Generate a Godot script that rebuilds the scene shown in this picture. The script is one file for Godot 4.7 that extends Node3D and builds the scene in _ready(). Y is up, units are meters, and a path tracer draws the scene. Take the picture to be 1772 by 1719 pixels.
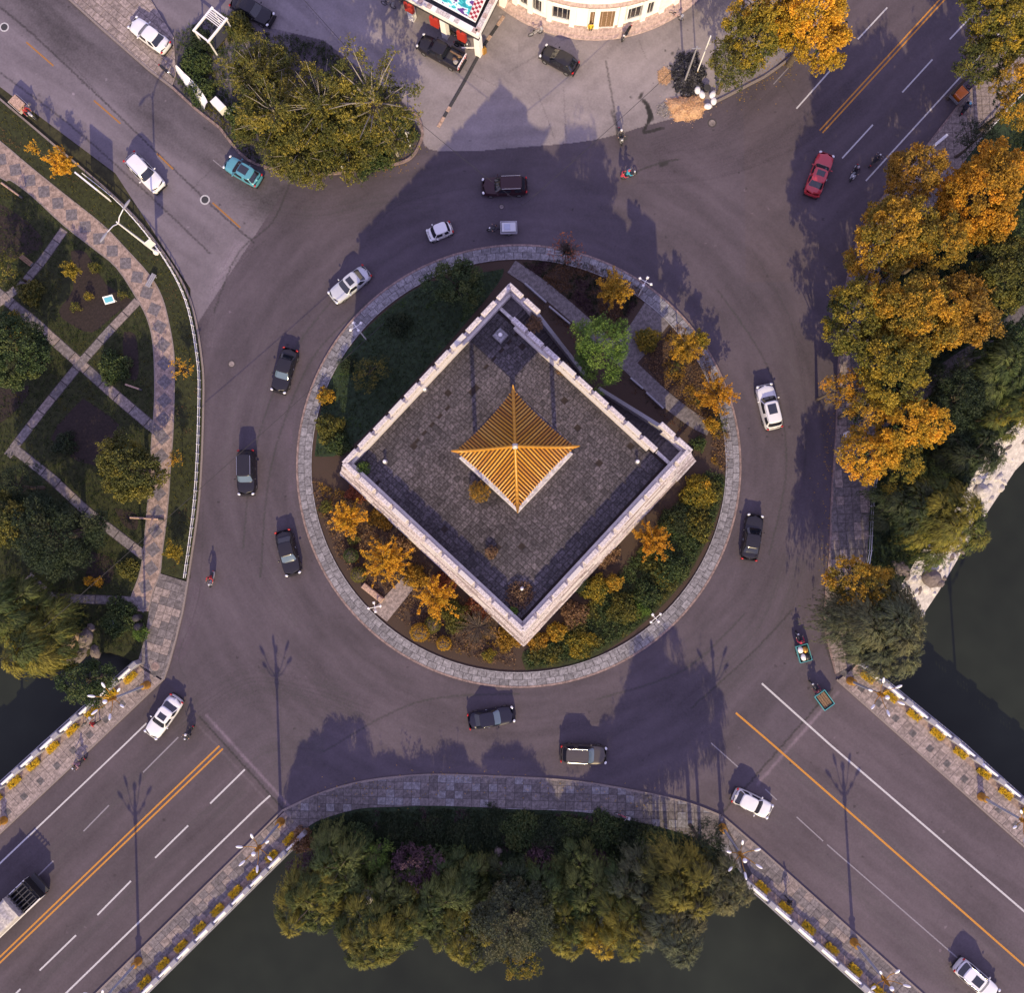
extends Node3D
# A roundabout seen from above: a walled brick platform with a golden-roofed pavilion on a round island, five roads, two bridges, a lake and autumn trees.

const FOCAL := 1528.0      # focal length of the photograph in its own pixels
const CAM_HEIGHT := 90.0
var cam_at := Vector3(1.12, CAM_HEIGHT, 3.83)
var cam_basis := Basis()
var rng := RandomNumberGenerator.new()
var used := {}
var M := {}
var T := {}
var leaf_meshes := {}

# ------------------------------------------------------------------ geometry helpers
class Geo:
	var v := PackedVector3Array()
	var n := PackedVector3Array()
	var uv := PackedVector2Array()
	var planar := 0.0          # side in metres of a texture laid flat on the ground, 0 for none
	func tri(a: Vector3, b: Vector3, c: Vector3) -> void:   # corners run counterclockwise seen from outside
		var q := (b - a).cross(c - a)
		if q.length_squared() < 1e-14:
			return
		q = q.normalized()
		v.append(a); v.append(c); v.append(b)
		n.append(q); n.append(q); n.append(q)
	func tri_n(a: Vector3, b: Vector3, c: Vector3, na: Vector3, nb: Vector3, nc: Vector3) -> void:
		if (b - a).cross(c - a).length_squared() < 1e-16:
			return
		v.append(a); v.append(c); v.append(b)
		n.append(na); n.append(nc); n.append(nb)
	func quad(a: Vector3, b: Vector3, c: Vector3, d: Vector3) -> void:
		tri(a, b, c)
		tri(a, c, d)
	func box(centre: Vector3, size: Vector3, basis := Basis()) -> void:
		var h := size * 0.5
		var p: Array[Vector3] = []
		for k in 8:
			p.append(centre + basis * Vector3(h.x if k & 1 else -h.x, h.y if k & 2 else -h.y, h.z if k & 4 else -h.z))
		quad(p[4], p[5], p[7], p[6])
		quad(p[1], p[0], p[2], p[3])
		quad(p[5], p[1], p[3], p[7])
		quad(p[0], p[4], p[6], p[2])
		quad(p[6], p[7], p[3], p[2])
		quad(p[0], p[1], p[5], p[4])
	func slab(centre: Vector3, size: Vector3, bevel: float, basis := Basis()) -> void:   # a block with a chamfered top edge; centre is the middle of its base
		var lo: Array[Vector3] = []
		var mid: Array[Vector3] = []
		var top: Array[Vector3] = []
		for k in [[-1, -1], [1, -1], [1, 1], [-1, 1]]:
			lo.append(centre + basis * Vector3(k[0] * size.x * 0.5, 0, k[1] * size.z * 0.5))
			mid.append(centre + basis * Vector3(k[0] * size.x * 0.5, size.y - bevel, k[1] * size.z * 0.5))
			top.append(centre + basis * Vector3(k[0] * (size.x * 0.5 - bevel), size.y, k[1] * (size.z * 0.5 - bevel)))
		for k in 4:
			var j := (k + 1) % 4
			quad(lo[j], lo[k], mid[k], mid[j])
			quad(mid[j], mid[k], top[k], top[j])
		quad(top[3], top[2], top[1], top[0])
	func prism(poly: PackedVector2Array, y0: float, y1: float, sides := true) -> void:     # poly holds (x, z)
		var p := poly
		if Geometry2D.is_polygon_clockwise(p):
			p = p.duplicate()
			p.reverse()
		var t := Geometry2D.triangulate_polygon(p)
		for k in range(0, t.size(), 3):
			var a := p[t[k]]
			var b := p[t[k + 1]]
			var c := p[t[k + 2]]
			var A := Vector3(a.x, y1, a.y)
			var B := Vector3(b.x, y1, b.y)
			var C := Vector3(c.x, y1, c.y)
			if (B - A).cross(C - A).y > 0.0:
				tri(A, B, C)
			else:
				tri(A, C, B)
		if sides:
			for k in p.size():
				var a := p[k]
				var b := p[(k + 1) % p.size()]
				quad(Vector3(b.x, y0, b.y), Vector3(a.x, y0, a.y), Vector3(a.x, y1, a.y), Vector3(b.x, y1, b.y))
	func rings(r: Array, closed := true, cap0 := false, cap1 := false) -> void:      # a smooth skin through rings of points
		var m: int = r[0].size()
		var k_n: int = r.size()
		var nn := []
		for i in k_n:
			var row := PackedVector3Array()
			for j in m:
				var jp := (j + 1) % m if closed else mini(j + 1, m - 1)
				var jm := (j + m - 1) % m if closed else maxi(j - 1, 0)
				var du: Vector3 = r[i][jp] - r[i][jm]
				var dv: Vector3 = r[mini(i + 1, k_n - 1)][j] - r[maxi(i - 1, 0)][j]
				row.append(dv.cross(du).normalized())
			nn.append(row)
		for i in k_n - 1:
			for j in (m if closed else m - 1):
				var jp := (j + 1) % m
				var a: Vector3 = r[i][j]
				var b: Vector3 = r[i][jp]
				var c: Vector3 = r[i + 1][jp]
				var d: Vector3 = r[i + 1][j]
				tri_n(a, d, c, nn[i][j], nn[i + 1][j], nn[i + 1][jp])
				tri_n(a, c, b, nn[i][j], nn[i + 1][jp], nn[i][jp])
		for e in 2:
			if (cap0 if e == 0 else cap1):
				var q: PackedVector3Array = r[0 if e == 0 else k_n - 1]
				var mid := Vector3.ZERO
				for p in q:
					mid += p
				mid /= q.size()
				for j in m:
					if e == 0:
						tri(mid, q[j], q[(j + 1) % m])
					else:
						tri(mid, q[(j + 1) % m], q[j])
	func tube(pts: PackedVector3Array, radii: PackedFloat32Array, sides := 6, cap := true) -> void:
		var r := []
		var up := Vector3.UP
		for i in pts.size():
			var d := (pts[mini(i + 1, pts.size() - 1)] - pts[maxi(i - 1, 0)]).normalized()
			if absf(d.dot(up)) > 0.95:
				up = Vector3.RIGHT
			var s := d.cross(up).normalized()
			var t := s.cross(d)
			up = t
			var ring := PackedVector3Array()
			for j in sides:
				var a := TAU * j / sides
				ring.append(pts[i] + (s * cos(a) + t * sin(a)) * radii[i])
			r.append(ring)
		rings(r, true, cap, cap)
	func rod(a: Vector3, b: Vector3, ra: float, rb := -1.0, sides := 6) -> void:
		tube(PackedVector3Array([a, b]), PackedFloat32Array([ra, ra if rb < 0.0 else rb]), sides)
	func ball(centre: Vector3, radii: Vector3, basis := Basis(), seg := 10, rows := 6) -> void:
		var r := []
		for i in rows + 1:
			var t := PI * (0.001 + 0.998 * i / rows)
			var ring := PackedVector3Array()
			for j in seg:
				var a := -TAU * j / seg
				ring.append(centre + basis * (Vector3(sin(t) * cos(a), -cos(t), sin(t) * sin(a)) * radii))
			r.append(ring)
		rings(r)
	func lathe(centre: Vector3, profile: Array, seg := 12) -> void:      # profile of (radius, height) pairs, from below upwards
		var r := []
		for p in profile:
			var ring := PackedVector3Array()
			for j in seg:
				var a := -TAU * j / seg
				ring.append(centre + Vector3(cos(a) * p[0], p[1], sin(a) * p[0]))
			r.append(ring)
		rings(r, true, true, true)
	func sweep(line: PackedVector3Array, left: float, right: float, y0: float, y1: float, closed := false) -> void:   # a band of box section along a line on the ground
		var k_n := line.size()
		var l := PackedVector3Array()
		var r := PackedVector3Array()
		for i in k_n:
			var a := line[(i + k_n - 1) % k_n] if closed else line[maxi(i - 1, 0)]
			var b := line[(i + 1) % k_n] if closed else line[mini(i + 1, k_n - 1)]
			var d := Vector3(b.x - a.x, 0, b.z - a.z).normalized()
			var s := Vector3(-d.z, 0, d.x)
			l.append(line[i] - s * left)
			r.append(line[i] + s * right)
		var up0 := Vector3.UP * y0
		var up1 := Vector3.UP * y1
		for i in (k_n if closed else k_n - 1):
			var j := (i + 1) % k_n
			quad(l[i] + up1, r[i] + up1, r[j] + up1, l[j] + up1)
			quad(r[i] + up0, r[j] + up0, r[j] + up1, r[i] + up1)
			quad(l[j] + up0, l[i] + up0, l[i] + up1, l[j] + up1)
		if not closed:
			quad(l[0] + up0, r[0] + up0, r[0] + up1, l[0] + up1)
			quad(r[k_n - 1] + up0, l[k_n - 1] + up0, l[k_n - 1] + up1, r[k_n - 1] + up1)
	func mesh(m: Material = null) -> ArrayMesh:
		var a := []
		a.resize(Mesh.ARRAY_MAX)
		a[Mesh.ARRAY_VERTEX] = v
		a[Mesh.ARRAY_NORMAL] = n
		if planar > 0.0:
			for p in v:
				uv.append(Vector2(p.x / planar + 0.5, p.z / planar + 0.5))
		if uv.size() == v.size():
			a[Mesh.ARRAY_TEX_UV] = uv
		var out := ArrayMesh.new()
		out.add_surface_from_arrays(Mesh.PRIMITIVE_TRIANGLES, a)
		if m:
			out.surface_set_material(0, m)
		return out

func at(px: float, py: float, h := 0.0) -> Vector3:      # where the ray through a point of the photograph meets the height h
	var d := cam_basis * Vector3((px - 886.0) / FOCAL, -(py - 859.5) / FOCAL, -1.0)
	return cam_at + d * ((h - cam_at.y) / d.y)

func path(flat: Array, h := 0.0) -> PackedVector3Array:
	var out := PackedVector3Array()
	for k in range(0, flat.size(), 2):
		out.append(at(flat[k], flat[k + 1], h))
	return out

func area(flat: Array, h := 0.0) -> PackedVector2Array:
	var out := PackedVector2Array()
	for p in path(flat, h):
		out.append(Vector2(p.x, p.z))
	return out

func flat2(pts: PackedVector3Array) -> PackedVector2Array:
	var out := PackedVector2Array()
	for p in pts:
		out.append(Vector2(p.x, p.z))
	return out

func smooth(pts: PackedVector3Array, sub := 4) -> PackedVector3Array:
	var out := PackedVector3Array()
	for i in pts.size() - 1:
		for k in sub:
			out.append(pts[i].cubic_interpolate(pts[i + 1], pts[maxi(i - 1, 0)], pts[mini(i + 2, pts.size() - 1)], float(k) / sub))
	out.append(pts[pts.size() - 1])
	return out

func walk(pts: PackedVector3Array, step: float) -> Array:      # [point, direction] every step metres
	var out := []
	var rest := 0.0
	for i in pts.size() - 1:
		var d := pts[i + 1] - pts[i]
		var l := d.length()
		while rest < l:
			out.append([pts[i] + d * (rest / l), d / l])
			rest += step
		rest -= l
	return out

# ------------------------------------------------------------------ naming
func numbered(called: String) -> String:
	used[called] = used.get(called, -1) + 1
	return called if used[called] == 0 else "%s_%03d" % [called, used[called]]

func tag(o: Node3D, label := "", category := "", group := "", kind := "") -> Node3D:
	for pair in [["label", label], ["category", category], ["group", group], ["kind", kind]]:
		if pair[1] != "":
			o.set_meta(pair[0], pair[1])
	return o

func thing(called: String, label: String, category: String, where := Vector3.ZERO, turn := 0.0, group := "") -> Node3D:
	var o := Node3D.new()
	o.name = numbered(called)
	add_child(o)
	o.position = where
	o.rotation.y = turn
	tag(o, label, category, group)
	return o

func put(parent: Node3D, called: String, mesh: Mesh, m: Material, xf := Transform3D()) -> MeshInstance3D:
	var o := MeshInstance3D.new()
	o.mesh = mesh
	o.material_override = m
	o.transform = xf
	o.name = numbered(called) if parent == self else called
	parent.add_child(o, true)
	return o

func part(parent: Node3D, called: String, g: Geo, m: Material) -> MeshInstance3D:
	return put(parent, called, g.mesh(), m)

func struct(called: String, g: Geo, m: Material, label: String, category: String) -> MeshInstance3D:
	var o := put(self, called, g.mesh(), m)
	tag(o, label, category, "", "structure")
	return o

func copy(o: Node3D, label: String, where: Vector3, turn: float) -> Node3D:
	var c: Node3D = o.duplicate()
	c.name = numbered(str(o.name).rstrip("0123456789").trim_suffix("_"))
	add_child(c)
	c.position = where
	c.rotation.y = turn
	c.set_meta("label", label)
	return c

func heading(dx: float, dz: float) -> float:      # the turn that points a thing's front, its -z, along (dx, dz)
	return atan2(-dx, -dz)

func swarm(parent: Node3D, called: String, mesh: Mesh, m: Material, where: Array, tints: PackedColorArray) -> MultiMeshInstance3D:
	var mm := MultiMesh.new()
	mm.transform_format = MultiMesh.TRANSFORM_3D
	mm.use_colors = true
	mm.mesh = mesh
	mm.instance_count = where.size()
	var flat := PackedFloat32Array()
	flat.resize(where.size() * 16)
	var k := 0
	for i in where.size():
		var t: Transform3D = where[i]
		var c := tints[i]
		flat[k] = t.basis.x.x; flat[k + 1] = t.basis.y.x; flat[k + 2] = t.basis.z.x; flat[k + 3] = t.origin.x
		flat[k + 4] = t.basis.x.y; flat[k + 5] = t.basis.y.y; flat[k + 6] = t.basis.z.y; flat[k + 7] = t.origin.y
		flat[k + 8] = t.basis.x.z; flat[k + 9] = t.basis.y.z; flat[k + 10] = t.basis.z.z; flat[k + 11] = t.origin.z
		flat[k + 12] = c.r; flat[k + 13] = c.g; flat[k + 14] = c.b; flat[k + 15] = 1.0
		k += 16
	mm.buffer = flat
	var o := MultiMeshInstance3D.new()
	o.multimesh = mm
	o.material_override = m
	o.name = numbered(called) if parent == self else called
	parent.add_child(o, true)
	o.set_meta("kind", "stuff")
	return o

# ------------------------------------------------------------------ materials
func grain(seed_: int, freq: float, weights: Array, lo: float, hi: float, stretch := 1.0) -> ImageTexture:   # a grey multiplier, several octaves laid over each other
	var size := 256
	var layers := []
	for k in weights.size():
		var f := FastNoiseLite.new()
		f.seed = seed_ + k * 17
		f.noise_type = FastNoiseLite.TYPE_SIMPLEX_SMOOTH
		f.frequency = freq * pow(3.0, k)
		f.fractal_octaves = 2
		layers.append(f.get_seamless_image(size, int(size * stretch)).get_data())
	var h := int(size * stretch)
	var out := PackedByteArray()
	out.resize(size * h * 3)
	for i in size * h:
		var s := 0.0
		for k in weights.size():
			s += weights[k] * (layers[k][i] / 255.0 - 0.5)
		var b := int(255.0 * clampf(lo + (hi - lo) * (0.5 + s), 0.0, 1.0))
		out[i * 3] = b; out[i * 3 + 1] = b; out[i * 3 + 2] = b
	return ImageTexture.create_from_image(Image.create_from_data(size, h, false, Image.FORMAT_RGB8, out))

func mk(key: String, r: float, g: float, b: float, tex := "", metres := 4.0, rough := 0.85, metal := 0.0) -> StandardMaterial3D:
	var m := StandardMaterial3D.new()
	m.resource_name = key
	var c := Color(r, g, b)
	if tex != "":
		c = Color(r / 0.75, g / 0.75, b / 0.75)
		m.albedo_texture = T[tex]
		m.uv1_triplanar = true
		m.uv1_world_triplanar = true
		m.uv1_scale = Vector3.ONE / metres
	m.albedo_color = c.linear_to_srgb()
	m.roughness = rough
	m.metallic = metal
	M[key] = m
	return m

func tinted(key: String, through := 0.3) -> StandardMaterial3D:      # foliage: the copies carry the colour
	var m := StandardMaterial3D.new()
	m.resource_name = key
	m.vertex_color_use_as_albedo = true
	m.roughness = 0.7
	m.backlight_enabled = true
	m.backlight = Color(through, through, through).linear_to_srgb()
	M[key] = m
	return m

func materials() -> void:
	T.fine = grain(3, 0.06, [0.5, 0.6], 0.62, 0.9)
	T.blotch = grain(11, 0.012, [0.6, 0.4, 0.35], 0.56, 0.94)
	T.stain = grain(29, 0.02, [0.55, 0.4, 0.4], 0.5, 1.0)
	T.speck = grain(41, 0.15, [0.9, 0.6], 0.45, 1.05)
	T.mottle = grain(57, 0.03, [0.7, 0.7, 0.6], 0.25, 1.2)
	mk("ground", 0.05, 0.05, 0.02, "stain", 5.0, 0.95)
	T.murk = grain(91, 0.008, [0.5, 0.4, 0.3], 0.62, 0.88)
	var wm := mk("water", 0.028, 0.035, 0.024, "murk", 70.0, 0.16)
	wm.metallic_specular = 0.3
	mk("lawn", 0.038, 0.046, 0.013, "stain", 3.0, 0.95)
	mk("lawn_dark", 0.032, 0.060, 0.026, "stain", 3.0, 0.95)
	mk("soil", 0.036, 0.025, 0.022, "stain", 1.6, 0.95)
	mk("mulch", 0.080, 0.052, 0.038, "speck", 2.0, 0.95)
	mk("concrete", 0.32, 0.275, 0.27, "stain", 6.0, 0.9)
	mk("kerb", 0.33, 0.28, 0.26, "fine", 3.0, 0.85)
	mk("kerb_pink", 0.34, 0.25, 0.23, "stain", 3.0, 0.85)
	mk("mortar", 0.085, 0.075, 0.08, "fine", 3.0, 0.95)
	mk("peach", 0.43, 0.325, 0.275, "stain", 3.2, 0.9)
	mk("diamond", 0.215, 0.195, 0.21, "stain", 2.1, 0.9)
	for k in 4:
		var f: float = [0.8, 0.95, 1.08, 1.25][k]
		mk("granite%d" % k, 0.29 * f, 0.285 * f, 0.31 * f, "stain", 2.2, 0.8)
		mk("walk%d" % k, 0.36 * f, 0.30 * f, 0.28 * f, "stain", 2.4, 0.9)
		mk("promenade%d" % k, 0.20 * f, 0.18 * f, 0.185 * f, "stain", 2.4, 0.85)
	for k in 8:
		var d: float = 0.50 + 0.14 * k
		mk("deck%d" % k, 0.108 * d, 0.094 * d, 0.104 * d, "mottle", 2.3, 0.9)
	mk("walk_dark", 0.15, 0.14, 0.145, "stain", 2.4, 0.9)
	mk("brick_wall", 0.74, 0.66, 0.65, "stain", 1.7, 0.9)
	mk("brick_worn", 0.46, 0.39, 0.37, "stain", 1.2, 0.9)
	mk("brick_cap", 0.80, 0.74, 0.73, "stain", 1.3, 0.85)
	mk("coping", 0.86, 0.82, 0.77, "fine", 2.0, 0.85)
	mk("marble", 0.80, 0.77, 0.75, "stain", 2.2, 0.6)
	mk("stair", 0.12, 0.105, 0.115, "stain", 2.0, 0.9)
	mk("roof_tile", 0.70, 0.33, 0.026, "stain", 0.9, 0.36)
	mk("roof_tile_old", 0.58, 0.25, 0.022, "stain", 0.7, 0.5)
	mk("roof_tile_pale", 0.78, 0.42, 0.06, "stain", 0.8, 0.32)
	mk("roof_base", 0.12, 0.045, 0.010, "fine", 1.0, 0.6)
	mk("red_paint", 0.42, 0.035, 0.022, "", 1.0, 0.5)
	mk("white_paint", 0.88, 0.88, 0.88, "", 1.0, 0.45)
	mk("rail_white", 0.86, 0.86, 0.86, "", 2.0, 0.5)
	mk("post_grey", 0.42, 0.42, 0.47, "fine", 2.0, 0.6)
	mk("line_white", 0.72, 0.72, 0.74, "speck", 2.5, 0.75)
	mk("line_faint", 0.34, 0.32, 0.36, "speck", 2.5, 0.8)
	mk("line_orange", 0.74, 0.33, 0.045, "speck", 2.5, 0.75)
	mk("line_orange_old", 0.48, 0.23, 0.06, "speck", 2.0, 0.8)
	mk("lamp_pole", 0.42, 0.47, 0.58, "", 1.0, 0.35, 0.3)
	mk("lamp_gold", 0.50, 0.27, 0.05, "", 1.0, 0.35, 0.5)
	mk("lamp_glass", 0.85, 0.86, 0.87, "", 1.0, 0.25)
	mk("steel", 0.55, 0.57, 0.60, "", 1.0, 0.35, 0.6)
	mk("iron", 0.08, 0.08, 0.085, "fine", 0.7, 0.7, 0.3)
	mk("bark", 0.14, 0.11, 0.085, "stain", 1.0, 0.95)
	mk("bark_pale", 0.42, 0.38, 0.33, "stain", 1.0, 0.95)
	mk("bark_red", 0.16, 0.06, 0.045, "stain", 1.0, 0.95)
	mk("rock", 0.24, 0.20, 0.19, "stain", 2.0, 0.95)
	mk("rock_white", 0.70, 0.66, 0.62, "stain", 3.0, 0.9)
	mk("plaster", 0.90, 0.89, 0.88, "", 3.0, 0.8)
	mk("plaster_pink", 0.66, 0.50, 0.46, "stain", 2.0, 0.85)
	mk("dark_roof", 0.05, 0.047, 0.05, "stain", 2.0, 0.9)
	mk("tyre", 0.022, 0.022, 0.024, "", 1.0, 0.85)
	mk("rim", 0.45, 0.46, 0.48, "", 1.0, 0.3, 0.8)
	mk("black_trim", 0.018, 0.018, 0.02, "", 1.0, 0.45)
	mk("chrome", 0.75, 0.76, 0.78, "", 1.0, 0.18, 0.9)
	mk("headlight", 0.80, 0.82, 0.85, "", 1.0, 0.12, 0.2)
	mk("tail_light", 0.45, 0.012, 0.015, "", 1.0, 0.2)
	mk("sand", 0.78, 0.50, 0.28, "stain", 1.3, 0.95)
	mk("coal", 0.045, 0.042, 0.055, "stain", 1.0, 0.7)
	mk("tarp", 0.58, 0.55, 0.53, "stain", 1.8, 0.8)
	mk("cable", 0.03, 0.03, 0.035, "", 1.0, 0.6)
	mk("wood", 0.30, 0.19, 0.11, "stain", 1.0, 0.85)
	mk("stone_pink", 0.62, 0.43, 0.33, "stain", 1.4, 0.85)
	mk("hole_dark", 0.03, 0.028, 0.03, "", 1.0, 0.9)
	mk("skin", 0.42, 0.24, 0.16, "", 1.0, 0.6)
	mk("hair", 0.015, 0.012, 0.011, "", 1.0, 0.6)
	var glass := mk("glass", 0.012, 0.015, 0.022, "", 1.0, 0.06)
	glass.metallic_specular = 0.75
	var pale := mk("glass_pale", 0.10, 0.15, 0.20, "", 1.0, 0.05)
	pale.metallic_specular = 0.95
	tinted("leaves", 0.32)
	tinted("needles", 0.22)
	tinted("petals", 0.3)
	tinted("tone", 0.0)
	var dt := tinted("deck_tone", 0.0)
	dt.albedo_texture = T.mottle
	dt.albedo_color = Color(1.33, 1.33, 1.33).linear_to_srgb()
	dt.uv1_triplanar = true
	dt.uv1_world_triplanar = true
	dt.uv1_scale = Vector3.ONE / 2.3

func paint(key: String, r: float, g: float, b: float, metal := 0.0) -> StandardMaterial3D:
	if M.has(key):
		return M[key]
	var m := mk(key, r, g, b, "", 1.0, 0.32, metal)
	m.clearcoat_enabled = true
	m.clearcoat = 0.8 if r + g + b > 0.3 else 0.35
	m.metallic_specular = 0.5 if r + g + b > 0.3 else 0.35
	m.clearcoat_roughness = 0.06
	return m

# ------------------------------------------------------------------ ground, roads and pavements
const ROAD_SIDE := 120.0
var island := Vector3.ZERO
var island_r := 22.7
var paved := 0

func half(p: Vector2, a: Vector2, b: Vector2) -> float:      # signed distance from the line a-b, positive on its right-hand side on the map
	var d := (b - a).normalized()
	return (p - a).x * -d.y + (p - a).y * d.x

func road_picture() -> ImageTexture:      # the asphalt's own colour: tone of each surfacing, tyre wear that follows the traffic, joints and cracks
	var size := 1280
	var layers := []
	for k in 4:
		var f := FastNoiseLite.new()
		f.seed = 70 + k
		f.noise_type = FastNoiseLite.TYPE_SIMPLEX_SMOOTH
		f.frequency = [0.035, 0.012, 0.35, 0.09][k]
		f.fractal_octaves = [3, 4, 2, 3][k]
		layers.append(f.get_seamless_image(512, 512).get_data())
	var streak: PackedByteArray = layers[0]
	var blot: PackedByteArray = layers[1]
	var fine: PackedByteArray = layers[2]
	var mid: PackedByteArray = layers[3]
	var lut := PackedByteArray()
	for k in 1025:
		lut.append(int(255.0 * Color(k / 1024.0, 0, 0).linear_to_srgb().r))
	var nw0 := Vector2(at(500, 318).x, at(500, 318).z)
	var nw1 := Vector2(at(352, 545).x, at(352, 545).z)
	var sw0 := Vector2(at(345, 1240).x, at(345, 1240).z)
	var sw1 := Vector2(at(490, 1400).x, at(490, 1400).z)
	var se0 := Vector2(at(1298, 1352).x, at(1298, 1352).z)
	var se1 := Vector2(at(1440, 1190).x, at(1440, 1190).z)
	var c0 := Vector2(island.x, island.z)
	var arms := [Vector2(0.74, -0.67), Vector2(0.79, 0.62), Vector2(-0.71, 0.70), Vector2(-0.80, -0.60)]
	var out := PackedByteArray()
	out.resize(size * size * 3)
	var per := ROAD_SIDE / size
	var plaza_poly := flat2(smooth(path([730, 229, 742, 258, 810, 262, 880, 257, 1025, 243, 1120, 217, 1200, 195, 1262, 165, 1332, 127]), 4))
	plaza_poly.append_array(area([1480, -30, 1560, -120, 380, -120, 430, 40, 560, 70, 700, 180]))
	var i := 0
	for y in size:
		var z := (y + 0.5) * per - ROAD_SIDE * 0.5
		for x in size:
			var p := Vector2((x + 0.5) * per - ROAD_SIDE * 0.5, z)
			var d := p - c0
			var r := d.length()
			var ring := clampf((43.0 - r) / 9.0, 0.0, 1.0)
			var s := 0.0
			if ring > 0.0:
				var a := atan2(d.y, d.x) + PI
				s += ring * streak[(int(r * 13.0) & 511) + 512 * (int(a * 81.5) & 511)]
			if ring < 1.0:
				var arm: Vector2 = arms[(0 if d.y < 0.0 else 1) if d.x > 0.0 else (3 if d.y < 0.0 else 2)]
				s += (1.0 - ring) * streak[(int(d.dot(Vector2(-arm.y, arm.x)) * 13.0 + 4000.0) & 511) + 512 * (int(d.dot(arm) * 2.2 + 4000.0) & 511)]
			var k := 1.0 + 0.46 * (s / 255.0 - 0.5) + 0.30 * (blot[((x >> 1) & 511) + 512 * ((y >> 1) & 511)] / 255.0 - 0.5) + 0.30 * (fine[(x & 511) + 512 * (y & 511)] / 255.0 - 0.5) + 0.16 * (mid[((x + 99) & 511) + 512 * ((y + 37) & 511)] / 255.0 - 0.5)
			var cr := 0.083
			var cg := 0.069
			var cb := 0.085
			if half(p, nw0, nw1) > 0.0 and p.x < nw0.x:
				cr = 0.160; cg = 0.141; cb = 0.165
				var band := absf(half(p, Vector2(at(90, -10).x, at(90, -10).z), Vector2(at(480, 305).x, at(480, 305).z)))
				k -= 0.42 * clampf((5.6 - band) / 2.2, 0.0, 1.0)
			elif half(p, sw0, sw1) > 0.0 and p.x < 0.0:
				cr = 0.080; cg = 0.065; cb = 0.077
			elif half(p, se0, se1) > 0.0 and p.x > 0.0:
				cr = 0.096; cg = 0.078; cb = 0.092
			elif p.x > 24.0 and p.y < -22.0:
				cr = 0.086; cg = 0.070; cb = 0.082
			if z < -28.0 and x > 250 and Geometry2D.is_point_in_polygon(p, plaza_poly):
				cr = 0.240; cg = 0.215; cb = 0.225
				k += 0.35 * (blot[((x + 200) & 511) + 512 * ((y + 77) & 511)] / 255.0 - 0.5)
			out[i] = lut[int(1024.0 * clampf(cr * k, 0.0, 1.0))]
			out[i + 1] = lut[int(1024.0 * clampf(cg * k, 0.0, 1.0))]
			out[i + 2] = lut[int(1024.0 * clampf(cb * k, 0.0, 1.0))]
			i += 3
	# joints between pours, cracks and patches: [width in texels, share of the tone that stays, points in the photograph]
	var lines := [
		[4, 0.45, [1110, 172, 1118, 180, 1123, 196, 1119, 210]], [3, 0.4, [1116, 184, 1124, 200, 1116, 218, 1112, 226]], [5, 0.5, [1120, 190, 1124, 204]], [3, 0.45, [1112, 228, 1126, 225, 1146, 220]], [3, 0.5, [1110, 160, 1104, 170]], [4, 0.6, [1140, 284, 1152, 279]], [2, 0.5, [1090, 167, 1092, 169]], [2, 0.5, [1150, 86, 1152, 88]], [3, 0.5, [1161, 90, 1163, 91]], [6, 0.8, [1068, 225, 1072, 236, 1078, 232]],
		[2, 0.66, [1047, 105, 1058, 165, 1068, 228]], [1, 0.7, [960, 240, 945, 200, 930, 160]], [1, 0.7, [980, 245, 975, 150]], [1, 0.72, [755, 95, 800, 118, 860, 150]], [1, 0.75, [1105, 70, 1120, 105]], [1, 0.72, [880, 125, 990, 60]], [1, 0.7, [945, 20, 862, 26]], [3, 0.8, [1056, 190, 1064, 215, 1068, 235]], [1, 0.7, [530, 10, 590, 78]], [1, 0.75, [703, 20, 704, 180]],
		[2, 0.62, [0, 12, 60, 62, 190, 185, 355, 345, 440, 420]], [2, 0.7, [0, 125, 120, 215, 250, 330, 365, 440]], [1, 0.7, [190, 185, 110, 92]], [1, 0.7, [330, 330, 370, 290]],
		[1, 0.72, [390, 300, 470, 250]], [2, 0.72, [370, 540, 410, 440, 470, 385, 500, 318]], [1, 0.72, [375, 480, 440, 425]], [1, 0.75, [365, 500, 460, 415]],
		[2, 0.6, [345, 1240, 490, 1400]], [4, 1.16, [354, 1235, 502, 1397]], [3, 1.1, [336, 1247, 480, 1406]], [2, 0.6, [1440, 1190, 1298, 1352]], [4, 1.14, [1448, 1195, 1306, 1357]], [2, 0.65, [1298, 1352, 1250, 1405]],
		[2, 0.72, [1195, 1225, 1300, 1130, 1372, 1052]], [1, 0.75, [325, 1180, 310, 1135, 345, 1030, 352, 870]], [2, 0.72, [1445, 1165, 1422, 1090, 1430, 1010]],
		[2, 0.8, [560, 1300, 720, 1215, 900, 1200]], [2, 0.8, [1030, 1210, 1180, 1160, 1290, 1060]], [1, 0.75, [490, 1398, 486, 1250, 480, 1100]], [1, 0.78, [640, 400, 700, 350, 840, 320]],
		[2, 0.7, [1090, 300, 1140, 282, 1175, 275]], [1, 0.72, [1340, 120, 1378, 180, 1400, 200]], [1, 0.8, [1390, 860, 1395, 700, 1370, 560, 1300, 430]], [2, 0.8, [450, 1000, 470, 800, 540, 620, 640, 520]],
		[2, 0.84, [420, 950, 440, 780, 500, 620, 590, 500]], [2, 0.84, [1240, 500, 1330, 640, 1360, 800, 1330, 960]],
	]
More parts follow.
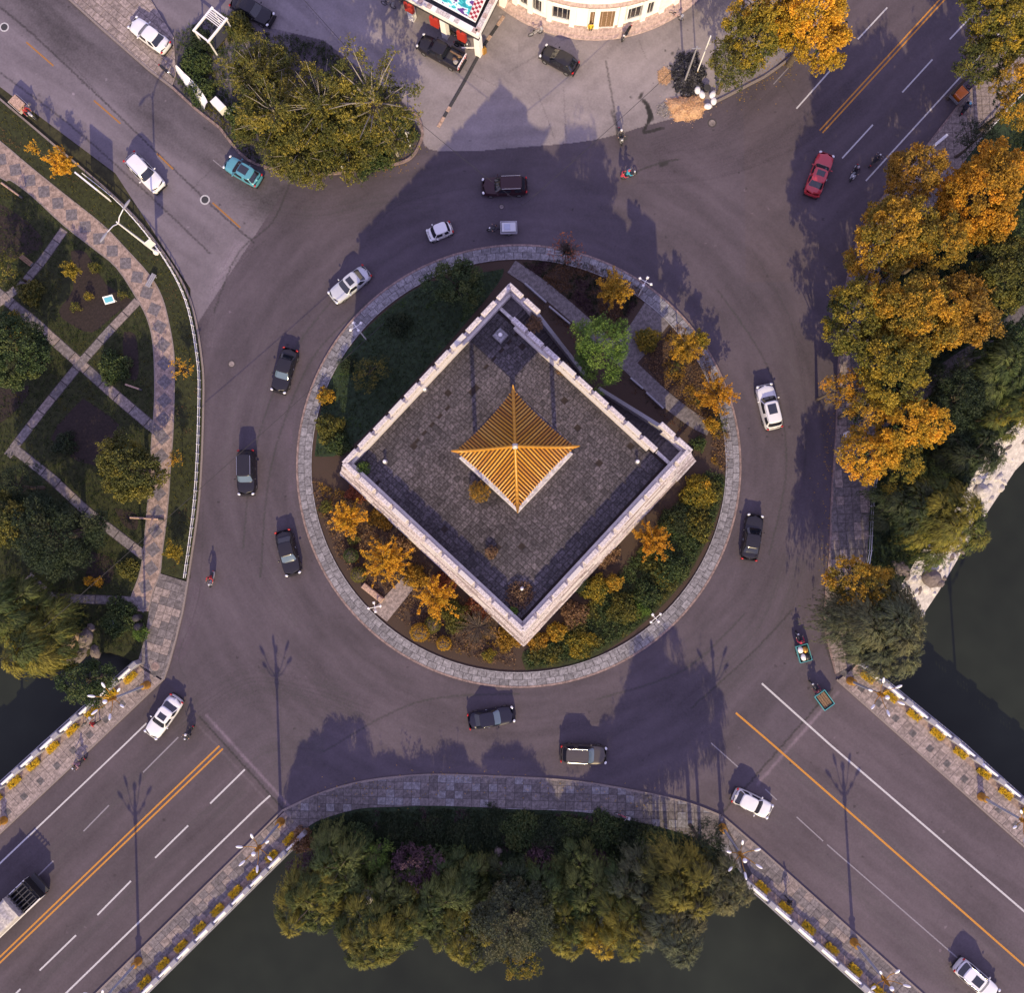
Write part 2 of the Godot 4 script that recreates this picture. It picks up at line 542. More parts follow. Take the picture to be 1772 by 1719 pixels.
	for l in lines:
		var pts := smooth(path(l[2]), 6)
		for step in walk(pts, per * 0.7):
			var cx := int((step[0].x / ROAD_SIDE + 0.5) * size + rng.randf_range(-0.7, 0.7))
			var cy := int((step[0].z / ROAD_SIDE + 0.5) * size + rng.randf_range(-0.7, 0.7))
			for by in l[0]:
				for bx in l[0]:
					var ix: int = cx + bx
					var iy: int = cy + by
					if ix < 0 or iy < 0 or ix >= size or iy >= size:
						continue
					var o: int = (iy * size + ix) * 3
					var limit: float = 95.0 * l[1]
					for ch in 3:
						var want := out[o + ch] * float(l[1])
						if l[1] < 1.0:
							want = maxf(want, limit * 0.8)
						out[o + ch] = int(clampf(lerpf(out[o + ch], want, 0.3), 0.0, 230.0))
	# dark rubber laid down where vehicles turn, pale dust where none drive, oil spots: [half width in metres, change of tone per stroke, strokes, points]
	for arc in [[2.2, 0.975, 70, [1480, 160, 1380, 235, 1240, 290, 1100, 300]], [1.6, 0.972, 60, [1330, 145, 1250, 215, 1130, 262]], [2.0, 0.978, 60, [300, 1260, 420, 1180, 520, 1190, 640, 1230]], [2.4, 0.98, 60, [400, 1330, 470, 1290, 560, 1290]], [2.4, 0.982, 60, [470, 560, 430, 700, 415, 830, 440, 960, 520, 1080]], [2.0, 0.982, 60, [1360, 560, 1385, 720, 1370, 880, 1310, 1010]], [1.8, 0.98, 50, [420, 350, 540, 370, 640, 350, 760, 340]], [2.0, 0.98, 60, [1180, 1230, 1260, 1160, 1330, 1080, 1370, 960]], [2.0, 0.984, 60, [640, 1190, 800, 1260, 960, 1260, 1110, 1230]], [1.2, 1.022, 40, [420, 420, 380, 500, 365, 600]], [1.0, 1.02, 40, [340, 1010, 320, 1090, 300, 1140]], [1.4, 1.018, 40, [560, 600, 520, 700, 505, 820, 530, 940]], [1.5, 0.98, 50, [-40, 1590, 200, 1380, 330, 1260]], [1.5, 0.98, 50, [60, 1700, 250, 1510, 420, 1360]], [1.5, 0.982, 50, [1300, 1260, 1500, 1430, 1780, 1680]], [1.2, 0.982, 40, [1330, 1400, 1500, 1560, 1680, 1730]]]:
		var pts := smooth(path(arc[3]), 8)
		for q in arc[2]:
			var off: float = rng.randfn() * arc[0] * 0.55
			for step in walk(pts, per):
				var o: Vector3 = step[0] + Vector3(-step[1].z, 0, step[1].x) * off
				var ix := int((o.x / ROAD_SIDE + 0.5) * size + rng.randf() * 1.5)
				var iy := int((o.z / ROAD_SIDE + 0.5) * size + rng.randf() * 1.5)
				if ix < 0 or iy < 0 or ix >= size or iy >= size:
					continue
				var at_ := (iy * size + ix) * 3
				for ch in 3:
					out[at_ + ch] = int(out[at_ + ch] * float(arc[1]) + 0.5)
	for k in 500:
		var cx := rng.randi() % size
		var cy := rng.randi() % size
		var f := rng.randf_range(0.72, 0.9) if k % 5 else rng.randf_range(1.1, 1.3)
		for by in 1 + rng.randi() % 3:
			for bx in 1 + rng.randi() % 3:
				var at_ := (mini(cy + by, size - 1) * size + mini(cx + bx, size - 1)) * 3
				for ch in 3:
					out[at_ + ch] = int(out[at_ + ch] * f)
	return ImageTexture.create_from_image(Image.create_from_data(size, size, false, Image.FORMAT_RGB8, out))

func pave(holder: Node3D, piece: String, poly: PackedVector2Array, y: float, along: Vector2, size: Vector2, gap: float, thick: float, mats: Array, stagger := 0.0, most := 300) -> void:
	# separate stones laid in rows inside an outline; those that the edge cuts are cut
	var u := along.normalized()
	var w := Vector2(-u.y, u.x)
	var lo := Vector2(1e9, 1e9)
	var hi := Vector2(-1e9, -1e9)
	for p in poly:
		var q := Vector2(p.dot(u), p.dot(w))
		lo = lo.min(q)
		hi = hi.max(q)
	var whole := Geo.new()
	whole.slab(Vector3.ZERO, Vector3(size.x - gap, thick, size.y - gap), 0.012)
	var mesh := whole.mesh()
	var cells := []
	var middle := Vector2.ZERO
	for p in poly:
		middle += p / poly.size()
	var row := 0
	var b := lo.y
	while b < hi.y:
		var a := lo.x - (stagger * size.x if row & 1 else 0.0)
		while a < hi.x:
			var c := u * (a + size.x * 0.5) + w * (b + size.y * 0.5)
			cells.append([c.distance_squared_to(middle), c])
			a += size.x
		b += size.y
		row += 1
	cells.sort_custom(func(p, q): return p[0] < q[0])
	var basis := Basis(Vector3(u.x, 0, u.y), Vector3.UP, Vector3(w.x, 0, w.y))
	var rest := Geo.new()
	var count := 0
	for cell in cells:
		var c: Vector2 = cell[1]
		var square := PackedVector2Array()
		for k in [[-1, -1], [1, -1], [1, 1], [-1, 1]]:
			square.append(c + u * (k[0] * (size.x - gap) * 0.5) + w * (k[1] * (size.y - gap) * 0.5))
		var inside := 0
		for q in square:
			if Geometry2D.is_point_in_polygon(q, poly):
				inside += 1
		var lift := rng.randf_range(-0.006, 0.006)
		if inside == 4:
			if count < most:
				put(holder, piece, mesh, M[mats[rng.randi() % mats.size()]], Transform3D(basis, Vector3(c.x, y + lift, c.y)))
			else:
				rest.slab(Vector3(c.x, y + lift, c.y), Vector3(size.x - gap, thick, size.y - gap), 0.012, basis)
			count += 1
		else:
			for cut in Geometry2D.intersect_polygons(square, poly):
				if cut.size() < 3:
					continue
				var g := Geo.new() if count < most else rest
				g.prism(cut, y, y + thick + lift)
				if count < most and g.v.size() > 0:
					part(holder, piece, g, M[mats[rng.randi() % mats.size()]])
				count += 1
	if rest.v.size() > 0:
		tag(part(holder, piece, rest, M[mats[mats.size() / 2]]), "", "", "", "stuff")

func marking(road: Node3D, called: String, pts: Array, width: float, m: String) -> void:
	var g := Geo.new()
	g.sweep(path(pts), width * 0.5, width * 0.5, 0.0, 0.007)
	part(road, called, g, M[m])

func build_ground() -> void:
	var g := Geo.new()
	g.prism(area([-5000, -5000, 6500, -5000, 6500, -3200, 2200, 190, 1772, 722, 1715, 770, 1680, 830, 1640, 905, 1590, 960, 1560, 1010, 1545, 1060, 1520, 1110, 1484, 1147, 1462, 1172, 1250, 1420, 1288, 1500, 1292, 1524, 1235, 1550, 1120, 1560, 1000, 1550, 900, 1565, 780, 1555, 650, 1545, 570, 1510, 528, 1462, 500, 1430, 285, 1188, 239, 1148, 190, 1130, 100, 1140, 0, 1140, -5000, 1140]), -7.0, -0.08)
	struct("ground", g, M.ground, "dark earth under trees and roads, reaching beyond the frame", "ground")
	g = Geo.new()
	g.quad(Vector3(-420, -3.5, 420), Vector3(420, -3.5, 420), Vector3(420, -3.5, -420), Vector3(-420, -3.5, -420))
	struct("water", g, M.water, "dark green still lake water beside and under both bridges", "lake")
	# bridge decks
	g = Geo.new()
	g.prism(area([239, 1148, 285, 1186, 500, 1428, 524, 1441, -430, 2392, -700, 2000]), -1.1, -0.05)
	struct("bridge_deck", g, M.concrete, "concrete deck carrying the road with the double orange line", "bridge")
	g = Geo.new()
	g.prism(area([1484, 1147, 2500, 2011, 2200, 2332, 1291, 1523, 1248, 1418, 1464, 1170]), -1.1, -0.05)
	struct("bridge_deck", g, M.concrete, "concrete deck carrying the road with the single orange line", "bridge")
	# asphalt
	g = Geo.new()
	g.planar = ROAD_SIDE
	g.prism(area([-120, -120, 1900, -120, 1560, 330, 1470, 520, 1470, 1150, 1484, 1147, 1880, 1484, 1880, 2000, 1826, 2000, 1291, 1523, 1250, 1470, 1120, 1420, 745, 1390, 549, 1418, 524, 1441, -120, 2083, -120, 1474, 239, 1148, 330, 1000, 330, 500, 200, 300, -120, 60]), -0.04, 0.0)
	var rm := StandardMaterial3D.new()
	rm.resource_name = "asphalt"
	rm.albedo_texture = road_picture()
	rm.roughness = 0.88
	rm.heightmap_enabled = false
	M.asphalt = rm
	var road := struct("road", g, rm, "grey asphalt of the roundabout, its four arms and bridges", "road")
	# painted lines
	marking(road, "orange_line", [380, 1291, 0, 1657, -60, 1715], 0.17, "line_orange")
	marking(road, "orange_line", [386, 1296, 0, 1667, -60, 1725], 0.17, "line_orange")
	marking(road, "white_line", [254, 1252, 216, 1289, 0, 1495, -60, 1553], 0.16, "line_white")
	marking(road, "white_line", [468, 1377, 449, 1394, 115, 1719, 20, 1812], 0.18, "line_white")
	for d in [[309, 1276, 248, 1337], [189, 1394, 145, 1439], [93, 1490, 56, 1526]]:
		marking(road, "faded_dash", d, 0.14, "line_faint")
	for d in [[424, 1332, 364, 1391], [326, 1429, 269, 1485], [227, 1525, 169, 1584], [132, 1619, 69, 1680], [36, 1712, -20, 1768]]:
		marking(road, "white_dash", d, 0.17, "line_white")
	marking(road, "orange_line", [1273, 1234, 1337, 1289, 1771, 1671, 1840, 1732], 0.20, "line_orange")
	marking(road, "white_line", [1318, 1183, 1436, 1289, 1771, 1577, 1840, 1636], 0.19, "line_white")
	for d in [[1230, 1286, 1277, 1328], [1324, 1366, 1344, 1385], [1378, 1414, 1424, 1456]]:
		marking(road, "faded_dash", d, 0.12, "line_faint")
	marking(road, "white_line", [1431, 1462, 1656, 1658, 1760, 1749], 0.13, "line_faint")
	marking(road, "orange_line", [1418, 226, 1625, 0, 1680, -60], 0.15, "line_orange")
	marking(road, "orange_line", [1423, 230, 1630, 4, 1688, -58], 0.15, "line_orange")
	for d in [[1378, 188, 1439, 119], [1484, 68, 1535, 13], [1457, 274, 1510, 216], [1561, 160, 1613, 103], [1643, 68, 1688, 20]]:
		marking(road, "white_dash", d, 0.15, "line_white")
	marking(road, "faded_dash", [1338, 146, 1376, 104], 0.10, "line_faint")
	marking(road, "white_line", [1498, 313, 1670, 124, 1780, 2], 0.15, "line_white")
	for d in [[46, 73, 93, 114], [163, 174, 209, 214], [272, 266, 300, 293], [368, 351, 416, 394]]:
		marking(road, "orange_dash", d, 0.17, "line_orange_old")
	marking(road, "faded_dash", [369, 277, 386, 291], 0.10, "line_faint")
	# manholes
	for h in [[355, 346, 0.52, true, "manhole cover with a white painted ring near the orange dash end"], [8, 47, 0.50, true, "manhole cover with a white ring at the road's far corner"], [401, 630, 0.40, false, "plain manhole cover in the asphalt beside the garden railing"], [1232, 213, 0.48, false, "pale round manhole cover beside the sand heap kerb"], [868, 358, 0.3, false, "small grey drain cover in the shaded road above the island"]]:
		var o := thing("manhole", h[4], "manhole", at(h[0], h[1]))
		g = Geo.new()
		g.lathe(Vector3.ZERO, [[h[2] * 0.72, 0.0], [h[2] * 0.72, 0.012], [h[2] * 0.66, 0.016]], 20)
		part(o, "cover", g, M.iron if h[3] else M.concrete)
		g = Geo.new()
		var pts := PackedVector3Array()
		for k in 24:
			pts.append(Vector3(cos(TAU * k / 24), 0, sin(TAU * k / 24)) * h[2] * 0.86)
		g.sweep(pts, h[2] * 0.14, h[2] * 0.14, 0.0, 0.009, true)
		part(o, "ring", g, M.line_white if h[3] else M.mortar)
	build_plaza()
	build_park()
	build_bridge_walks()
	build_woods_ground()
	build_island_ground()

func kerb(called: String, pts: PackedVector3Array, m: String, label: String, width := 0.2, top := 0.15, closed := false) -> void:
	var g := Geo.new()
	g.sweep(pts, width * 0.5, width * 0.5, -0.05, top, closed)
	struct(called, g, M[m], label, "kerb")

func build_plaza() -> void:
	var g := Geo.new()
	var outline := smooth(path([730, 229, 742, 258, 810, 262, 880, 257, 1025, 243, 1120, 217, 1200, 195, 1262, 165, 1332, 127]), 4)
	var poly := flat2(outline)
	poly.append_array(area([1480, -30, 1560, -120, 380, -120, 430, 40, 560, 70, 700, 180]))
	g.prism(poly, -0.02, 0.012)
	g.planar = ROAD_SIDE
	struct("plaza", g, M.asphalt, "pale concrete plaza in front of the white round building", "plaza")
	# slab pavement where the white car stands
	var w := thing("parking_pavement", "lilac paved strip where the white saloon is parked", "pavement")
	w.set_meta("kind", "structure")
	g = Geo.new()
	var strip := area([100, -20, 178, 51, 259, 122, 298, 152, 306, 132, 302, 66, 262, 0, 240, -30])
	g.prism(strip, -0.04, 0.10)
	part(w, "bed", g, M.mortar)
	pave(w, "slab", strip, 0.10, Vector2(0.76, 0.65), Vector2(1.1, 0.75), 0.03, 0.03, ["walk1", "walk2", "walk3", "walk2"], 0.5)
	kerb("kerb", path([100, -20, 178, 51, 259, 122, 300, 153]), "kerb", "white kerb along the paved strip of the parked saloon", 0.22, 0.17)

func build_park() -> void:
	var edge := smooth(path([-120, 68, 0, 171, 100, 256, 215, 356, 285, 440, 330, 520, 350, 620, 353, 700, 346, 860, 326, 1005]), 5)
	var g := Geo.new()
	var poly := flat2(edge)
	poly.append_array(area([279, 992, 267, 1022, 258, 1060, 250, 1110, 239, 1146, 190, 1128, 100, 1138, 0, 1138, -400, 1130, -400, -160]))
	g.prism(poly, -0.05, 0.10)
	struct("lawn", g, M.lawn, "grass of the garden park with crossing paths", "lawn")
	kerb("kerb", edge, "kerb", "pale kerb between the garden park and the road")
	# railing along the kerb
	var rail := thing("railing", "low white railing along the garden park's kerb", "railing")
	var line := smooth(path([150, 306, 215, 360, 281, 440, 325, 522, 345, 620, 348, 700, 341, 860, 323, 1000]), 5)
	g = Geo.new()
	g.sweep(line, 0.03, 0.03, 0.78, 0.84)
	part(rail, "top_rail", g, M.rail_white)
	g = Geo.new()
	g.sweep(line, 0.02, 0.02, 0.32, 0.36)
	part(rail, "lower_rail", g, M.rail_white)
	var pg := Geo.new()
	pg.box(Vector3(0, 0.45, 0), Vector3(0.08, 0.9, 0.08))
	var pm := pg.mesh()
	for s in walk(line, 0.95):
		put(rail, "post", pm, M.rail_white, Transform3D(Basis(Vector3.UP, -atan2(s[1].z, s[1].x)), s[0]))
	# soil beds
	for bed in [[[124, 436, 150, 438, 186, 494, 228, 520, 196, 548, 160, 576, 118, 558, 104, 538, 128, 500], "dark soil bed with the small blue and white sign"], [[216, 575, 236, 582, 241, 646, 228, 658, 214, 606], "narrow soil bed beside the diamond path"], [[145, 690, 216, 747, 165, 806, 90, 760], "square bare soil bed at the garden's middle"], [[-40, 330, 50, 385, 72, 432, -40, 450], "soil bed at the garden's upper edge"], [[160, 955, 196, 968, 192, 1008, 150, 1010], "reddish soil bed above the straight lower path"], [[200, 880, 236, 888, 238, 916, 216, 910], "small soil bed beside the fallen white post"], [[-40, 676, 52, 668, 18, 722, -40, 742], "soil bed under the big green tree"]]:
		g = Geo.new()
		g.prism(flat2(smooth(path(bed[0] + [bed[0][0], bed[0][1]]), 3)), 0.08, 0.112)
		struct("soil_bed", g, M.soil, bed[1], "soil bed")
	# slab paths
	var k := 0
	for p in [[[-60, 465, 0, 510, 60, 558, 140, 630, 200, 684, 262, 737], 1.05, 2.1, "long slab path crossing the garden diagonally to the diamond path"], [[240, 521, 190, 574, 140, 630, 80, 704, 25, 776], 0.86, 1.9, "slab path from the diamond path down towards the garden's dark trees"], [[113, 398, 80, 445, 44, 490, 16, 512], 0.84, 1.5, "short slab path at the garden's upper side"], [[25, 776, 88, 826, 150, 884, 248, 960], 0.95, 2.0, "slab path under the dark green trees"], [[50, 996, 90, 1033, 150, 1037, 232, 1040], 0.85, 2.6, "straight slab path at the garden's lower end"]]:
		var w := thing("garden_path", p[3], "path")
		w.set_meta("kind", "structure")
		var pts := path(p[0])
		g = Geo.new()
		g.sweep(pts, p[1] * 0.5 + 0.06, p[1] * 0.5 + 0.06, -0.02, 0.108 + 0.004 * k)
		part(w, "bed", g, M.mortar)
		for s in walk(pts, p[2]):
			g = Geo.new()
			g.slab(Vector3.ZERO, Vector3(p[2] - 0.10, 0.03, p[1]), 0.012)
			put(w, "slab", g.mesh(), M[["promenade2", "promenade3", "walk1"][rng.randi() % 3]], Transform3D(Basis(Vector3.UP, -atan2(s[1].z, s[1].x)), s[0] + s[1] * p[2] * 0.5 + Vector3.UP * (0.108 + 0.004 * k)))
		k += 1
	# the curved path with diamonds
	var right := smooth(path([-120, 150, 0, 244, 51, 287, 114, 338, 178, 389, 218, 430, 261, 478, 282, 516, 294, 562, 302, 610, 303, 658, 302, 710, 300, 760, 296, 811, 293, 860, 288, 911, 282, 956, 278, 993, 267, 1022, 258, 1058]), 3)
	var left := smooth(path([-120, 218, 0, 307, 20, 313, 58, 341, 112, 391, 162, 430, 203, 464, 236, 514, 256, 552, 266, 595, 269, 658, 268, 710, 264, 760, 261, 811, 258, 860, 254, 902, 249, 961, 241, 1000, 227, 1040, 240, 1058]), 3)
	var curved := thing("diamond_path", "curved peach path inlaid with grey diamonds through the garden", "path")
	curved.set_meta("kind", "structure")
	var outline := flat2(right)
	left.reverse()
	outline.append_array(flat2(left))
	g = Geo.new()
	g.prism(outline, 0.0, 0.136)
	part(curved, "surface", g, M.peach)
	left.reverse()
	var mids := PackedVector3Array()
	for i in mini(left.size(), right.size()):
		mids.append((left[i] + right[i]) * 0.5)
	for s in walk(mids, 1.92):
		g = Geo.new()
		var turn := Basis(Vector3.UP, -atan2(s[1].z, s[1].x) + PI / 4)
		g.slab(Vector3.ZERO, Vector3(1.16, 0.012, 1.16), 0.004)
		put(curved, "diamond", g.mesh(), M.diamond, Transform3D(turn, s[0] + Vector3.UP * 0.132))
	g = Geo.new()
	g.sweep(right, 0.05, 0.07, 0.0, 0.15)
	part(curved, "edging", g, M.kerb)
	g = Geo.new()
	g.sweep(left, 0.07, 0.05, 0.0, 0.15)
	part(curved, "edging", g, M.kerb)
	# the corner pavement at the bridge
	var corner := thing("corner_pavement", "grey slab pavement on the corner between garden and bridge", "pavement")
	corner.set_meta("kind", "structure")
	var cp := area([279, 993, 325, 1007, 316, 1058, 303, 1110, 292, 1150, 284, 1176, 239, 1148, 252, 1105, 259, 1060, 268, 1024])
	g = Geo.new()
	g.prism(cp, -0.05, 0.12)
	part(corner, "bed", g, M.mortar)
	pave(corner, "slab", cp, 0.12, Vector2(0.28, -0.96), Vector2(0.8, 0.8), 0.025, 0.03, ["promenade1", "promenade2", "promenade3", "walk2"])
	kerb("kerb", path([326, 1005, 317, 1058, 304, 1110, 293, 1150, 284, 1176]), "kerb", "kerb round the corner pavement by the bridge")
	var o := thing("manhole", "round pink cover in the corner pavement", "manhole", at(270, 1153) + Vector3.UP * 0.15)
	g = Geo.new()
	g.lathe(Vector3.ZERO, [[0.42, 0.0], [0.42, 0.02], [0.38, 0.025]], 20)
	part(o, "cover", g, M.kerb_pink)
	g = Geo.new()
	g.lathe(Vector3.ZERO, [[0.5, 0.0], [0.5, 0.012]], 20)
	part(o, "ring", g, M.kerb)

func bridge_walk(called: String, inner: Array, outer: Array, label: String, mats: Array, dark: bool) -> void:
	var w := thing(called, label, "pavement")
	w.set_meta("kind", "structure")
	var a := path(inner)
	var b := path(outer)
	b.reverse()
	var poly := flat2(a)
	poly.append_array(flat2(b))
	var g := Geo.new()
	g.prism(poly, -0.04, 0.12)
	part(w, "bed", g, M.mortar)
	b.reverse()
	# a strip of peach stone against the balustrade, the slabs in the rest
	var d := (a[a.size() - 1] - a[0]).normalized()
	var s := (b[0] - a[0])
	s -= d * s.dot(d)
	s = s.normalized() * 0.85
	var inset := PackedVector3Array()
	for p in b:
		inset.append(p - s)
	var rows := flat2(a)
	inset.reverse()
	rows.append_array(flat2(inset))
	pave(w, "slab", rows, 0.12, Vector2(d.x, d.z), Vector2(0.86, 0.78), 0.02, 0.025, mats)
	inset.reverse()
	g = Geo.new()
	var band := flat2(b)
	inset.reverse()
	band.append_array(flat2(inset))
	g.prism(band, 0.0, 0.135)
	part(w, "border", g, M.peach)
	if dark:
		var step := 2.25
		for q in walk(a, step):
			var c: Vector3 = q[0] + s.normalized() * 0.95
			g = Geo.new()
			g.slab(Vector3.ZERO, Vector3(0.62, 0.02, 0.62), 0.005)
			put(w, "dark_slab", g.mesh(), M.walk_dark, Transform3D(Basis(Vector3.UP, -atan2(d.z, d.x)), c + Vector3.UP * 0.136))

func build_bridge_walks() -> void:
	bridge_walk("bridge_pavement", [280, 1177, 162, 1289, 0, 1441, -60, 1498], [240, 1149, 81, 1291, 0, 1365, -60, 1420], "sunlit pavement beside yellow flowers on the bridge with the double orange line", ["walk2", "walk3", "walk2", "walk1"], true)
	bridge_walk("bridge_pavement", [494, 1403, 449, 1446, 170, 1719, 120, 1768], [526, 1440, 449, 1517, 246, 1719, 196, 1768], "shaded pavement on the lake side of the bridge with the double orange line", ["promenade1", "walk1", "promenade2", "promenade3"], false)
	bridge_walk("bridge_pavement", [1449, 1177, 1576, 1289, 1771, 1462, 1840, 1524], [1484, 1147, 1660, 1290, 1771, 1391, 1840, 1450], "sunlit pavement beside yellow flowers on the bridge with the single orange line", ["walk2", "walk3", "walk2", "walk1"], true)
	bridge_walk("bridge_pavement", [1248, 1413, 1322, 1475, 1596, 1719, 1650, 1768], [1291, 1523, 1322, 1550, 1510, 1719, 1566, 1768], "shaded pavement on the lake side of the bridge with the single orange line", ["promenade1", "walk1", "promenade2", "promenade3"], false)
	kerb("kerb", path([284, 1175, 164, 1289, 0, 1443, -60, 1500]), "kerb", "pale kerb of the flower-lined pavement by the double orange line", 0.18)
	kerb("kerb", path([491, 1401, 447, 1445, 168, 1719, 110, 1776]), "kerb", "kerb of the shaded lake pavement by the double orange line", 0.18)
	kerb("kerb", path([1447, 1176, 1574, 1289, 1769, 1463, 1840, 1526]), "kerb", "pale kerb of the flower-lined pavement by the single orange line", 0.18)
	kerb("kerb", path([1247, 1411, 1320, 1474, 1594, 1719, 1650, 1770]), "kerb", "kerb of the shaded lake pavement by the single orange line", 0.18)
	# the promenade below the roundabout
	var w := thing("promenade", "shaded curving slab pavement between the roundabout and the lakeside trees", "pavement")
	w.set_meta("kind", "structure")
	var up := smooth(path([491, 1402, 540, 1379, 592, 1361, 656, 1348, 740, 1341, 810, 1342, 889, 1345, 960, 1349, 1032, 1357, 1134, 1376, 1197, 1392, 1248, 1412]), 3)
	var low := smooth(path([526, 1440, 549, 1421, 618, 1400, 680, 1396, 745, 1394, 815, 1396, 889, 1400, 960, 1402, 1032, 1408, 1121, 1426, 1185, 1444, 1250, 1475, 1291, 1523]), 3)
	var poly := flat2(up)
	low.reverse()
	poly.append_array(flat2(low))
	var g := Geo.new()
	g.prism(poly, -0.05, 0.12)
	part(w, "bed", g, M.mortar)
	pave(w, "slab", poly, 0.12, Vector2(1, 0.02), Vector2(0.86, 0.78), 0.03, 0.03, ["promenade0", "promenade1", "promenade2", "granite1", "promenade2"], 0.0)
	kerb("kerb", up, "kerb", "long kerb between the roundabout and the lakeside promenade")
	g = Geo.new()
	low.reverse()
	var lawn := flat2(low)
	lawn.append_array(area([1292, 1526, 1235, 1550, 1120, 1560, 1000, 1550, 900, 1565, 780, 1555, 650, 1545, 570, 1510, 528, 1462]))
	g.prism(lawn, -0.6, 0.04)
	struct("lakeside_bank", g, M.lawn_dark, "dark shaded bank between the promenade and the lake", "bank")

func build_woods_ground() -> void:
	var g := Geo.new()
	var edge := smooth(path([1790, 30, 1675, 162, 1596, 262, 1515, 358, 1475, 445, 1455, 560, 1449, 692, 1446, 760, 1439, 860, 1435, 962, 1428, 1030, 1428, 1090, 1446, 1166]), 4)
	var poly := flat2(edge)
	poly.append_array(area([1484, 1147, 1520, 1108, 1545, 1058, 1560, 1010, 1590, 960, 1640, 905, 1680, 830, 1715, 770, 1772, 722, 2000, 480, 2000, 30]))
	g.prism(poly, -0.05, 0.08)
	struct("woodland_ground", g, M.lawn_dark, "dark undergrowth floor beneath the golden trees", "ground")
	kerb("kerb", edge, "kerb_pink", "kerb along the golden trees' side of the road")
	# pavement at the road's side
	var w := thing("roadside_pavement", "grey slab pavement partly under the golden trees", "pavement")
	w.set_meta("kind", "structure")
	var outer := smooth(path([1850, 60, 1735, 198, 1672, 274, 1600, 380, 1545, 480, 1522, 600, 1516, 720, 1510, 836, 1505, 860, 1500, 956, 1490, 1050, 1484, 1145]), 4)
	outer.reverse()
	var walkp := flat2(edge)
	walkp.append_array(flat2(outer))
	g = Geo.new()
	g.prism(walkp, -0.03, 0.12)
	part(w, "bed", g, M.mortar)
	pave(w, "slab", walkp, 0.12, Vector2(0.05, 1), Vector2(0.9, 0.8), 0.03, 0.03, ["promenade1", "promenade2", "walk1", "walk2"])
	# embankment of white stones
	var top := path([1860, 620, 1772, 722, 1715, 770, 1680, 830, 1640, 905, 1590, 960, 1560, 1010, 1545, 1060], -0.1)
	var low := path([1880, 660, 1795, 775, 1758, 815, 1712, 884, 1660, 965, 1622, 1030, 1590, 1078, 1560, 1100], -3.6)
	g = Geo.new()
	for i in top.size() - 1:
		g.quad(top[i], low[i], low[i + 1], top[i + 1])
	var bank := struct("embankment", g, M.rock_white, "white stone embankment sloping from the wood to the lake", "embankment")
	for k in 110:
		var i := rng.randi() % (top.size() - 1)
		var t := rng.randf()
		var q := top[i].lerp(top[i + 1], t).lerp(low[i].lerp(low[i + 1], t), rng.randf_range(0.0, 0.97))
		g = Geo.new()
		g.ball(Vector3.ZERO, Vector3(rng.randf_range(0.2, 0.7), rng.randf_range(0.12, 0.3), rng.randf_range(0.2, 0.55)), Basis(), 7, 4)
		put(bank, "stone", g.mesh(), M[["rock_white", "coping", "rock", "rock_white"][rng.randi() % 4]], Transform3D(Basis(Vector3(rng.randfn(), rng.randfn(), rng.randfn()).normalized(), rng.randf() * 0.6) * Basis(Vector3.UP, rng.randf() * 6.0), q))
	# footpath of the wood
	g = Geo.new()
	g.sweep(smooth(path([1900, 470, 1772, 545, 1700, 600, 1640, 640, 1590, 680, 1520, 730]), 3), 0.9, 0.9, 0.0, 0.10)
	struct("woodland_path", g, M.promenade0, "narrow lilac footpath winding behind the golden trees", "path")

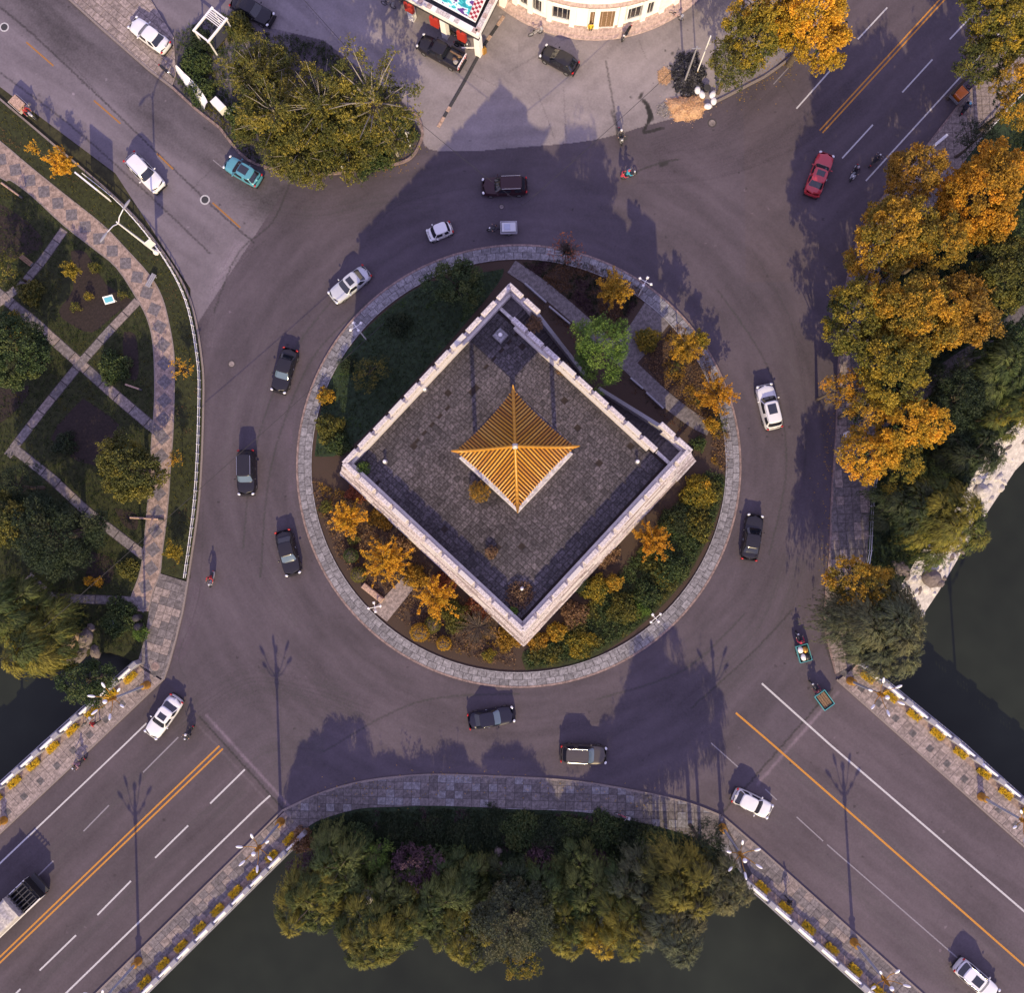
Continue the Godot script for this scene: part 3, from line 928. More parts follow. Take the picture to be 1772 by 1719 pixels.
func build_island_ground() -> void:
	# pavement ring with its kerb
	var w := thing("island_pavement", "ring of grey granite slabs round the central island", "pavement", island)
	w.set_meta("kind", "structure")
	var circle := PackedVector3Array()
	for k in 128:
		circle.append(Vector3(cos(TAU * k / 128), 0, sin(TAU * k / 128)))
	var scaled := func(r: float) -> PackedVector3Array:
		var out := PackedVector3Array()
		for p in circle:
			out.append(p * r)
		return out
	var g := Geo.new()
	g.sweep(scaled.call(island_r - 0.75), 0.6, 0.6, -0.03, 0.13, true)
	part(w, "bed", g, M.mortar)
	g = Geo.new()
	g.sweep(scaled.call(island_r - 0.10), 0.10, 0.10, -0.03, 0.165, true)
	part(w, "kerb", g, M.kerb_pink)
	g = Geo.new()
	g.sweep(scaled.call(island_r - 1.52), 0.06, 0.06, -0.03, 0.175, true)
	part(w, "inner_edging", g, M.granite3)
	for row in 2:
		var r0 := island_r - 0.22 - 0.62 * row
		var count := 148
		for k in count:
			var a0 := TAU * (k + 0.5 * row) / count + 0.0012
			var a1 := TAU * (k + 1 + 0.5 * row) / count - 0.0012
			g = Geo.new()
			var poly := PackedVector2Array()
			for q in [[a0, r0], [a1, r0], [a1, r0 - 0.59], [a0, r0 - 0.59]]:
				poly.append(Vector2(cos(q[0]), sin(q[0])) * q[1])
			g.prism(poly, 0.10, 0.155 + rng.randf_range(-0.006, 0.006))
			part(w, "slab", g, M["granite%d" % [[0, 1, 1, 2, 2, 3, 3][rng.randi() % 7]]])
	# soil inside, grass on the shaded and the lake side
	g = Geo.new()
	var disc := PackedVector2Array()
	for p in circle:
		disc.append(Vector2(p.x, p.z) * (island_r - 1.55) + Vector2(island.x, island.z))
	g.prism(disc, -0.02, 0.06)
	struct("island_soil", g, M.mulch, "brown mulch covering the central island's planting beds", "soil")
	for patch in [[[545, 790, 560, 690, 600, 610, 660, 545, 740, 490, 850, 470, 872, 470, 840, 520, 700, 680, 600, 780], "lawn_dark", "shaded dark lawn beside the battlements on the island"], [[910, 1160, 1010, 1145, 1100, 1090, 1180, 1010, 1230, 920, 1256, 830, 1225, 830, 1160, 900, 1050, 1020, 960, 1100, 905, 1128], "lawn", "overgrown grass bed on the island's sunny side"]]:
		g = Geo.new()
		var poly := flat2(smooth(path(patch[0] + [patch[0][0], patch[0][1]]), 3))
		var cut := Geometry2D.intersect_polygons(poly, disc)
		for c in cut:
			g.prism(c, 0.0, 0.085)
		struct("island_lawn", g, M[patch[1]], patch[2], "lawn")
	# the walk behind the platform, the entrance and the small way
	g = Geo.new()
	g.sweep(smooth(path([885, 462, 940, 500, 1010, 560, 1080, 625, 1150, 690, 1200, 728, 1228, 742]), 3), 0.75, 0.75, 0.0, 0.12)
	struct("island_walk", g, M.promenade2, "narrow concrete walk along the stair side of the platform", "path")
	g = Geo.new()
	g.prism(area([1126, 508, 1170, 545, 1128, 600, 1100, 632, 1062, 600, 1092, 560]), 0.0, 0.115)
	struct("island_entrance", g, M.promenade2, "paved entrance from the ring to the platform stairs", "path")
	g = Geo.new()
	g.prism(area([645, 1056, 670, 1076, 728, 1004, 706, 990]), 0.0, 0.14)
	struct("island_ramp", g, M.walk2, "pale concrete way leading into the island beside the golden saplings", "path")

# ------------------------------------------------------------------ the platform, its pavilion and the buildings
const DECK := 11.6
const WALL_TOP := 12.4

func build_fort() -> void:
	var c: Array[Vector3] = [at(880, 486, 13.2), at(1199, 778, 13.2), at(907, 1097, 13.2), at(590, 806, 13.2)]      # far corner, stair corner, near corner, garden-side corner
	var mid := (c[0] + c[1] + c[2] + c[3]) * 0.25
	mid.y = 0.0
	var side := (c[0].distance_to(c[1]) + c[1].distance_to(c[2]) + c[2].distance_to(c[3]) + c[3].distance_to(c[0])) * 0.25
	var ax := c[1] - c[0]
	var turn := -atan2(ax.z, ax.x)
	var fort := thing("platform", "square brick platform with battlements on the round island", "fortress", mid, turn)
	var h := side * 0.5
	var lean := 1.95
	var inner := -h + 1.95        # where the parapet above the stairs runs
	# body: battered faces, plain towards the stairs
	var g := Geo.new()
	var t := [Vector3(-h, DECK, inner), Vector3(h, DECK, inner), Vector3(h, DECK, h), Vector3(-h, DECK, h)]
	var b := [Vector3(-h - lean, -0.1, inner), Vector3(h + lean, -0.1, inner), Vector3(h + lean, -0.1, h + lean), Vector3(-h - lean, -0.1, h + lean)]
	for k in 4:
		var j := (k + 1) % 4
		g.quad(b[j], b[k], t[k], t[j])
	g.quad(t[3], t[2], t[1], t[0])
	part(fort, "wall", g, M.brick_wall)
	# projecting courses on the battered faces
	for f in [[Vector3(h, 0, h), Vector3(-1, 0, 0), Vector3(0, 0, 1), 2.0 * h], [Vector3(h, 0, -h), Vector3(0, 0, 1), Vector3(1, 0, 0), 2.0 * h], [Vector3(-h, 0, h), Vector3(0, 0, -1), Vector3(-1, 0, 0), 2.0 * h - 1.95]]:
		for k in 9:
			var y := 0.9 + 1.28 * k
			var out := lean * (DECK - y) / DECK
			var start: Vector3 = f[0] + f[1] * -out + f[2] * out + Vector3.UP * y
			var length: float = f[3] + 2.0 * out
			var q := 0.0
			while q < length - 0.3:
				var l := minf(rng.randf_range(1.2, 4.2), length - q)
				g = Geo.new()
				g.box(start + f[1] * (q + l * 0.5), Vector3(l - 0.05, rng.randf_range(0.25, 0.75), rng.randf_range(0.06, 0.16)), Basis(f[1], Vector3.UP, f[1].cross(Vector3.UP)))
				part(fort, "brick_course", g, M[["coping", "brick_cap", "brick_wall", "brick_worn"][rng.randi() % 4]])
				q += l
	g = Geo.new()
	g.quad(Vector3(-h, DECK + 0.004, inner), Vector3(-h, DECK + 0.004, h), Vector3(h, DECK + 0.004, h), Vector3(h, DECK + 0.004, inner))
	part(fort, "deck_bed", g, M.soil)
	# deck paving
	var stone := Geo.new()
	stone.slab(Vector3.ZERO, Vector3(0.475, 0.05, 0.475), 0.015)
	var mesh := stone.mesh()
	var cells := []
	var a := 0.505
	var nx := int((2.0 * h - 1.3) / a)
	var nz := int((h - inner - 1.0) / a)
	for i in nx:
		for j in nz:
			var p := Vector3(-h + 0.68 + (i + 0.5) * a + (0.25 if j % 2 == 0 and i > 4 and i < nx - 5 and (j / 9) % 2 == 0 else 0.0), DECK - 0.01, inner + 0.5 + (j + 0.5) * a)
			cells.append([Vector2(p.x + 1.0, p.z - 6.0).length_squared(), p])
	cells.sort_custom(func(p, q): return p[0] < q[0])
	var moss := FastNoiseLite.new()
	moss.seed = 9
	moss.frequency = 0.09
	var rest: Array = []
	var tints := PackedColorArray()
	for k in cells.size():
		var p: Vector3 = cells[k][1]
		var xf := Transform3D(Basis(Vector3.UP, rng.randf_range(-0.02, 0.02)), p + Vector3.UP * rng.randf_range(-0.02, 0.012))
		if rng.randf() < 0.012:
			continue
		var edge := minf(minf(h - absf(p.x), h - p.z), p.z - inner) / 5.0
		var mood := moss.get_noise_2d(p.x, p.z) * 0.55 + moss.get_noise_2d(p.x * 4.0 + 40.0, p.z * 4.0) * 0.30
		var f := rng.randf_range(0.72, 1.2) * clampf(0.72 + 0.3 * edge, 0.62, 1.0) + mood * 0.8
		if rng.randf() < 0.03:
			f += rng.randf_range(0.2, 0.6)
		if rng.randf() < 0.10:
			f *= rng.randf_range(0.55, 0.8)
		f = clampf(f, 0.42, 2.2)
		if k < 300:
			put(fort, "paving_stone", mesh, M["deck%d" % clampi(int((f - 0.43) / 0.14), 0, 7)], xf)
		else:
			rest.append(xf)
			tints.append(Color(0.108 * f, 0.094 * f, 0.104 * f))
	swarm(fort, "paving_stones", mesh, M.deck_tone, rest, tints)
	# parapets: a low wall with a coping ledge, merlons on it
	var merlon := Geo.new()
	merlon.slab(Vector3.ZERO, Vector3(1.62, 0.80, 0.46), 0.05)
	var merlon_mesh := merlon.mesh()
	var slot := Geo.new()
	slot.box(Vector3(0, 0.42, 0), Vector3(0.16, 0.22, 0.46))
	var cap := Geo.new()
	cap.slab(Vector3(0, 0.80, 0), Vector3(1.56, 0.06, 0.42), 0.03)
	var cap_mesh := cap.mesh()
	var slot_mesh := slot.mesh()
	for r in [[Vector3(-h, 0, -h), Vector3(0, 0, 1), 2.0 * h, Vector3(1, 0, 0), 0.0], [Vector3(-h, 0, h), Vector3(1, 0, 0), 2.0 * h, Vector3(0, 0, -1), 0.0], [Vector3(h, 0, h), Vector3(0, 0, -1), 2.0 * h, Vector3(-1, 0, 0), 0.0], [Vector3(-h + 2.2, 0, inner), Vector3(1, 0, 0), 2.0 * h - 4.4, Vector3(0, 0, 1), 0.0]]:
		var from: Vector3 = r[0]
		var along: Vector3 = r[1]
		var length: float = r[2]
		var into: Vector3 = r[3]
		var basis := Basis(along, Vector3.UP, along.cross(Vector3.UP))
		g = Geo.new()
		g.box(from + along * length * 0.5 + into * 0.34 + Vector3.UP * (DECK + (WALL_TOP - DECK) * 0.5 - 0.15), Vector3(length - (0.0 if absf(along.z) > 0.5 else 1.36), WALL_TOP - DECK + 0.30, 0.68), basis)
		part(fort, "parapet_wall", g, M.brick_cap)
		g = Geo.new()
		g.box(from + along * length * 0.5 + into * 0.60 + Vector3.UP * (WALL_TOP + 0.03), Vector3(length - 1.36, 0.10, 0.24), basis)
		part(fort, "coping", g, M.coping)
		var count := int(round(length / 1.96))
		var step := length / count
		for k in count:
			var p := from + along * (step * (k + 0.5)) + into * 0.24
			var m := put(fort, "merlon", merlon_mesh, M.brick_cap, Transform3D(basis, p + Vector3.UP * WALL_TOP))
			put(m, "cap", cap_mesh, M.coping if k % 4 == 3 else M.brick_cap)
			put(m, "loophole", slot_mesh, M.hole_dark, Transform3D(Basis(), Vector3(rng.randf_range(-0.3, 0.3), 0, 0)))
	# stairs in the corridor outside the fourth parapet: landings at both ends, flights that fall towards the middle
	for e in [-1.0, 1.0]:
		g = Geo.new()
		g.box(Vector3(e * (h - 1.1), DECK * 0.5, (-h + inner) * 0.5 + 0.1), Vector3(2.2, DECK, inner + h - 0.2))
		part(fort, "landing", g, M.stair)
		for k in 2:
			var m := put(fort, "merlon", merlon_mesh, M.brick_cap, Transform3D(Basis(), Vector3(e * (h - 0.85 - 2.0 * k), WALL_TOP, -h + 0.22)))
			put(m, "cap", cap_mesh, M.brick_cap)
		g = Geo.new()
		g.box(Vector3(e * (h - 1.5), (WALL_TOP + 0.0) * 0.5, -h + 0.3), Vector3(3.0, WALL_TOP, 0.6))
		part(fort, "stair_wall", g, M.brick_cap)
		for k in 24:
			var y := DECK - 0.30 * (k + 1)
			var x: float = e * (h - 2.2 - 0.33 * (k + 0.5))
			g = Geo.new()
			g.slab(Vector3(x, y - 0.6, (-h + inner) * 0.5 + 0.16), Vector3(0.40, 0.6, inner + h - 0.35), 0.03)
			part(fort, "step", g, M.stair)
		# the sloping outer wall of the flight
		g = Geo.new()
		var x0: float = e * (h - 3.0)
		var x1: float = e * (h - 2.2 - 0.33 * 24)
		var y1 := DECK - 7.2 + 0.9
		var q := [Vector3(x0, 0, -h), Vector3(x1, 0, -h), Vector3(x1, y1, -h), Vector3(x0, WALL_TOP - 0.02, -h)]
		for k in 4:
			q[k].z = -h
		var p2 := []
		for k in 4:
			p2.append(q[k] + Vector3(0, 0, 0.34))
		if e > 0:
			g.quad(q[0], q[1], q[2], q[3])
			g.quad(p2[1], p2[0], p2[3], p2[2])
			g.quad(q[3], q[2], p2[2], p2[3])
		else:
			g.quad(q[1], q[0], q[3], q[2])
			g.quad(p2[0], p2[1], p2[2], p2[3])
			g.quad(q[2], q[3], p2[3], p2[2])
		part(fort, "stair_wall", g, M.post_grey)
	# the inner wall ends by the landings
	for e in [-1.0, 1.0]:
		g = Geo.new()
		g.box(Vector3(e * (h - 1.45), DECK + 0.18, inner + 0.1), Vector3(1.5, 0.36, 0.28))
		part(fort, "sill", g, M.marble)
	# pavilion stone
	var plaza_mid := at(894.5, 807.5, 0)
	build_pavilion(plaza_mid, turn)
	# small things standing on the deck
	for s in [[866, 581, 0.55, "square stone lamp base near the platform's far corner"], [666, 799, 0.0, "small white round lamp near the platform's garden-side corner"], [961, 629, 0.0, "small white round lamp beside the stair parapet"], [1103, 799, 0.0, "small white round lamp near the platform's stair corner"], [903, 1019, 0.0, "small white round lamp near the platform's bottom corner"], [735, 674, 0.0, "small white round lamp beside the long shaded parapet"]]:
		var p := at(s[0], s[1], DECK + 0.3)
		p.y = DECK + 0.045
		var o := thing("deck_lamp", s[3], "lamp", p, turn)
		if s[2] > 0.0:
			g = Geo.new()
			g.slab(Vector3.ZERO, Vector3(1.0, 0.45, 1.0), 0.05)
			part(o, "pedestal", g, M.granite3)
			g = Geo.new()
			g.ball(Vector3(0, 0.62, 0), Vector3(0.2, 0.2, 0.2))
			part(o, "globe", g, M.white_paint)
		else:
			g = Geo.new()
			g.lathe(Vector3.ZERO, [[0.22, 0.0], [0.22, 0.08], [0.1, 0.12], [0.1, 0.3]], 10)
			part(o, "foot", g, M.granite2)
			g = Geo.new()
			g.ball(Vector3(0, 0.44, 0), Vector3(0.17, 0.15, 0.17))
			part(o, "globe", g, M.white_paint)

func build_pavilion(where: Vector3, turn: float) -> void:
	var o := thing("pavilion", "square pavilion with a golden tiled pyramid roof on the platform", "pavilion", Vector3(where.x, DECK + 0.04, where.z), turn)
	var g := Geo.new()
	g.slab(Vector3.ZERO, Vector3(7.15, 0.5, 7.15), 0.06)
	part(o, "plinth", g, M.marble)
	for i in 2:
		for j in 2:
			g = Geo.new()
			g.lathe(Vector3((i * 2 - 1) * 2.5, 0.5, (j * 2 - 1) * 2.5), [[0.30, 0.0], [0.30, 0.12], [0.2, 0.2], [0.19, 5.7]], 12)
			part(o, "column", g, M.red_paint)
	for k in 4:
		g = Geo.new()
		g.box(Vector3(0, 5.9, 2.5), Vector3(5.4, 0.5, 0.22))
		put(o, "beam", g.mesh(), M.red_paint, Transform3D(Basis(Vector3.UP, k * PI / 2), Vector3.ZERO))
	# roof: eave half-width S at the corners, a concave slope, lifted corners
	var s := 3.42
	var eave := 6.35
	var rise := 2.8
	var surf := func(u: float, w: float) -> Vector3:      # u across the face in metres, w from the centre outwards 0..1 of the eave distance
		var edge := s * (1.0 - 0.055 * (1.0 - pow(minf(absf(u) / s, 1.0), 2.0)))
		var z := edge * w
		var corner := pow(absf(u) / s, 3.0) * pow(w, 3.0)
		return Vector3(u, eave + rise * pow(1.0 - w, 1.28) + 0.55 * corner, z)
	for k in 4:
		var basis := Basis(Vector3.UP, k * PI / 2)
		# underlying sheet
		g = Geo.new()
		var rows := []
		for i in 9:
			var w := 0.001 + i / 8.0
			var row := PackedVector3Array()
			for j in 13:
				var u := (j / 6.0 - 1.0) * s * minf(w, 1.0)
				var p: Vector3 = surf.call(u, minf(w, 1.0))
				p.z = maxf(p.z, absf(u) * 0.999)
				row.append(p)
			rows.append(row)
		for i in 8:
			for j in 12:
				var p0: Vector3 = rows[i][j]
				var p1: Vector3 = rows[i][j + 1]
				var p2: Vector3 = rows[i + 1][j + 1]
				var p3: Vector3 = rows[i + 1][j]
				g.quad(p0, p3, p2, p1)
				g.quad(p1 - Vector3.UP * 0.16, p2 - Vector3.UP * 0.16, p3 - Vector3.UP * 0.16, p0 - Vector3.UP * 0.16)
		for j in 12:
			var p3: Vector3 = rows[8][j]
			var p2: Vector3 = rows[8][j + 1]
			g.quad(p3 - Vector3.UP * 0.16, p2 - Vector3.UP * 0.16, p2, p3)
		put(o, "roof", g.mesh(), M.roof_base, Transform3D(basis, Vector3.ZERO))
		# rounded rows of golden tiles running down the slope
		var n := 26
		for i in n:
			var u := (i + 0.5 - n / 2.0) * (2.0 * s / n) * 0.985
			var w0 := clampf(absf(u) / s + 0.02, 0.03, 1.0)
			var pts := PackedVector3Array()
			var rad := PackedFloat32Array()
			var m := maxi(2, int(6 * (1.0 - w0)) + 2)
			for q in m:
				var w := lerpf(w0, 1.012, q / float(m - 1))
				var p: Vector3 = surf.call(u, minf(w, 1.0))
				p.z = maxf(p.z, absf(u)) + (0.05 if q == m - 1 else 0.0)
				pts.append(p + Vector3.UP * 0.045)
				rad.append(0.083)
			g = Geo.new()
			g.tube(pts, rad, 6)
			put(o, "tile_row", g.mesh(), M[["roof_tile", "roof_tile", "roof_tile_old", "roof_tile_pale"][rng.randi() % 4]], Transform3D(basis, Vector3.ZERO))
		# hip with an upturned tip
		g = Geo.new()
		var hip := PackedVector3Array()
		var hr := PackedFloat32Array()
		for q in 10:
			var w := q / 9.0
			var p: Vector3 = surf.call(s * w, w)
			p.x = s * w
			p.z = s * w
			hip.append(p + Vector3.UP * 0.1)
			hr.append(0.13)
		hip.append(hip[9] + Vector3(0.24, 0.30, 0.24))
		hr.append(0.05)
		g.tube(hip, hr, 8)
		put(o, "hip_ridge", g.mesh(), M.roof_tile, Transform3D(basis, Vector3.ZERO))
	g = Geo.new()
	g.lathe(Vector3(0, eave + rise - 0.1, 0), [[0.26, 0.0], [0.26, 0.14], [0.16, 0.24], [0.20, 0.40], [0.13, 0.54], [0.07, 0.64], [0.03, 0.8]], 12)
	part(o, "finial", g, M.marble)
	g = Geo.new()
	g.box(Vector3(0, eave - 0.12, 0), Vector3(5.2, 0.08, 5.2))
	part(o, "ceiling", g, M.wood)

func build_buildings() -> void:
	# round white building: a wall that curves, windows and a door at street level, pink steps
	var mid := at(1030, -182)
	var radius := (at(1030, 50) - mid).length()
	var o := thing("round_building", "round white building with barred windows and a pink base at the plaza", "building", mid)
	var g := Geo.new()
	var prof := [[radius, 0.0], [radius, 11.0], [radius - 0.5, 11.0], [radius - 0.5, 10.2], [0.1, 10.4]]
	g.lathe(Vector3.ZERO, prof, 96)
	part(o, "wall", g, M.plaster)
	for st in [[0.85, 0.42], [1.25, 0.22]]:
		g = Geo.new()
		g.lathe(Vector3.ZERO, [[radius + st[0], 0.0], [radius + st[0], st[1]], [radius - 0.2, st[1]]], 96)
		part(o, "base_step", g, M.plaster_pink)
	g = Geo.new()
	g.lathe(Vector3.ZERO, [[radius - 0.1, 3.9], [radius + 0.28, 3.95], [radius + 0.28, 4.2], [radius - 0.1, 4.3]], 96)
	part(o, "string_course", g, M.plaster_pink)
	for k in 13:
		var px: float = 790.0 + 40.0 * k
		var p := at(px, 40) - mid
		var ang := atan2(p.z, p.x)
		g = Geo.new()
		var cb := Basis(Vector3.UP, PI / 2 - ang)
		var c := Vector3(cos(ang), 0, sin(ang)) * radius
		g.box(c + Vector3.UP * 2.2 + c.normalized() * 0.10, Vector3(0.55, 3.5, 0.4), cb)
		part(o, "pilaster", g, M.plaster)
	for wdw in [[919, 4, 2.4, false], [972, 28, 2.6, false], [1042, 34, 2.5, true], [1108, 19, 2.7, false]]:
		var p := at(wdw[0], wdw[1], 2.2) - mid
		var ang := atan2(p.z, p.x)
		var out := Vector3(cos(ang), 0, sin(ang))
		var cb := Basis(Vector3.UP, PI / 2 - ang)
		var c: Vector3 = out * (radius + 0.02) + Vector3.UP * (2.3 if not wdw[3] else 1.9)
		var hgt := 1.9 if not wdw[3] else 2.9
		var pane := Geo.new()
		pane.box(c, Vector3(wdw[2], hgt, 0.06), cb)
		var wnode := part(o, "door" if wdw[3] else "window", pane, M.wood if wdw[3] else M.glass)
		g = Geo.new()
		for e in [-1.0, 1.0]:
			g.box(c + cb * Vector3(e * (wdw[2] * 0.5 + 0.08), 0, 0.06), Vector3(0.16, hgt + 0.32, 0.22), cb)
			g.box(c + cb * Vector3(0, e * (hgt * 0.5 + 0.08), 0.06), Vector3(wdw[2], 0.16, 0.22), cb)
		part(wnode, "frame", g, M.white_paint)
		for k in 5:
			g = Geo.new()
			g.box(c + cb * Vector3((k - 2) * wdw[2] / 5.2, 0, 0.08), Vector3(0.07, hgt, 0.06), cb)
			part(wnode, "bar", g, M.stone_pink if wdw[3] else M.tarp)
	# the shop canopy with its painted board: a white rim on pillars
	var a := at(690, -8, 3.6)
	var b := at(828, 66, 3.6)
	var d := at(868, -14, 3.6)
	a.y = 0; b.y = 0; d.y = 0
	var shop := thing("shop_canopy", "dark flat shop canopy with a white rim and a colourful board", "building")
	var u := (a - b).normalized()
	var v := (d - b).normalized()
	var far := 13.0
	g = Geo.new()
	g.prism(PackedVector2Array([Vector2(b.x, b.z), Vector2(b.x + u.x * far, b.z + u.z * far), Vector2(b.x + u.x * far + v.x * far, b.z + u.z * far + v.z * far), Vector2(b.x + v.x * far, b.z + v.z * far)]), 3.1, 3.4)
	part(shop, "roof", g, M.dark_roof)
	for e in [[u, v], [v, u]]:
		g = Geo.new()
		var w: Vector3 = e[0]
		var into: Vector3 = e[1]
		g.box(b + w * (far * 0.5 + (0.0 if e[0] == u else 0.3)) + into * 0.3 + Vector3.UP * 3.55, Vector3(far - (0.0 if e[0] == u else 0.6), 0.9, 0.58), Basis(w, Vector3.UP, w.cross(Vector3.UP)))
		part(shop, "rim", g, M.plaster)
		for k in 24:
			g = Geo.new()
			var bp := Basis(w, Vector3.UP, w.cross(Vector3.UP))
			g.slab(b + w * (0.55 + 0.52 * k) + into * 0.3 + Vector3.UP * 4.0, Vector3(0.49, 0.04, 0.50), 0.01, bp)
			part(shop, "rim_tile", g, [M.plaster_pink, M.plaster, M.brick_cap][rng.randi() % 3])
	for q in [[0.25, 0.25], [4.2, 0.25], [8.2, 0.25], [0.25, 6.0]]:
		g = Geo.new()
		var p: Vector3 = b + u * q[0] + v * q[1]
		g.box(p + Vector3.UP * 1.55, Vector3(0.62, 3.1, 0.62), Basis(u, Vector3.UP, u.cross(Vector3.UP)))
		part(shop, "pillar", g, M.plaster)
	# the board lies tilted behind the rim; its print is wavy bands of colour
	g = Geo.new()
	var q0 := b + u * 1.0 + v * 1.35 + Vector3.UP * 3.7
	var q1 := b + u * 7.6 + v * 1.35 + Vector3.UP * 3.7
	var lift := v * 3.2 + Vector3.UP * 1.0
	g.quad(q1, q1 + lift, q0 + lift, q0)
	for p in [Vector2(1, 1), Vector2(0, 0), Vector2(1, 0), Vector2(1, 1), Vector2(0, 1), Vector2(0, 0)]:
		g.uv.append(p)
	var bm := StandardMaterial3D.new()
	bm.albedo_texture = board_print()
	bm.roughness = 0.6
	M.board = bm
	part(shop, "board", g, bm)
	g = Geo.new()
	g.box((q0 + q1) * 0.5 + lift * 0.5 - Vector3.UP * 0.12, Vector3(q0.distance_to(q1) + 0.2, 0.08, lift.length() + 0.2), Basis(u, lift.normalized().cross(u).normalized() * -1.0, lift.normalized()).orthonormalized())
	part(shop, "board_back", g, M.white_paint)
	# red lanterns on its outer side
	for s in [[708, 12, "first"], [752, 37, "second"], [799, 62, "third"]]:
		var p := at(s[0], s[1], 2.4)
		var l := thing("red_lantern", "%s red box sign under the canopy rim, counted from the plaza's shaded side" % s[2], "sign", p, -atan2(u.z, u.x), "red box signs under the canopy rim")
		g = Geo.new()
		g.slab(Vector3(0, -0.75, 0), Vector3(0.95, 1.5, 0.36), 0.06)
		part(l, "panel", g, M.red_paint)
		g = Geo.new()
		g.box(Vector3(0, 0.80, 0.0), Vector3(0.1, 0.12, 0.3))
		part(l, "hook", g, M.iron)
	# guard booth frame in the hedge
	var f := thing("white_shelter", "white steel frame shelter open at the top in the hedge", "shelter", at(372, 56, 1.3) * Vector3(1, 0, 1), -atan2(0.79, -0.62) + PI)
	var post := Geo.new()
	post.box(Vector3(0, 1.3, 0), Vector3(0.12, 2.6, 0.12))
	for i in [-1, 1]:
		for j in [-1, 1]:
			put(f, "post", post.mesh(), M.white_paint, Transform3D(Basis(), Vector3(i * 1.45, 0, j * 0.95)))
	for j in [-1, 1]:
		g = Geo.new()
		g.box(Vector3(0, 2.64, j * 0.95), Vector3(3.2, 0.16, 0.2))
		part(f, "beam", g, M.white_paint)
	for i in [-1, 1]:
		g = Geo.new()
		g.box(Vector3(i * 1.45, 2.56, 0), Vector3(0.16, 0.14, 1.7))
		part(f, "beam", g, M.white_paint)
	for k in 5:
		g = Geo.new()
		g.box(Vector3(0.35 + 0.2 * k, 2.72, 0), Vector3(0.08, 0.05, 2.0))
		part(f, "slat", g, M.white_paint)
	g = Geo.new()
	g.box(Vector3(0, 0.5, 0), Vector3(2.4, 0.06, 1.5))
	part(f, "table", g, M.iron)

func board_print() -> ImageTexture:
	var im := Image.create(256, 128, false, Image.FORMAT_RGB8)
	var f := FastNoiseLite.new()
	f.seed = 5
	f.frequency = 0.02
	for y in 128:
		for x in 256:
			var k := f.get_noise_2d(x, y * 2.0) + 0.35 * sin(x * 0.05 + y * 0.12)
			var c := Color(0.80, 0.92, 0.95)
			if k > 0.28:
				c = Color(0.10, 0.55, 0.62)
			elif k > 0.08:
				c = Color(0.25, 0.75, 0.78)
			elif k < -0.32:
				c = Color(0.35, 0.20, 0.50)
			if x < 34:
				c = Color(0.55, 0.12, 0.2) if (y / 9 + x / 11) % 2 == 0 else Color(0.85, 0.8, 0.8)
			im.set_pixel(x, y, c)
	return ImageTexture.create_from_image(im)

# ------------------------------------------------------------------ trees, shrubs, flowers
func leaf_mesh(kind: String) -> Mesh:
	if leaf_meshes.has(kind):
		return leaf_meshes[kind]
	var r := RandomNumberGenerator.new()
	r.seed = hash(kind)
	var g := Geo.new()
	var count := 7
	var long := 0.52
	var wide := 0.34
	match kind:
		"strand":
			count = 5; long = 0.95; wide = 0.10
		"spray":
			count = 9; long = 0.55; wide = 0.15
		"petal":
			count = 10; long = 0.30; wide = 0.20
		"blade":
			count = 7; long = 0.75; wide = 0.10
	for k in count:
		var d := Vector3(r.randfn(), r.randfn(), r.randfn()).normalized()
		var c := Vector3(r.randf_range(-0.3, 0.3), r.randf_range(-0.25, 0.25), r.randf_range(-0.3, 0.3))
		if kind == "strand":
			d = Vector3(r.randf_range(-0.35, 0.35), -0.25, 1.0).normalized()
			c = Vector3(r.randf_range(-0.3, 0.3), r.randf_range(-0.15, 0.15), r.randf_range(-0.5, 0.3))
		elif kind == "blade":
			d = Vector3(r.randf_range(-0.7, 0.7), 0.8, r.randf_range(-0.7, 0.7)).normalized()
			c = Vector3(r.randf_range(-0.4, 0.4), 0, r.randf_range(-0.4, 0.4))
		elif kind == "petal":
			d.y = absf(d.y) * 0.6
		var s := d.cross(Vector3(r.randfn(), r.randfn() + 0.6, r.randfn())).normalized()
		var up := s.cross(d)
		var a := c
		var b := c + d * long * 0.5 + s * wide * 0.5 - up * 0.03
		var e := c + d * long
		var f := c + d * long * 0.5 - s * wide * 0.5 - up * 0.03
		g.tri(a, b, e)
		g.tri(a, e, f)
	leaf_meshes[kind] = g.mesh()
	return leaf_meshes[kind]

func spin(size: float) -> Basis:
	return Basis(Vector3(rng.randfn(), rng.randfn(), rng.randfn()).normalized(), rng.randf() * TAU).scaled(Vector3.ONE * size * rng.randf_range(0.75, 1.25))

func hue(pal: Array, t: float, f := 1.0) -> Color:
	t = clampf(t, 0.0, 0.999) * (pal.size() - 1)
	var k := int(t)
	var c: Color = pal[k].lerp(pal[k + 1], t - k)
	return Color(c.r * f, c.g * f, c.b * f)

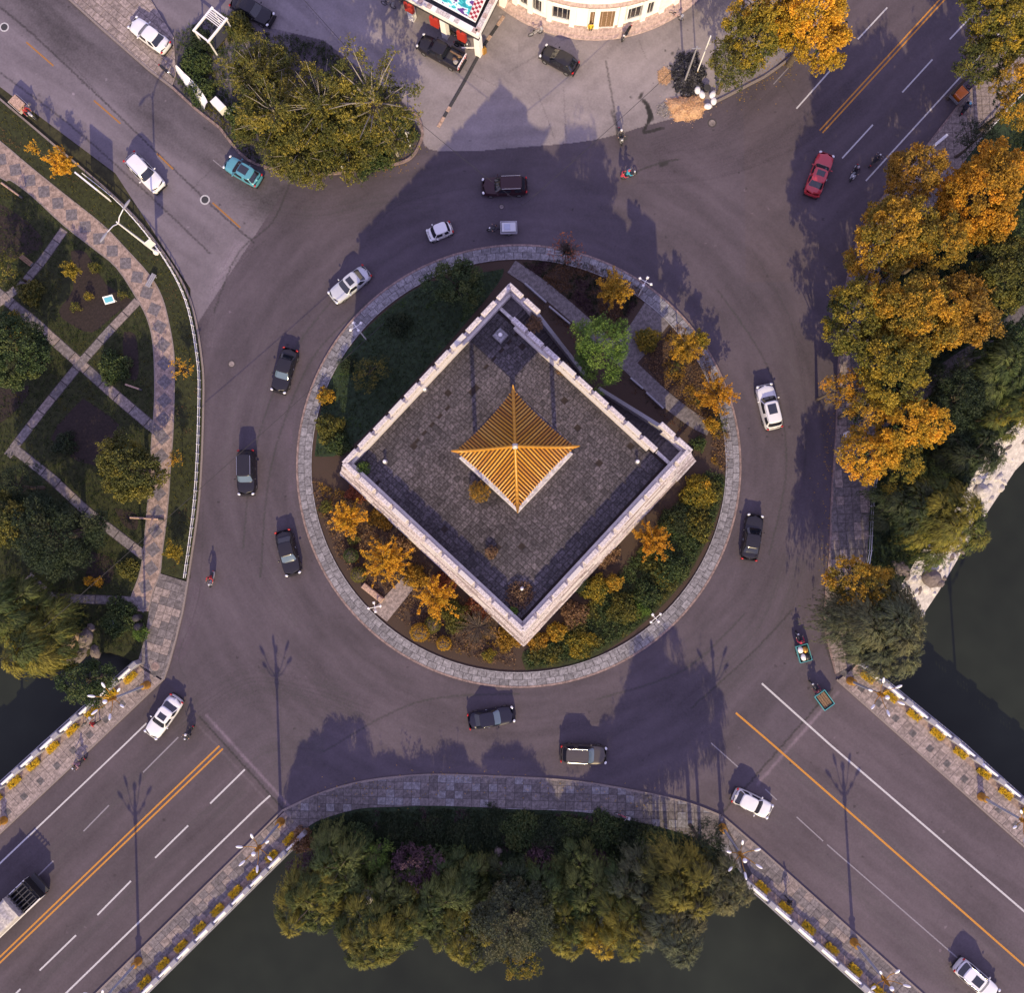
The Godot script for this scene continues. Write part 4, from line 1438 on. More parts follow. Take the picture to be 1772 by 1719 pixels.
var PAL := {
	"gold": [Color(0.14, 0.14, 0.018), Color(0.43, 0.26, 0.02), Color(0.68, 0.385, 0.028)],
	"olive_gold": [Color(0.085, 0.11, 0.018), Color(0.27, 0.215, 0.02), Color(0.50, 0.35, 0.028)],
	"bright_gold": [Color(0.36, 0.26, 0.018), Color(0.68, 0.38, 0.022), Color(0.88, 0.48, 0.034)],
	"orange": [Color(0.25, 0.17, 0.016), Color(0.54, 0.28, 0.016), Color(0.78, 0.38, 0.022)],
	"rust": [Color(0.17, 0.12, 0.02), Color(0.38, 0.22, 0.022), Color(0.56, 0.30, 0.028)],
	"olive": [Color(0.05, 0.072, 0.018), Color(0.14, 0.14, 0.024), Color(0.28, 0.24, 0.036)],
	"poplar": [Color(0.034, 0.054, 0.014), Color(0.12, 0.125, 0.02), Color(0.40, 0.32, 0.045)],
	"green": [Color(0.03, 0.064, 0.02), Color(0.064, 0.104, 0.028), Color(0.13, 0.155, 0.04)],
	"dark_green": [Color(0.016, 0.034, 0.013), Color(0.03, 0.055, 0.02), Color(0.06, 0.075, 0.026)],
	"fresh": [Color(0.06, 0.13, 0.02), Color(0.13, 0.23, 0.03), Color(0.20, 0.30, 0.045)],
	"grey_green": [Color(0.05, 0.07, 0.04), Color(0.10, 0.12, 0.06), Color(0.18, 0.17, 0.07)],
	"willow_gold": [Color(0.042, 0.068, 0.018), Color(0.085, 0.115, 0.024), Color(0.27, 0.235, 0.03)],
	"purple": [Color(0.05, 0.025, 0.04), Color(0.11, 0.06, 0.08), Color(0.22, 0.13, 0.15)],
	"dry": [Color(0.13, 0.075, 0.04), Color(0.25, 0.145, 0.07), Color(0.38, 0.24, 0.13)],
	"red": [Color(0.16, 0.05, 0.03), Color(0.32, 0.10, 0.045), Color(0.44, 0.17, 0.07)],
	"flower": [Color(0.66, 0.42, 0.012), Color(0.82, 0.56, 0.012), Color(0.90, 0.66, 0.03)],
}

func limbs_to(g: Geo, base: Vector3, top: Vector3, ends: Array, thick: float) -> void:
	var bend := Vector3(rng.randf_range(-0.2, 0.2), 0, rng.randf_range(-0.2, 0.2))
	g.tube(PackedVector3Array([base, base.lerp(top, 0.35) + bend, base.lerp(top, 0.7) + bend * 0.6, top]), PackedFloat32Array([thick * 1.25, thick * 0.9, thick * 0.6, thick * 0.28]), 7)
	for e in ends:
		var s := base.lerp(top, clampf((e.y - base.y) / maxf(top.y - base.y, 0.1) - 0.25, 0.25, 0.9))
		var m: Vector3 = s.lerp(e, 0.5) + Vector3(0, rng.randf_range(-0.1, 0.35) * s.distance_to(e) * 0.4, 0)
		g.tube(PackedVector3Array([s, m, e]), PackedFloat32Array([thick * 0.38, thick * 0.24, thick * 0.08]), 5)

# kinds: round (lumpy crowns), willow (drooping strands), spiky (thin leafy branches), sparse (pale branches, scattered leaves)
func tree(called: String, kind: String, px: float, py: float, rpx: float, top: float, pal: String, label: String, category := "tree", group := "", low := 0.0, bark := "bark") -> void:
	var r := rpx * (CAM_HEIGHT - top * 0.7) / FOCAL
	var crown_h := minf(top * 0.62, r * 1.5) if kind != "sparse" else top * 0.7
	var mid_y := top - crown_h * 0.5
	var c := at(px, py, mid_y)
	var o := thing(called, label, category, Vector3(c.x, low, c.z), 0.0, group)
	var colours: Array = PAL[pal]
	var where := []
	var tints := PackedColorArray()
	var ends := []
	var h := crown_h * 0.5
	var my := mid_y - low
	var wood := Geo.new()
	if kind == "round":
		var lobes := clampi(int(22 + r * r * 3.4), 18, 110)
		var wob := [rng.randf() * TAU, rng.randf() * TAU]
		for i in lobes:
			var y := 1.0 - 1.5 * (i + 0.5) / lobes
			var a := i * 2.39996 + rng.randf_range(-0.35, 0.35)
			var s := sqrt(maxf(0.0, 1.0 - y * y))
			var reach := (0.80 + 0.16 * sin(a * 2.0 + wob[0]) + 0.13 * sin(a * 3.0 + wob[1])) * rng.randf_range(0.74, 1.1)
			var lp := Vector3(cos(a) * s * r * reach, my + y * h * 0.85 + rng.randf_range(-0.45, 0.35), sin(a) * s * r * reach)
			var lr := r * rng.randf_range(0.10, 0.19) + 0.13
			var tone := rng.randf()
			if rng.randf() < 0.3:
				tone *= 0.12
			if i % 5 == 0:
				ends.append(lp)
			var n := int(clampf(lr * lr * 92.0, 12, 110))
			var size := clampf(r * 0.11, 0.22, 0.38)
			for k in n:
				var d := Vector3(rng.randfn(), rng.randfn() + 0.3, rng.randfn()).normalized()
				var q := lp + d * lr * Vector3(1.0, 0.55, 1.0) * (0.5 + 0.6 * rng.randf())
				where.append(Transform3D(spin(size), q))
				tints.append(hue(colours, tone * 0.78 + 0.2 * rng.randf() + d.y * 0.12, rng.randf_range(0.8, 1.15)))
		var deep: Array = PAL.green if pal in ["gold", "olive_gold", "bright_gold", "olive"] else colours
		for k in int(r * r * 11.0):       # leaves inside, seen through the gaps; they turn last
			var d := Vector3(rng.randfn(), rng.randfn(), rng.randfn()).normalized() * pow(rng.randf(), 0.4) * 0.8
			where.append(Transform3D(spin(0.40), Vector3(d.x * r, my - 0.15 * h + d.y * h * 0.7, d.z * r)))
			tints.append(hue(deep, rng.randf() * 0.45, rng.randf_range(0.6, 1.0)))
		limbs_to(wood, Vector3.ZERO, Vector3(0, my + h * 0.4, 0), ends, clampf(r * 0.07, 0.06, 0.30))
	elif kind == "willow":
		var tufts := clampi(int(5 + r * r * 0.9), 6, 22)      # several leaders, each a small fountain of hanging strands
		for i in tufts:
			var fa := i * 2.39996 + rng.randf_range(-0.5, 0.5)
			var ff := sqrt((i + 0.3) / tufts)
			var head := Vector3(cos(fa) * r * 0.72 * ff, my + h * (1.0 - 0.75 * ff * ff) + rng.randf_range(-1.5, 1.0), sin(fa) * r * 0.72 * ff)
			ends.append(head)
			var tone0 := rng.randf()
			var spread_r := r * rng.randf_range(0.26, 0.42) + 0.2
			for j in int(22 + spread_r * spread_r * 20.0):
				var a := rng.randf() * TAU
				if rng.randf() < 0.5:
					a = fa + rng.randf_range(-1.1, 1.1)
				var out := Vector3(cos(a), 0, sin(a))
				var start := head + out * spread_r * 0.5 * sqrt(rng.randf()) + Vector3(0, rng.randf_range(-0.45, 0.1), 0)
				var length := spread_r * (rng.randf_range(0.35, 0.85) if j % 3 else rng.randf_range(0.7, 1.45))
				var tone := tone0 * 0.7 + 0.2 * rng.randf()
				var curl := rng.randf_range(-0.8, 0.8)
				for k in int(2 + length * 3.4):
					var t := (k + rng.randf()) / (2.0 + length * 3.4)
					var dir := out.rotated(Vector3.UP, curl * t)
					var q := start + dir * length * t * (1.0 - 0.3 * t) - Vector3.UP * length * 1.5 * t * t + Vector3(rng.randf_range(-0.1, 0.1), 0, rng.randf_range(-0.1, 0.1))
					var d := (dir * (1.0 - 0.5 * t) - Vector3.UP * (0.1 + 1.3 * t)).normalized()
					where.append(Transform3D(Basis.looking_at(-d, Vector3(0.1, 1, 0)).rotated(Vector3.UP, rng.randf_range(-0.4, 0.4)).scaled(Vector3.ONE * rng.randf_range(0.30, 0.55)), q))
					tints.append(hue(colours, tone + 0.3 * rng.randf() + 0.12 * (1.0 - t), rng.randf_range(0.5, 1.5)))
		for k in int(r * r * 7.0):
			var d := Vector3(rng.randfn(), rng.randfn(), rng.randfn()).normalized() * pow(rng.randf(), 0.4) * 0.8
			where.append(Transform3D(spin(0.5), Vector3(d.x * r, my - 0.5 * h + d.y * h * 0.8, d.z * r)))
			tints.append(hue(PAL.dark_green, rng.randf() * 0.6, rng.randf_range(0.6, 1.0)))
		limbs_to(wood, Vector3.ZERO, Vector3(0, my + h * 0.5, 0), ends, clampf(r * 0.05, 0.07, 0.2))
	elif kind == "spiky":
		var arms := int(26 + r * 12.0)
		for i in arms:
			var a := i * 2.39996 + rng.randf_range(-0.5, 0.5)
			var up := rng.randf_range(0.0, 1.0)
			var reach := r * (rng.randf_range(0.45, 0.95) if i % 4 else rng.randf_range(0.95, 1.3)) * (1.0 - 0.35 * up)
			var e := Vector3(cos(a) * reach, my + h * (up * 1.4 - 0.6), sin(a) * reach)
			var s := Vector3(e.x * 0.1, my + h * (up * 0.9 - 0.8), e.z * 0.1)
			ends.append(e)
			var tone := rng.randf()
			var side := Vector3(rng.randfn(), rng.randfn(), rng.randfn()) * 0.16 * r
			var n := int(9 + r * 10)
			for k in n:
				var t := 0.1 + 0.92 * rng.randf()
				var q := s.lerp(e, t) + side * t * (1.0 - t) * 2.0 + Vector3(rng.randfn(), rng.randfn(), rng.randfn()) * 0.12 * (1.4 - t)
				where.append(Transform3D(spin(0.24), q))
				tints.append(hue(colours, 0.2 + tone * 0.55 + 0.3 * rng.randf() - 0.2 * (1.0 - t), rng.randf_range(0.8, 1.15)))
		limbs_to(wood, Vector3.ZERO, Vector3(0, my + h * 0.3, 0), ends, clampf(r * 0.035, 0.03, 0.08))
	elif kind == "sparse" or kind == "open":
		var arms := int(20 + r * 8.0) if kind == "sparse" else int(12 + r * 4.0)
		for i in arms:
			var a := i * 2.39996 + rng.randf_range(-0.4, 0.4)
			var f := sqrt((i + 0.5) / arms)
			var e := Vector3(cos(a) * r * f, my + h * rng.randf_range(0.0, 1.0) * (1.1 - 0.55 * f), sin(a) * r * f)
			var s := Vector3(e.x * 0.25, my - h * 0.75, e.z * 0.25)
			ends.append(e)
			var tone := rng.randf()
			for w in 3:      # leaves stand in loose groups along the upper branch
				var tuft := s.lerp(e, rng.randf_range(0.45, 1.05)) + Vector3(rng.randfn(), rng.randfn() * 0.6, rng.randfn()) * 0.45
				for k in int((13 + r * 5) * (1.0 if kind == "sparse" else 0.6)):
					var q := tuft + Vector3(rng.randfn(), rng.randfn() * 0.6, rng.randfn()) * 0.30
					where.append(Transform3D(spin(0.30), q))
					tints.append(hue(colours, tone * 0.55 + 0.5 * rng.randf(), rng.randf_range(0.7, 1.2)))
		limbs_to(wood, Vector3.ZERO, Vector3(0, my + h * 0.55, 0), ends, clampf(r * 0.04, 0.06, 0.16) * (1.0 if kind == "sparse" else 1.5))
	elif kind == "bare":
		for i in int(16 + r * 12):
			var a := rng.randf() * TAU
			var f := sqrt(rng.randf())
			var e := Vector3(cos(a) * r * f, my + h * (1.0 - 0.8 * f) * rng.randf_range(0.6, 1.1), sin(a) * r * f)
			ends.append(e)
			for k in 4:
				var q := e * Vector3(0.8, 0.95, 0.8) 
				ends.append(q + Vector3(rng.randfn(), rng.randfn() * 0.6, rng.randfn()) * r * 0.2)
			if pal != "":
				for k in 4:
					where.append(Transform3D(spin(0.2), e + Vector3(rng.randfn(), rng.randfn(), rng.randfn()) * 0.15))
					tints.append(hue(colours, rng.randf()))
		limbs_to(wood, Vector3.ZERO, Vector3(0, my + h * 0.2, 0), ends, clampf(r * 0.05, 0.04, 0.12))
	elif kind == "bush":
		var n := int(clampf(50 + r * r * 190.0, 40, 2600))
		var ph := rng.randf() * TAU
		for k in n:
			var d := Vector3(rng.randfn(), absf(rng.randfn()) * 0.9, rng.randfn()).normalized() * pow(rng.randf(), 0.33)
			var a := atan2(d.z, d.x)
			var w := 0.86 + 0.14 * sin(a * 3.0 + ph) + 0.1 * sin(a * 5.0 - ph)
			var q := Vector3(d.x * r * w, 0.1 + d.y * top * 0.92, d.z * r * w)
			where.append(Transform3D(spin(clampf(r * 0.28, 0.16, 0.32)), q))
			tints.append(hue(colours, rng.randf() * 0.7 + 0.3 * sin(a * 2.0 + ph) * 0.5 + 0.1, rng.randf_range(0.7, 1.2)))
		for k in 5:
			ends.append(Vector3(rng.randf_range(-0.6, 0.6) * r, top * 0.7, rng.randf_range(-0.6, 0.6) * r))
		limbs_to(wood, Vector3.ZERO, Vector3(0, top * 0.5, 0), ends, 0.04)
	elif kind == "ball":
		var n := int(120 + r * r * 520.0)
		for k in n:
			var d := Vector3(rng.randfn(), rng.randfn(), rng.randfn()).normalized()
			var q := Vector3(0, top * 0.52, 0) + d * r * Vector3(1, top * 0.5 / r, 1) * rng.randf_range(0.86, 1.0)
			where.append(Transform3D(spin(0.16), q))
			tints.append(hue(colours, 0.3 + 0.6 * rng.randf(), rng.randf_range(0.85, 1.12)))
		wood.ball(Vector3(0, top * 0.52, 0), Vector3(r * 0.8, top * 0.4, r * 0.8))
		wood.rod(Vector3.ZERO, Vector3(0, top * 0.5, 0), 0.06)
	if kind in ["willow", "round"] and r > 2.0:      # leaders that stand above the crown
		for i in 7:
			var a := rng.randf() * TAU
			var base := Vector3(cos(a), 0, sin(a)) * r * 0.6 * sqrt(rng.randf()) + Vector3.UP * (my + h * 0.55)
			var rise := h * 0.35 + rng.randf_range(0.5, 1.5)
			for k in 12:
				where.append(Transform3D(spin(0.26), base + Vector3(rng.randfn() * 0.14, rise * k / 12.0, rng.randfn() * 0.14)))
				tints.append(hue(colours, rng.randf(), rng.randf_range(0.7, 1.2)))
	part(o, "stem" if kind in ["bush", "ball"] else "trunk", wood, M[bark])
	if where.size() > 0:
		swarm(o, "foliage" if kind in ["bush", "ball", "bare"] else "crown", leaf_mesh("strand" if kind == "willow" else ("spray" if pal in ["fresh", "grey_green", "dark_green"] else "leaf")), M.leaves, where, tints)

func build_trees() -> void:
	# golden trees along the road on the wooded side
	for t in [
		["round", 1408, 36, 78, 11.0, "bright_gold", "bright golden tree above the road's far lanes, largest of the far golden clump"],
		["round", 1312, 62, 62, 9.0, "olive_gold", "olive yellow tree between the bright golden tree and the black scrap heap"],
		["round", 1262, 116, 44, 7.0, "olive", "olive green tree leaning over the black scrap heap"],
		["round", 1318, 8, 50, 9.0, "gold", "golden tree behind the olive yellow tree near the round building"],
		["round", 1735, 40, 70, 11.0, "olive_gold", "olive gold tree at the far end of the road, beyond the orange cargo tricycle"],
		["round", 1700, 108, 48, 9.0, "olive", "green tinged tree hanging over the orange cargo tricycle"],
		["round", 1762, 165, 52, 10.0, "gold", "golden tree above the small white barrier pavement"],
		["round", 1580, 305, 58, 9.5, "rust", "rusty orange tree with a bare patch beside the white motor tricycle"],
		["round", 1700, 330, 82, 11.0, "orange", "broad orange brown tree deep in the wood behind the rusty tree"],
		["round", 1545, 415, 78, 12.0, "gold", "large golden tree at the road's bend, first of the golden row"],
		["round", 1632, 425, 52, 11.0, "gold", "golden tree squeezed between the large golden and the orange brown trees"],
		["round", 1482, 545, 66, 11.0, "olive_gold", "olive gold tree reaching out over the shaded lane"],
		["round", 1580, 545, 78, 12.5, "gold", "broad golden tree at the middle of the golden row"],
		["round", 1665, 540, 64, 10.5, "rust", "russet tree at the inner side of the golden row by the lilac footpath"],
		["round", 1542, 640, 72, 12.0, "olive_gold", "olive gold tree above the bend of the roadside pavement"],
		["round", 1456, 672, 36, 8.5, "orange", "small orange tree at the kerb opposite the white estate car"],
		["round", 1498, 706, 46, 9.0, "gold", "golden tree between the small orange tree and the brightest trees"],
		["round", 1578, 735, 58, 10.5, "bright_gold", "brightest orange gold tree in the lower part of the golden row"],
		["round", 1506, 790, 52, 9.5, "bright_gold", "golden tree over the slab pavement's upper end"],
		["round", 1562, 808, 44, 8.5, "olive_gold", "last golden tree of the row, at the railing"],
		["round", 1488, 1012, 56, 9.0, "gold", "lone golden tree on the pavement beside the grey green willow"]]:
		tree("golden_tree", t[0], t[1], t[2], t[3], t[4], t[5], t[6], "tree", "autumn trees along the wooded road")
	for t in [
		["willow", 1518, 1085, 92, 10.0, "grey_green", "grey green willow beside the bridge's flowered balustrade"],
		["willow", 1632, 900, 82, 9.0, "willow_gold", "yellowing willow hanging over the white embankment"],
		["willow", 1560, 880, 60, 8.0, "dark_green", "dark willow between the slab pavement and the embankment"],
		["round", 1655, 690, 66, 8.0, "dark_green", "dark green tree below the russet tree, beside the lilac footpath"],
		["willow", 1735, 640, 64, 8.0, "green", "green willow at the wood's edge above the lilac footpath"],
		["willow", 1672, 790, 60, 7.5, "dark_green", "dark willow above the white embankment"],
		["willow", 1738, 715, 52, 7.5, "willow_gold", "golden green willow at the top of the white embankment"],
		["round", 1755, 590, 50, 7.0, "green", "small green tree at the outer end of the lilac footpath"],
		["round", 1740, 470, 70, 9.0, "olive", "olive tree behind the broad orange brown tree"],
		["round", 1690, 240, 40, 6.0, "dark_green", "dark green bush tree beyond the white barrier pavement"],
		["round", 1748, 410, 40, 8.0, "green", "green tree at the wood's outer side beside the olive tree"]]:
		tree("wood_tree", t[0], t[1], t[2], t[3], t[4], t[5], t[6], "tree", "darker trees of the wood by the lake")
	# hedge island by the turquoise car
	for t in [
		["sparse", 478, 200, 78, 11.0, "poplar", "leafy olive poplar nearest the turquoise car"],
		["sparse", 560, 190, 80, 12.0, "poplar", "tall olive poplar in the middle of the hedge island"],
		["open", 645, 170, 92, 13.0, "poplar", "tall poplar with long pale branches at the hedge island's tip"],
		["sparse", 520, 270, 62, 9.0, "olive", "olive poplar hanging over the kerb behind the turquoise car"],
		["sparse", 450, 130, 64, 9.0, "olive", "olive poplar beside the white frame shelter"],
		["sparse", 600, 250, 62, 8.0, "poplar", "poplar above the slim white signpost"],
		["open", 676, 232, 46, 7.0, "poplar", "small poplar beside the rounded pink kerb"]]:
		tree("poplar", t[0], t[1], t[2], t[3], t[4], t[5], t[6], "tree", "poplars of the hedge island", 0.0, "bark_pale")
	for t in [
		["bush", 335, 108, 34, 1.3, "green", "green hedge block beside the white frame shelter"],
		["bush", 345, 68, 30, 1.4, "dark_green", "dark hedge end nearest the parked white saloon"],
		["bush", 345, 150, 30, 1.2, "green", "low hedge beside the long white banner"],
		["bush", 410, 38, 30, 2.2, "olive", "olive shrub between the shelter and the black saloon"],
		["bush", 420, 200, 40, 1.6, "green", "green hedge behind the white box"],
		["bush", 500, 260, 40, 1.6, "dark_green", "dark hedge under the poplars"],
		["bush", 640, 265, 44, 1.5, "green", "green hedge along the hedge island's lower kerb"],
		["bush", 695, 225, 32, 1.2, "green", "trimmed hedge end inside the rounded pink kerb"],
		["bush", 560, 245, 44, 1.8, "olive", "olive hedge under the tall middle poplar"]]:
		tree("hedge", t[0], t[1], t[2], t[3], t[4], t[5], t[6], "hedge", "hedges of the hedge island")
	# garden park
	for t in [
		["round", 30, 610, 66, 7.5, "green", "round green tree at the garden's edge beside the long slab path"],
		["round", 222, 812, 62, 7.0, "olive", "olive green tree overlapping the diamond path"],
		["round", 95, 925, 84, 8.5, "dark_green", "large dark green tree over the garden's lower slab path"],
		["round", 20, 900, 56, 8.0, "olive", "yellowing olive tree beside the large dark green tree"],
		["round", 28, 840, 46, 7.0, "dark_green", "dark tree at the garden's edge above the yellowing olive tree"],
		["willow", 55, 1095, 82, 7.0, "willow_gold", "yellow green willow drooping over the water by the rocks"],
		["willow", 20, 1045, 60, 7.0, "green", "green willow at the frame edge behind the yellow green willow"],
		["round", 150, 1180, 50, 5.5, "green", "green tree between the rocks and the flowered balustrade"],
		["round", 12, 470, 36, 5.0, "olive", "small olive tree at the garden's edge by the upper slab path"],
		["spiky", 122, 468, 18, 3.0, "olive_gold", "small yellow green tree in the soil bed with the blue sign"],
		["bush", 192, 634, 34, 2.0, "green", "bushy green shrub where the garden paths cross"],
		["bush", 48, 505, 26, 1.6, "olive", "low yellowish bush beside the small paved square"],
		["bush", 15, 560, 26, 1.3, "olive_gold", "golden bush between the long slab path and the round green tree"],
		["bush", 152, 512, 10, 0.9, "olive_gold", "round yellow bush below the small yellow green tree"],
		["bush", 129, 530, 11, 0.9, "olive", "round olive bush in the soil bed's lower corner"],
		["bush", 210, 510, 10, 0.9, "olive", "round olive bush between the blue sign and the diamond path"],
		["bush", 162, 462, 12, 0.9, "olive", "round bush near the upper corner of the blue sign's soil bed"],
		["bush", 152, 1006, 10, 0.8, "bright_gold", "first of two round yellow bushes above the straight lower path"],
		["bush", 170, 1008, 11, 0.8, "bright_gold", "second of two round yellow bushes, nearer the diamond path"],
		["bush", 205, 1070, 40, 1.4, "green", "low green shrubs between the straight path and the rocks"],
		["bush", 240, 1098, 16, 1.6, "fresh", "fresh green bush beside the corner pavement"],
		["bush", 120, 1075, 26, 1.3, "dark_green", "dark bush behind the grey rocks"],
		["bush", 220, 985, 22, 0.9, "olive", "yellowish bush beside the diamond path's lower end"],
		["bush", 110, 768, 24, 1.2, "dark_green", "dark low bush at the square bare bed"],
		["bush", 66, 905, 30, 1.6, "green", "green bush under the yellowing olive tree"],
		["spiky", 104, 282, 30, 3.2, "bright_gold", "golden sapling with curling branches beside the diamond path's upper end"],
		["bare", 314, 640, 20, 3.0, "bright_gold", "thin golden sapling leaning over the diamond path"],
		["bare", 302, 795, 14, 3.0, "gold", "thin sapling with few leaves beside the olive green tree"],
		["spiky", 300, 955, 20, 2.4, "olive_gold", "feathery yellowish sapling at the grass strip's lower end"],
		["bare", 60, 258, 12, 3.4, "bright_gold", "bare sapling at the road's edge near the orange motor tricycle"]]:
		tree("garden_tree" if t[0] != "bush" else "garden_bush", t[0], t[1], t[2], t[3], t[4], t[5], t[6], "tree" if t[0] != "bush" else "bush", "", 0.1)
	# the island
	for t in [
		["round", 790, 492, 52, 4.5, "green", "grey green shrub tree in the shade beside the battlements' far corner"],
		["round", 640, 645, 34, 3.0, "olive", "small brownish shrub tree in the island's shaded lawn"],
		["bush", 568, 740, 30, 1.6, "olive", "yellow green shrub at the ring pavement on the garden side"],
		["bush", 562, 685, 18, 1.2, "gold", "golden green shrub above the yellow green one on the ring"],
		["bush", 585, 768, 24, 1.2, "green", "low green shrub near the platform's garden-side corner"],
		["bush", 690, 560, 26, 1.0, "dark_green", "dark shrub in the middle of the island's shaded lawn"],
		["bush", 600, 630, 18, 1.1, "dark_green", "dark shrub on the shaded lawn near the ring"],
		["bare", 982, 432, 30, 6.0, "red", "leafless reddish tree at the island's far rim"],
		["spiky", 1064, 500, 38, 8.5, "gold", "golden sapling in the dark bed beside the white floodlight"],
		["round", 1040, 605, 60, 13.5, "fresh", "fresh green tree standing over the platform stairs"],
		["bush", 1122, 585, 26, 2.2, "olive_gold", "yellow and green shrub on the paved entrance"],
		["spiky", 1186, 600, 34, 6.0, "gold", "golden sapling beside the leaning bare stem on the ring"],
		["spiky", 1212, 588, 18, 3.0, "olive_gold", "olive sapling overlapping the ring pavement"],
		["spiky", 1240, 682, 40, 5.0, "orange", "orange sapling with long branches over the ring pavement"],
		["spiky", 1232, 735, 14, 2.0, "gold", "small orange tuft below the long-branched sapling"],
		["spiky", 600, 898, 36, 3.6, "bright_gold", "bright golden sapling nearest the platform's garden-side corner"],
		["spiky", 668, 972, 46, 4.4, "bright_gold", "largest bright golden sapling beside the pale ramp"],
		["spiky", 753, 1035, 42, 4.2, "bright_gold", "bright golden sapling between the pale ramp and the round clipped bushes"],
		["spiky", 1130, 935, 38, 4.4, "orange", "orange sapling in the overgrown sunny bed"],
		["bush", 563, 878, 14, 1.2, "olive", "small olive bush at the ring beside the golden sapling"],
		["bush", 610, 935, 13, 1.0, "olive", "olive tuft above the green clipped ball"],
		["bush", 790, 1068, 32, 1.6, "olive", "olive shrub beside the golden sapling and the wall"],
		["bare", 828, 1085, 38, 2.0, "dry", "pale leafless shrub near the platform's bottom corner"],
		["bush", 845, 1135, 14, 0.9, "olive_gold", "yellow tuft at the ring near the pale leafless shrub"],
		["bare", 595, 912, 26, 1.4, "dry", "dry twiggy shrub beside the first golden sapling"],
		["bush", 1210, 850, 34, 1.7, "olive_gold", "yellow shrub near the platform's stair corner in the sunny bed"],
		["bush", 1170, 900, 32, 1.6, "dark_green", "dark green shrub beside the orange sapling"],
		["bush", 1160, 985, 36, 1.7, "green", "green shrub below the orange sapling"],
		["bush", 1215, 915, 26, 1.3, "olive", "olive shrub at the ring's inner edge, sunny side"],
		["bush", 1065, 1010, 18, 2.2, "gold", "golden shrub in the middle of the sunny bed"],
		["bush", 1030, 1020, 28, 1.7, "olive_gold", "yellowish shrub beside the long sunny wall"],
		["bush", 1080, 1055, 34, 1.5, "olive", "straw coloured shrub above the white crossed lamp"],
		["bush", 1120, 1030, 28, 1.6, "green", "green shrub between the straw coloured shrub and the ring"],
		["bush", 1110, 1056, 18, 1.1, "fresh", "fresh green clump beside the white crossed lamp"],
		["bush", 995, 1065, 28, 1.5, "dry", "brown shrub near the platform's bottom corner on the sunny side"],
		["bush", 1005, 1115, 30, 1.3, "olive_gold", "yellow shrub at the ring below the brown shrub"],
		["bush", 965, 1095, 20, 1.4, "gold", "golden tuft at the foot of the platform's bottom corner"],
		["bush", 1050, 960, 26, 1.5, "dry", "dry brown shrub against the sunny wall"],
		["bush", 1220, 840, 14, 1.8, "bright_gold", "leafy yellow sprig at the top of the sunny bed"],
		["bush", 1010, 1015, 20, 1.4, "dark_green", "dark shrub at the sunny wall's foot"],
		["bush", 1210, 768, 16, 1.1, "green", "small green bush at the platform's stair corner"],
		["bush", 718, 1000, 24, 1.4, "rust", "russet shrub at the end of the pale ramp"],
		["bush", 660, 895, 26, 1.4, "rust", "russet shrub against the wall behind the golden sapling"],
		["bush", 620, 850, 24, 1.0, "red", "reddish ground shrub at the platform's garden-side corner"],
		["bush", 830, 1050, 28, 1.3, "red", "red leaved shrub at the wall near the pale leafless shrub"],
		["bush", 880, 1105, 26, 1.0, "rust", "rusty low shrub below the platform's bottom corner"],
		["bush", 930, 1110, 22, 0.9, "rust", "rusty low shrub on the sunny side of the bottom corner"],
		["bush", 700, 945, 22, 1.2, "dry", "dry shrub between wall and largest golden sapling"],
		["bush", 770, 1010, 26, 1.2, "red", "reddish shrub at the wall behind the ramp-side sapling"]]:
		tree("island_shrub" if t[0] in ["bush", "bare"] else "island_tree", t[0], t[1], t[2], t[3], t[4], t[5], t[6], "shrub" if t[0] in ["bush", "bare"] else "tree", "", 0.06)
	for t in [[607, 962, 13, 1.3, "green", "dark green clipped ball bush near the golden saplings"], [620, 995, 14, 1.2, "olive", "olive clipped ball bush below the dark green one"], [726, 1095, 17, 1.5, "gold", "largest clipped ball bush, golden, at the ring"], [768, 1114, 13, 1.2, "gold", "smaller golden clipped ball bush beside the largest one"], [748, 1082, 15, 1.0, "olive", "olive clipped bush behind the largest golden ball"]]:
		tree("clipped_bush", "ball", t[0], t[1], t[2], t[3], t[4], t[5], "bush", "", 0.06)
	# deck plants
	for t in [[830, 852, 20, 1.6, "rust", "reddish green bush growing on the deck beside the pavilion"], [630, 812, 13, 1.4, "fresh", "green seedling in the deck's garden-side corner"], [888, 1058, 9, 1.0, "fresh", "green seedling in the deck's bottom corner"], [850, 957, 12, 0.8, "dry", "pale weed clump on the deck near the bottom parapet"], [900, 1030, 26, 0.7, "dry", "withered weeds round the white lamp in the bottom corner"], [925, 562, 16, 0.4, "dry", "straw weeds along the stair parapet"], [975, 640, 14, 0.4, "dry", "straw weeds by the stair parapet's middle"]]:
		var p := at(t[0], t[1], DECK)
		var q := at(t[0], t[1], 0.0)
		# the bush builder places by the photograph at height 0.7 of its own top, so give it the deck height
		deck_bush(p, t[2] * (CAM_HEIGHT - DECK) / FOCAL, t[3], t[4], t[5])
